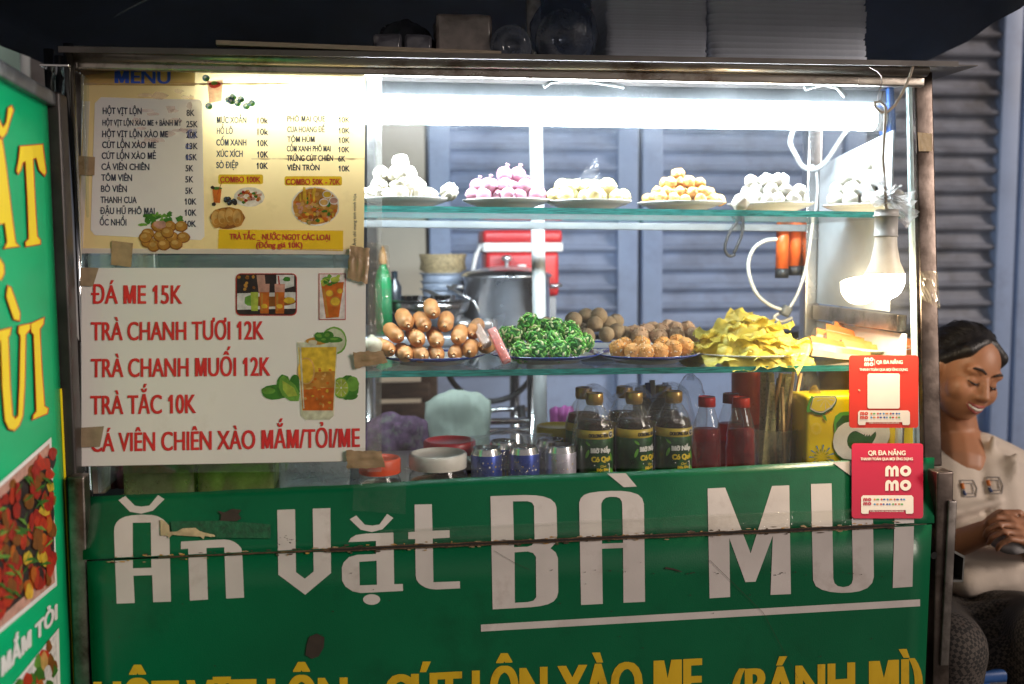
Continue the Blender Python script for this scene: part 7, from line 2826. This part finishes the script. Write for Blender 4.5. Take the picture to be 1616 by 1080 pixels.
lumpy_bag(at(640, 0.24, rz(640, .24)), 0.055, 0.04, 0.05, 4, M('dark bag', (0.05, 0.055, 0.07), 0.25, 0, 0.3, 20, bump=0.6, bs=40), 'plastic_bag', 'dark plastic bag behind the two small wrapped packs')
# cup lids in bags standing on edge
LIDM = CL('cup lid plastic', (0.75, 0.8, 0.86), 1.5, 0.35, (0.45, 0.50, 0.60), 0.08, 14, 0.5, bump=0.2, bs=20)
for px, cyp, rpx, n, lb, Yc in ((806, 66, 33, 5, 'round clear cup lid in the smaller stack standing on edge', 0.16), (890, 52, 46, 5, 'round clear cup lid in the larger bagged stack standing on edge', 0.17)):
    cc = P(px, cyp, Yc)
    sc_ = (P(px + 10, 60, Yc) - P(px, 60, Yc)).length / 10
    r = rpx * sc_
    cz_ = rz(px, Yc) + r
    b = MB()
    b.lathe([(r, 0.0), (r, 0.004), (r * .94, 0.006), (r * .90, 0.004), (r * .86, 0.012), (r * .40, 0.015), (r * .36, 0.012), (0, 0.012), (0, 0.010), (r * .34, 0.0105), (r * .84, 0.010), (r * .88, 0.0), (r, 0.0)], seg=40)
    me = base_mesh('dome_cover', b, LIDM)
    for k in range(n):
        put(me, 'dome_cover', (cc.x + 0.002 * k, Yc + 0.012 * k, cz_), (R_(90 + 4), 0, 0.1), 1, lb, 'cup lid', 'cup lids on edge, ' + ('smaller stack' if px < 850 else 'larger stack'))
b = MB()
cc = at(890, 0.195, rz(890, .195))
b.ball(cc + Vector((0, 0, 0.072)), (0.066, 0.05, 0.072), 0, 4, fn=lambda v: 1 + 0.07 * abs(noise.noise(v * 3)) - 0.05 * abs(noise.noise(v * 7)) + (0.22 * max(0, v.z - .86) / .14 if v.z > .86 else 0))
solo(b, 'plastic_bag', CL('thin dark bag', (0.7, 0.76, 0.85), 1.5, 0.16, (0.35, 0.40, 0.5), 0.1, 30, 0.8, bump=0.8, bs=30), cc, 'thin clear bag round the larger stack of cup lids', 'bag')

# ================================================================== the woman on the right
D0 = 2.40
fh = FH
rh = RH


def remesh(mb, name, mats, parent, vox, smooth=6, matfn=None, fac=0.5):
    me = bpy.data.meshes.new(name + '_raw')
    mb.bm.to_mesh(me)
    mb.bm.free()
    ob = bpy.data.objects.new(name + '_raw', me)
    COL.objects.link(ob)
    m = ob.modifiers.new('voxel', 'REMESH')
    m.mode = 'VOXEL'
    m.voxel_size = vox
    s = ob.modifiers.new('smooth', 'SMOOTH')
    s.factor = fac
    s.iterations = smooth
    bpy.context.view_layer.update()
    me2 = bpy.data.meshes.new_from_object(ob.evaluated_get(bpy.context.evaluated_depsgraph_get()))
    bpy.data.objects.remove(ob)
    o_ = ORG.get(parent.name, Vector())
    for p in me2.polygons:
        p.use_smooth = True
    me2.materials.clear()
    for q in mats:
        me2.materials.append(q)
    if matfn:
        for p in me2.polygons:
            p.material_index = matfn(p.center)
    for v in me2.vertices:
        v.co -= o_
    r = bpy.data.objects.new(name, me2)
    r.name = name
    COL.objects.link(r)
    r.parent = parent
    ORG[r.name] = o_
    return r


SKIN = M('warm brown skin', (0.42, 0.19, 0.10), 0.5, 0, 0.07, 30, bump=0.05, bs=300, sss=0.12)
HAIR = M('black hair', (0.016, 0.013, 0.012), 0.42, 0, 0.4, 60, bump=0.5, bs=200, stretch=(1, 1, 0.4))
SHIRT = M('cream shirt cotton', (0.62, 0.53, 0.45), 0.8, 0, 0.05, 20, bump=0.12, bs=300)
LIPS = M('lip rose', (0.30, 0.07, 0.06), 0.4)
TEETH = M('teeth', (0.6, 0.56, 0.5), 0.3)
BROW = M('brow dark', (0.03, 0.018, 0.014), 0.7)

hc = H(1521, 592, D0)
seat_z = 0.42
woman = thing('person', (hc.x, hc.y, 0), 'seated smiling woman in a cream shirt and dark checked trousers', 'person')
yaw, pit, rol = R_(14), R_(14), R_(15)
fd = ((-fh) * math.cos(yaw) + rh * math.sin(yaw)) * math.cos(pit) + Vector((0, 0, -math.sin(pit)))
fd.normalize()
Zv = Vector((0, 0, 1))
sd = Zv.cross(fd).normalized()
uv = fd.cross(sd)
sd, uv = sd * math.cos(rol) - uv * math.sin(rol), uv * math.cos(rol) + sd * math.sin(rol)
HM = Matrix((sd, uv, fd)).transposed().to_4x4()


def hp(x, y, z):
    return hc + sd * x + uv * y + fd * z


# joints
neck0 = H(1508, 690, D0 + 0.06)
chest = H(1520, 770, D0 + 0.04)
belly = H(1522, 870, D0 + 0.02)
hip = H(1520, 965, D0 + 0.05)
shR = H(1592, 742, D0 + 0.05)
shL = H(1446, 745, D0 + 0.10)
elR = H(1640, 868, D0 - 0.03)
elL = H(1440, 885, D0 - 0.05)
wrL = H(1556, 840, D0 - 0.18)
haL = H(1592, 826, D0 - 0.20)
wrR = H(1634, 862, D0 - 0.20)
haR = H(1604, 836, D0 - 0.235)

b = MB()
# head
b.ball(hp(0, 0.022, -0.012), (0.072, 0.092, 0.086), 0, 4, mt=HM)
b.ball(hp(0, -0.040, 0.022), (0.056, 0.062, 0.060), 0, 4, mt=HM)
b.ball(hp(0, -0.078, 0.044), (0.028, 0.022, 0.026), 0, 3, mt=HM)
for s in (-1, 1):
    b.ball(hp(0.038 * s, -0.024, 0.044), (0.030, 0.032, 0.028), 0, 3, mt=HM)      # cheeks
    b.ball(hp(0.028 * s, 0.027, 0.056), (0.028, 0.014, 0.016), 0, 3, mt=HM)       # brow ridge
    b.ball(hp(0.029 * s, 0.004, 0.058), (0.017, 0.011, 0.013), 0, 3, mt=HM)       # lids
    b.ball(hp(0.076 * s, 0.0, -0.010), (0.010, 0.030, 0.018), 0, 3, mt=HM)        # ears
    b.ball(hp(0.0135 * s, -0.028, 0.080), (0.0105, 0.009, 0.011), 0, 3, mt=HM)    # nostrils
b.capsule(hp(0, 0.016, 0.068), hp(0, -0.022, 0.088), 0.009, 0.0125, 0)
b.ball(hp(0, -0.024, 0.092), (0.0135, 0.011, 0.011), 0, 3, mt=HM)
b.ball(hp(0, -0.046, 0.072), (0.026, 0.012, 0.013), 0, 3, mt=HM)                  # upper lip bulk
b.ball(hp(0, -0.062, 0.068), (0.022, 0.009, 0.012), 0, 3, mt=HM)
# neck and upper chest skin
b.capsule(hp(0, -0.05, -0.025), neck0, 0.050, 0.056, 0)
b.capsule(neck0, H(1512, 735, D0 + 0.02), 0.058, 0.075, 0)
b.capsule(neck0, shR, 0.045, 0.045)
b.capsule(neck0, shL, 0.045, 0.045)
b.capsule(chest, hip, 0.10, 0.11)
b.capsule(shR, elR, 0.045, 0.038)
b.capsule(shL, elL, 0.045, 0.038)
b.capsule(elL, wrL, 0.039, 0.027)
b.capsule(elR, wrR, 0.039, 0.027)
# hands: palm, four bent fingers and a thumb each


def hand(wr, kn, up_, roll, seed):
    d = (kn - wr).normalized()
    side = d.cross(up_).normalized()
    nrm = side.cross(d)
    pl = (kn - wr).length
    for s in (-.5, -.17, .17, .5):
        b.capsule(wr + side * (0.030 * s), kn + side * (0.064 * s), 0.015, 0.0108)
    ln = (0.030, 0.034, 0.033, 0.026)
    for k, s in enumerate((-.5, -.17, .17, .5)):
        k0 = kn + side * (0.068 * s)
        d1 = (d * 0.85 - nrm * (0.42 + 0.06 * k)).normalized()
        d2 = (d * 0.15 - nrm * 0.98).normalized()
        d3 = (-d * 0.6 - nrm * 0.75).normalized()
        k1 = k0 + d1 * ln[k] * 1.1
        k2 = k1 + d2 * ln[k] * 0.8
        k3 = k2 + d3 * ln[k] * 0.6
        b.capsule(k0, k1, 0.0086, 0.0076)
        b.capsule(k1, k2, 0.0078, 0.0068)
        b.capsule(k2, k3, 0.0070, 0.0060)
    t0 = wr + d * pl * 0.35 + side * (0.026 * roll)
    t1 = t0 + (d * 0.7 + side * 0.75 * roll - nrm * 0.35).normalized() * 0.036
    t2 = t1 + (d * 0.9 - side * 0.2 * roll - nrm * 0.5).normalized() * 0.028
    b.capsule(t0, t1, 0.013, 0.0105)
    b.capsule(t1, t2, 0.0105, 0.0085)


hand(wrL, haL, Vector((0, 0, 1)) - fh * 0.5, -1, 1)
hand(wrR, haR, Vector((0, 0, 1)) - fh * 0.6, 1, 2)
# legs and feet
knR = H(1660, 1010, D0 - 0.42)
knL = H(1500, 1022, D0 - 0.40)
hipR = hip + rh * 0.085
hipL = hip - rh * 0.085
anR = Vector((knR.x, knR.y, 0.07)) - fh * (-0.06)
anL = Vector((knL.x, knL.y, 0.07)) - fh * (-0.06)
for h_, k_, a_ in ((hipR, knR, anR), (hipL, knL, anL)):
    b.capsule(h_, k_, 0.075, 0.052)
    b.capsule(k_, a_, 0.052, 0.036)
    b.capsule(a_ + Vector((0, 0, -0.02)), a_ - fh * 0.13 + Vector((0, 0, -0.035)), 0.035, 0.028)


body = remesh(b, 'body', [SKIN], woman, 0.0042, 7, None, 0.5)

# face details, each lying in the face
def patch(name, pts_fn, m):
    bb_ = MB()
    pts_fn(bb_)
    return bb_.build(name, m, woman)


for s in (-1, 1):
    patch('eyebrow', lambda q, s=s: q.tube([hp(0.012 * s, 0.028, 0.0765), hp(0.026 * s, 0.035, 0.0755), hp(0.040 * s, 0.034, 0.068), hp(0.050 * s, 0.027, 0.058)], [0.0026, 0.0036, 0.0030, 0.0012], seg=8), BROW)
    patch('eye', lambda q, s=s: q.tube([hp(0.016 * s, 0.0025, 0.0715), hp(0.024 * s, -0.0015, 0.0755), hp(0.033 * s, -0.0015, 0.0735), hp(0.043 * s, 0.002, 0.064)], [0.0012, 0.0026, 0.0026, 0.001], seg=8), M('dark eye line', (0.012, 0.008, 0.007), 0.3))
patch('upper_lip', lambda q: q.tube([hp(-0.031, -0.043, 0.068), hp(-0.014, -0.0485, 0.0815), hp(0, -0.0505, 0.0845), hp(0.014, -0.0485, 0.0815), hp(0.031, -0.043, 0.068)], [0.0015, 0.0036, 0.004, 0.0036, 0.0015], seg=10), LIPS)
patch('teeth', lambda q: q.tube([hp(-0.022, -0.0505, 0.0765), hp(-0.011, -0.0555, 0.0820), hp(0, -0.0575, 0.0838), hp(0.011, -0.0555, 0.0820), hp(0.022, -0.0505, 0.0765)], [0.0020, 0.0036, 0.0040, 0.0036, 0.0020], seg=8), TEETH)
patch('lower_lip', lambda q: q.tube([hp(-0.031, -0.044, 0.068), hp(-0.016, -0.0590, 0.0780), hp(0, -0.0655, 0.0810), hp(0.016, -0.0590, 0.0780), hp(0.031, -0.044, 0.068)], [0.0015, 0.0040, 0.0048, 0.0040, 0.0015], seg=10), LIPS)

# hair: pulled back, parted off the forehead
b = MB()
b.ball(hp(0, 0.040, -0.030), (0.080, 0.086, 0.086), 0, 4, mt=HM)
b.ball(hp(0, 0.005, -0.052), (0.078, 0.085, 0.062), 0, 4, mt=HM)
b.ball(hp(0.0, -0.005, -0.115), (0.038, 0.036, 0.034), 0, 3, mt=HM)
for s in (-1, 1):
    b.capsule(hp(0.050 * s, 0.066, 0.034), hp(0.078 * s, 0.010, -0.02), 0.018, 0.014)
    b.capsule(hp(0.012 * s, 0.094, 0.030), hp(0.050 * s, 0.066, 0.034), 0.013, 0.018)
hair = remesh(b, 'hair', [HAIR], woman, 0.006, 3)
b = MB()
r5 = random.Random(77)
for k in range(110):
    a = r5.uniform(-1.45, 1.45)
    v0 = Vector((math.sin(a) * 1.0, math.cos(a) * 0.95, 0.52 + r5.uniform(-.1, .06) - .35 * abs(a) / 1.4)).normalized()
    v1 = Vector((math.sin(a) * .5, -0.15 + r5.uniform(-.2, .2), -1.0)).normalized()
    rr_h = r5.uniform(.985, 1.03)
    pts = []
    for q in range(8):
        v = v0.lerp(v1, q / 7).normalized()
        pts.append(hp(v.x * .081 * rr_h + r5.uniform(-.0012, .0012), .036 + v.y * .088 * rr_h + r5.uniform(-.0012, .0012), -.030 + v.z * .088 * rr_h))
    b.tube(pts, [.0006] + [.0013] * 6 + [.0006], seg=5)
st_ = b.build('hair_strands', HAIR, woman)
st_.parent = hair

# shirt: wide short sleeves, wrinkled hem over the lap
b = MB()
wdt = 0.13
b.capsule(chest - rh * 0.045, belly - rh * 0.05, 0.115, 0.125)
b.capsule(chest + rh * 0.045, belly + rh * 0.055, 0.115, 0.125)
b.capsule(belly - rh * 0.05, hip - rh * 0.05 + Vector((0, 0, 0.02)), 0.125, 0.14)
b.capsule(belly + rh * 0.05, hip + rh * 0.06 + Vector((0, 0, 0.02)), 0.125, 0.14)
b.capsule(H(1548, 716, D0 + 0.04), shR, 0.055, 0.062)
b.capsule(H(1470, 716, D0 + 0.07), shL, 0.055, 0.062)
b.capsule(shR, shR.lerp(elR, 0.62), 0.062, 0.060)
b.capsule(shL, shL.lerp(elL, 0.62), 0.062, 0.060)
# hem gathered over the lap
b.capsule(H(1520, 905, D0 - 0.08), H(1600, 905, D0 - 0.08), 0.06, 0.06)
b.capsule(H(1525, 915, D0 - 0.10), H(1590, 900, D0 - 0.10), 0.045, 0.04)
rr = random.Random(6)
for (x0, y0, x1, y1, dd, ra, rb) in ((1500, 812, 1580, 790, -.085, .012, .008), (1512, 842, 1580, 812, -.09, .012, .006), (1550, 760, 1604, 720, -.045, .012, .01), (1575, 800, 1602, 735, -.06, .010, .012), (1500, 875, 1600, 880, -.13, .02, .02), (1530, 930, 1600, 915, -.13, .012, .015), (1560, 730, 1568, 690, -.02, .012, .008)):
    b.capsule(H(x0, y0, D0 + dd), H(x1, y1, D0 + dd), ra, rb)
shirt = remesh(b, 'shirt', [SHIRT], woman, 0.0075, 5)
# open V neckline shows skin: a skin coloured yoke lies over the shirt front
bb_ = MB()
vl = [(1490, 690), (1510, 705), (1545, 684), (1548, 712), (1540, 722), (1524, 716), (1500, 708), (1486, 706)]
# printed squares on the shirt front
for k, (x, y) in enumerate(((1528, 771), (1569, 766))):
    lp_o = [(x - 12, y - 13), (x + 8, y - 13), (x + 14, y), (x + 12, y + 13), (x - 8, y + 13)]
    qb = MB()
    from mathutils.bvhtree import BVHTree
    ev_ = shirt
    if k == 0:
        vv_ = [v.co + ORG[shirt.name] for v in shirt.data.vertices]
        tree = BVHTree.FromPolygons(vv_, [tuple(p.vertices) for p in shirt.data.polygons])

    def onshirt(px, py):
        d = ray(px, py).normalized()
        h, nrm_, _, _ = tree.ray_cast(CAM, d)
        return (h - d * 0.0022) if h is not None else H(px, py, D0 - 0.1)

    def stroke(pts, r, mi):
        q = []
        for (ax, ay), (cx, cy2) in zip(pts, pts[1:]):
            q += [onshirt(ax + (cx - ax) * t / 4, ay + (cy2 - ay) * t / 4) for t in range(4)]
        q.append(onshirt(*pts[-1]))
        qb.tube(q, r, mi, seg=6)
    stroke(lp_o + [lp_o[0]], 0.0011, 2)
    stroke([(x - 8, y - 8), (x + 6, y - 8), (x + 9, y + 8), (x - 5, y + 8), (x - 8, y - 8)], 0.001, 2)
    stroke([(x - 10, y - 8), (x - 8, y + 1)], 0.0042, 0)
    stroke([(x - 8, y + 4), (x - 4, y + 11)], 0.0036, 1)
    qb.build('shirt_print', [M('print orange shirt', (0.55, 0.16, 0.03), 0.8), M('print navy shirt', (0.05, 0.07, 0.16), 0.8), M('print line shirt', (0.30, 0.27, 0.27), 0.8)], woman)


# trousers: fine check
def check_mat():
    m, N, L = new_mat('dark checked cloth')
    o = N.new('ShaderNodeOutputMaterial')
    p = N.new('ShaderNodeBsdfPrincipled')
    tc_ = N.new('ShaderNodeTexCoord')
    mp = N.new('ShaderNodeMapping')
    mp.inputs['Rotation'].default_value = (0.5, 0.4, 0.5)
    mp.inputs['Scale'].default_value = (135, 135, 135)
    L.new(tc_.outputs['Object'], mp.inputs[0])
    ck = N.new('ShaderNodeTexChecker')
    ck.inputs['Scale'].default_value = 1
    ck.inputs['Color1'].default_value = (0.012, 0.010, 0.009, 1)
    ck.inputs['Color2'].default_value = (0.07, 0.056, 0.048, 1)
    L.new(mp.outputs[0], ck.inputs['Vector'])
    L.new(ck.outputs[0], p.inputs['Base Color'])
    p.inputs['Roughness'].default_value = 0.85
    L.new(p.outputs[0], o.inputs[0])
    return m


b = MB()
b.ball(hip + Vector((0, 0, -0.05)), (0.19, 0.15, 0.10), 0, 4)
for h_, k_, a_ in ((hipR, knR, anR), (hipL, knL, anL)):
    b.capsule(h_ + Vector((0, 0, -0.03)), k_, 0.098, 0.072)
    b.capsule(k_, a_ + Vector((0, 0, 0.08)), 0.072, 0.062)
for (x0, y0, x1, y1, dd, r_) in ((1510, 985, 1580, 960, -.24, .03), (1520, 1010, 1600, 990, -.3, .03), (1540, 1040, 1620, 1020, -.36, .03), (1500, 970, 1560, 965, -.18, .03), (1570, 965, 1612, 960, -.14, .05)):
    b.capsule(H(x0, y0, D0 + dd), H(x1, y1, D0 + dd), r_, r_ * .8)
b.capsule(hipR.lerp(knR, .3), hipL.lerp(knL, .3), 0.07, 0.07)
remesh(b, 'trousers', [check_mat()], woman, 0.010, 4)
# plastic stool
st = Vector((hip.x, hip.y, 0))
t = thing('stool', st, 'blue plastic stool under the seated woman', 'stool')
SB = M('blue stool plastic', (0.03, 0.10, 0.32), 0.4)
zs_ = max(0.25, hip.z - 0.17)
b = MB()
b.box(st + Vector((0, 0, zs_)), (0.30, 0.30, 0.03), 0, 0.012)
b.build('seat', SB, t)
for sx_ in (-1, 1):
    for sy_ in (-1, 1):
        b = MB()
        b.bar(st + Vector((0.15 * sx_, 0.15 * sy_, 0)), st + Vector((0.125 * sx_, 0.125 * sy_, zs_ - 0.015)), 0.04, 0.04, 0, 0.006)
        b.build('leg', SB, t)
# small white bundle in her hands
b = MB()
pm_ = (haL + haR) / 2 - fh * 0.01 + Vector((0, 0, -0.03))
b.ball(pm_, (0.05, 0.03, 0.028), 0, 3, fn=lambda v: 1 + 0.2 * noise.noise(v * 2.5))
solo(b, 'cloth_scrap', M('grey white cloth', (0.42, 0.40, 0.40), 0.8, 0, 0.1, 20, bump=0.3, bs=40), pm_, 'crumpled grey white cloth held in the womans hands', 'cloth')
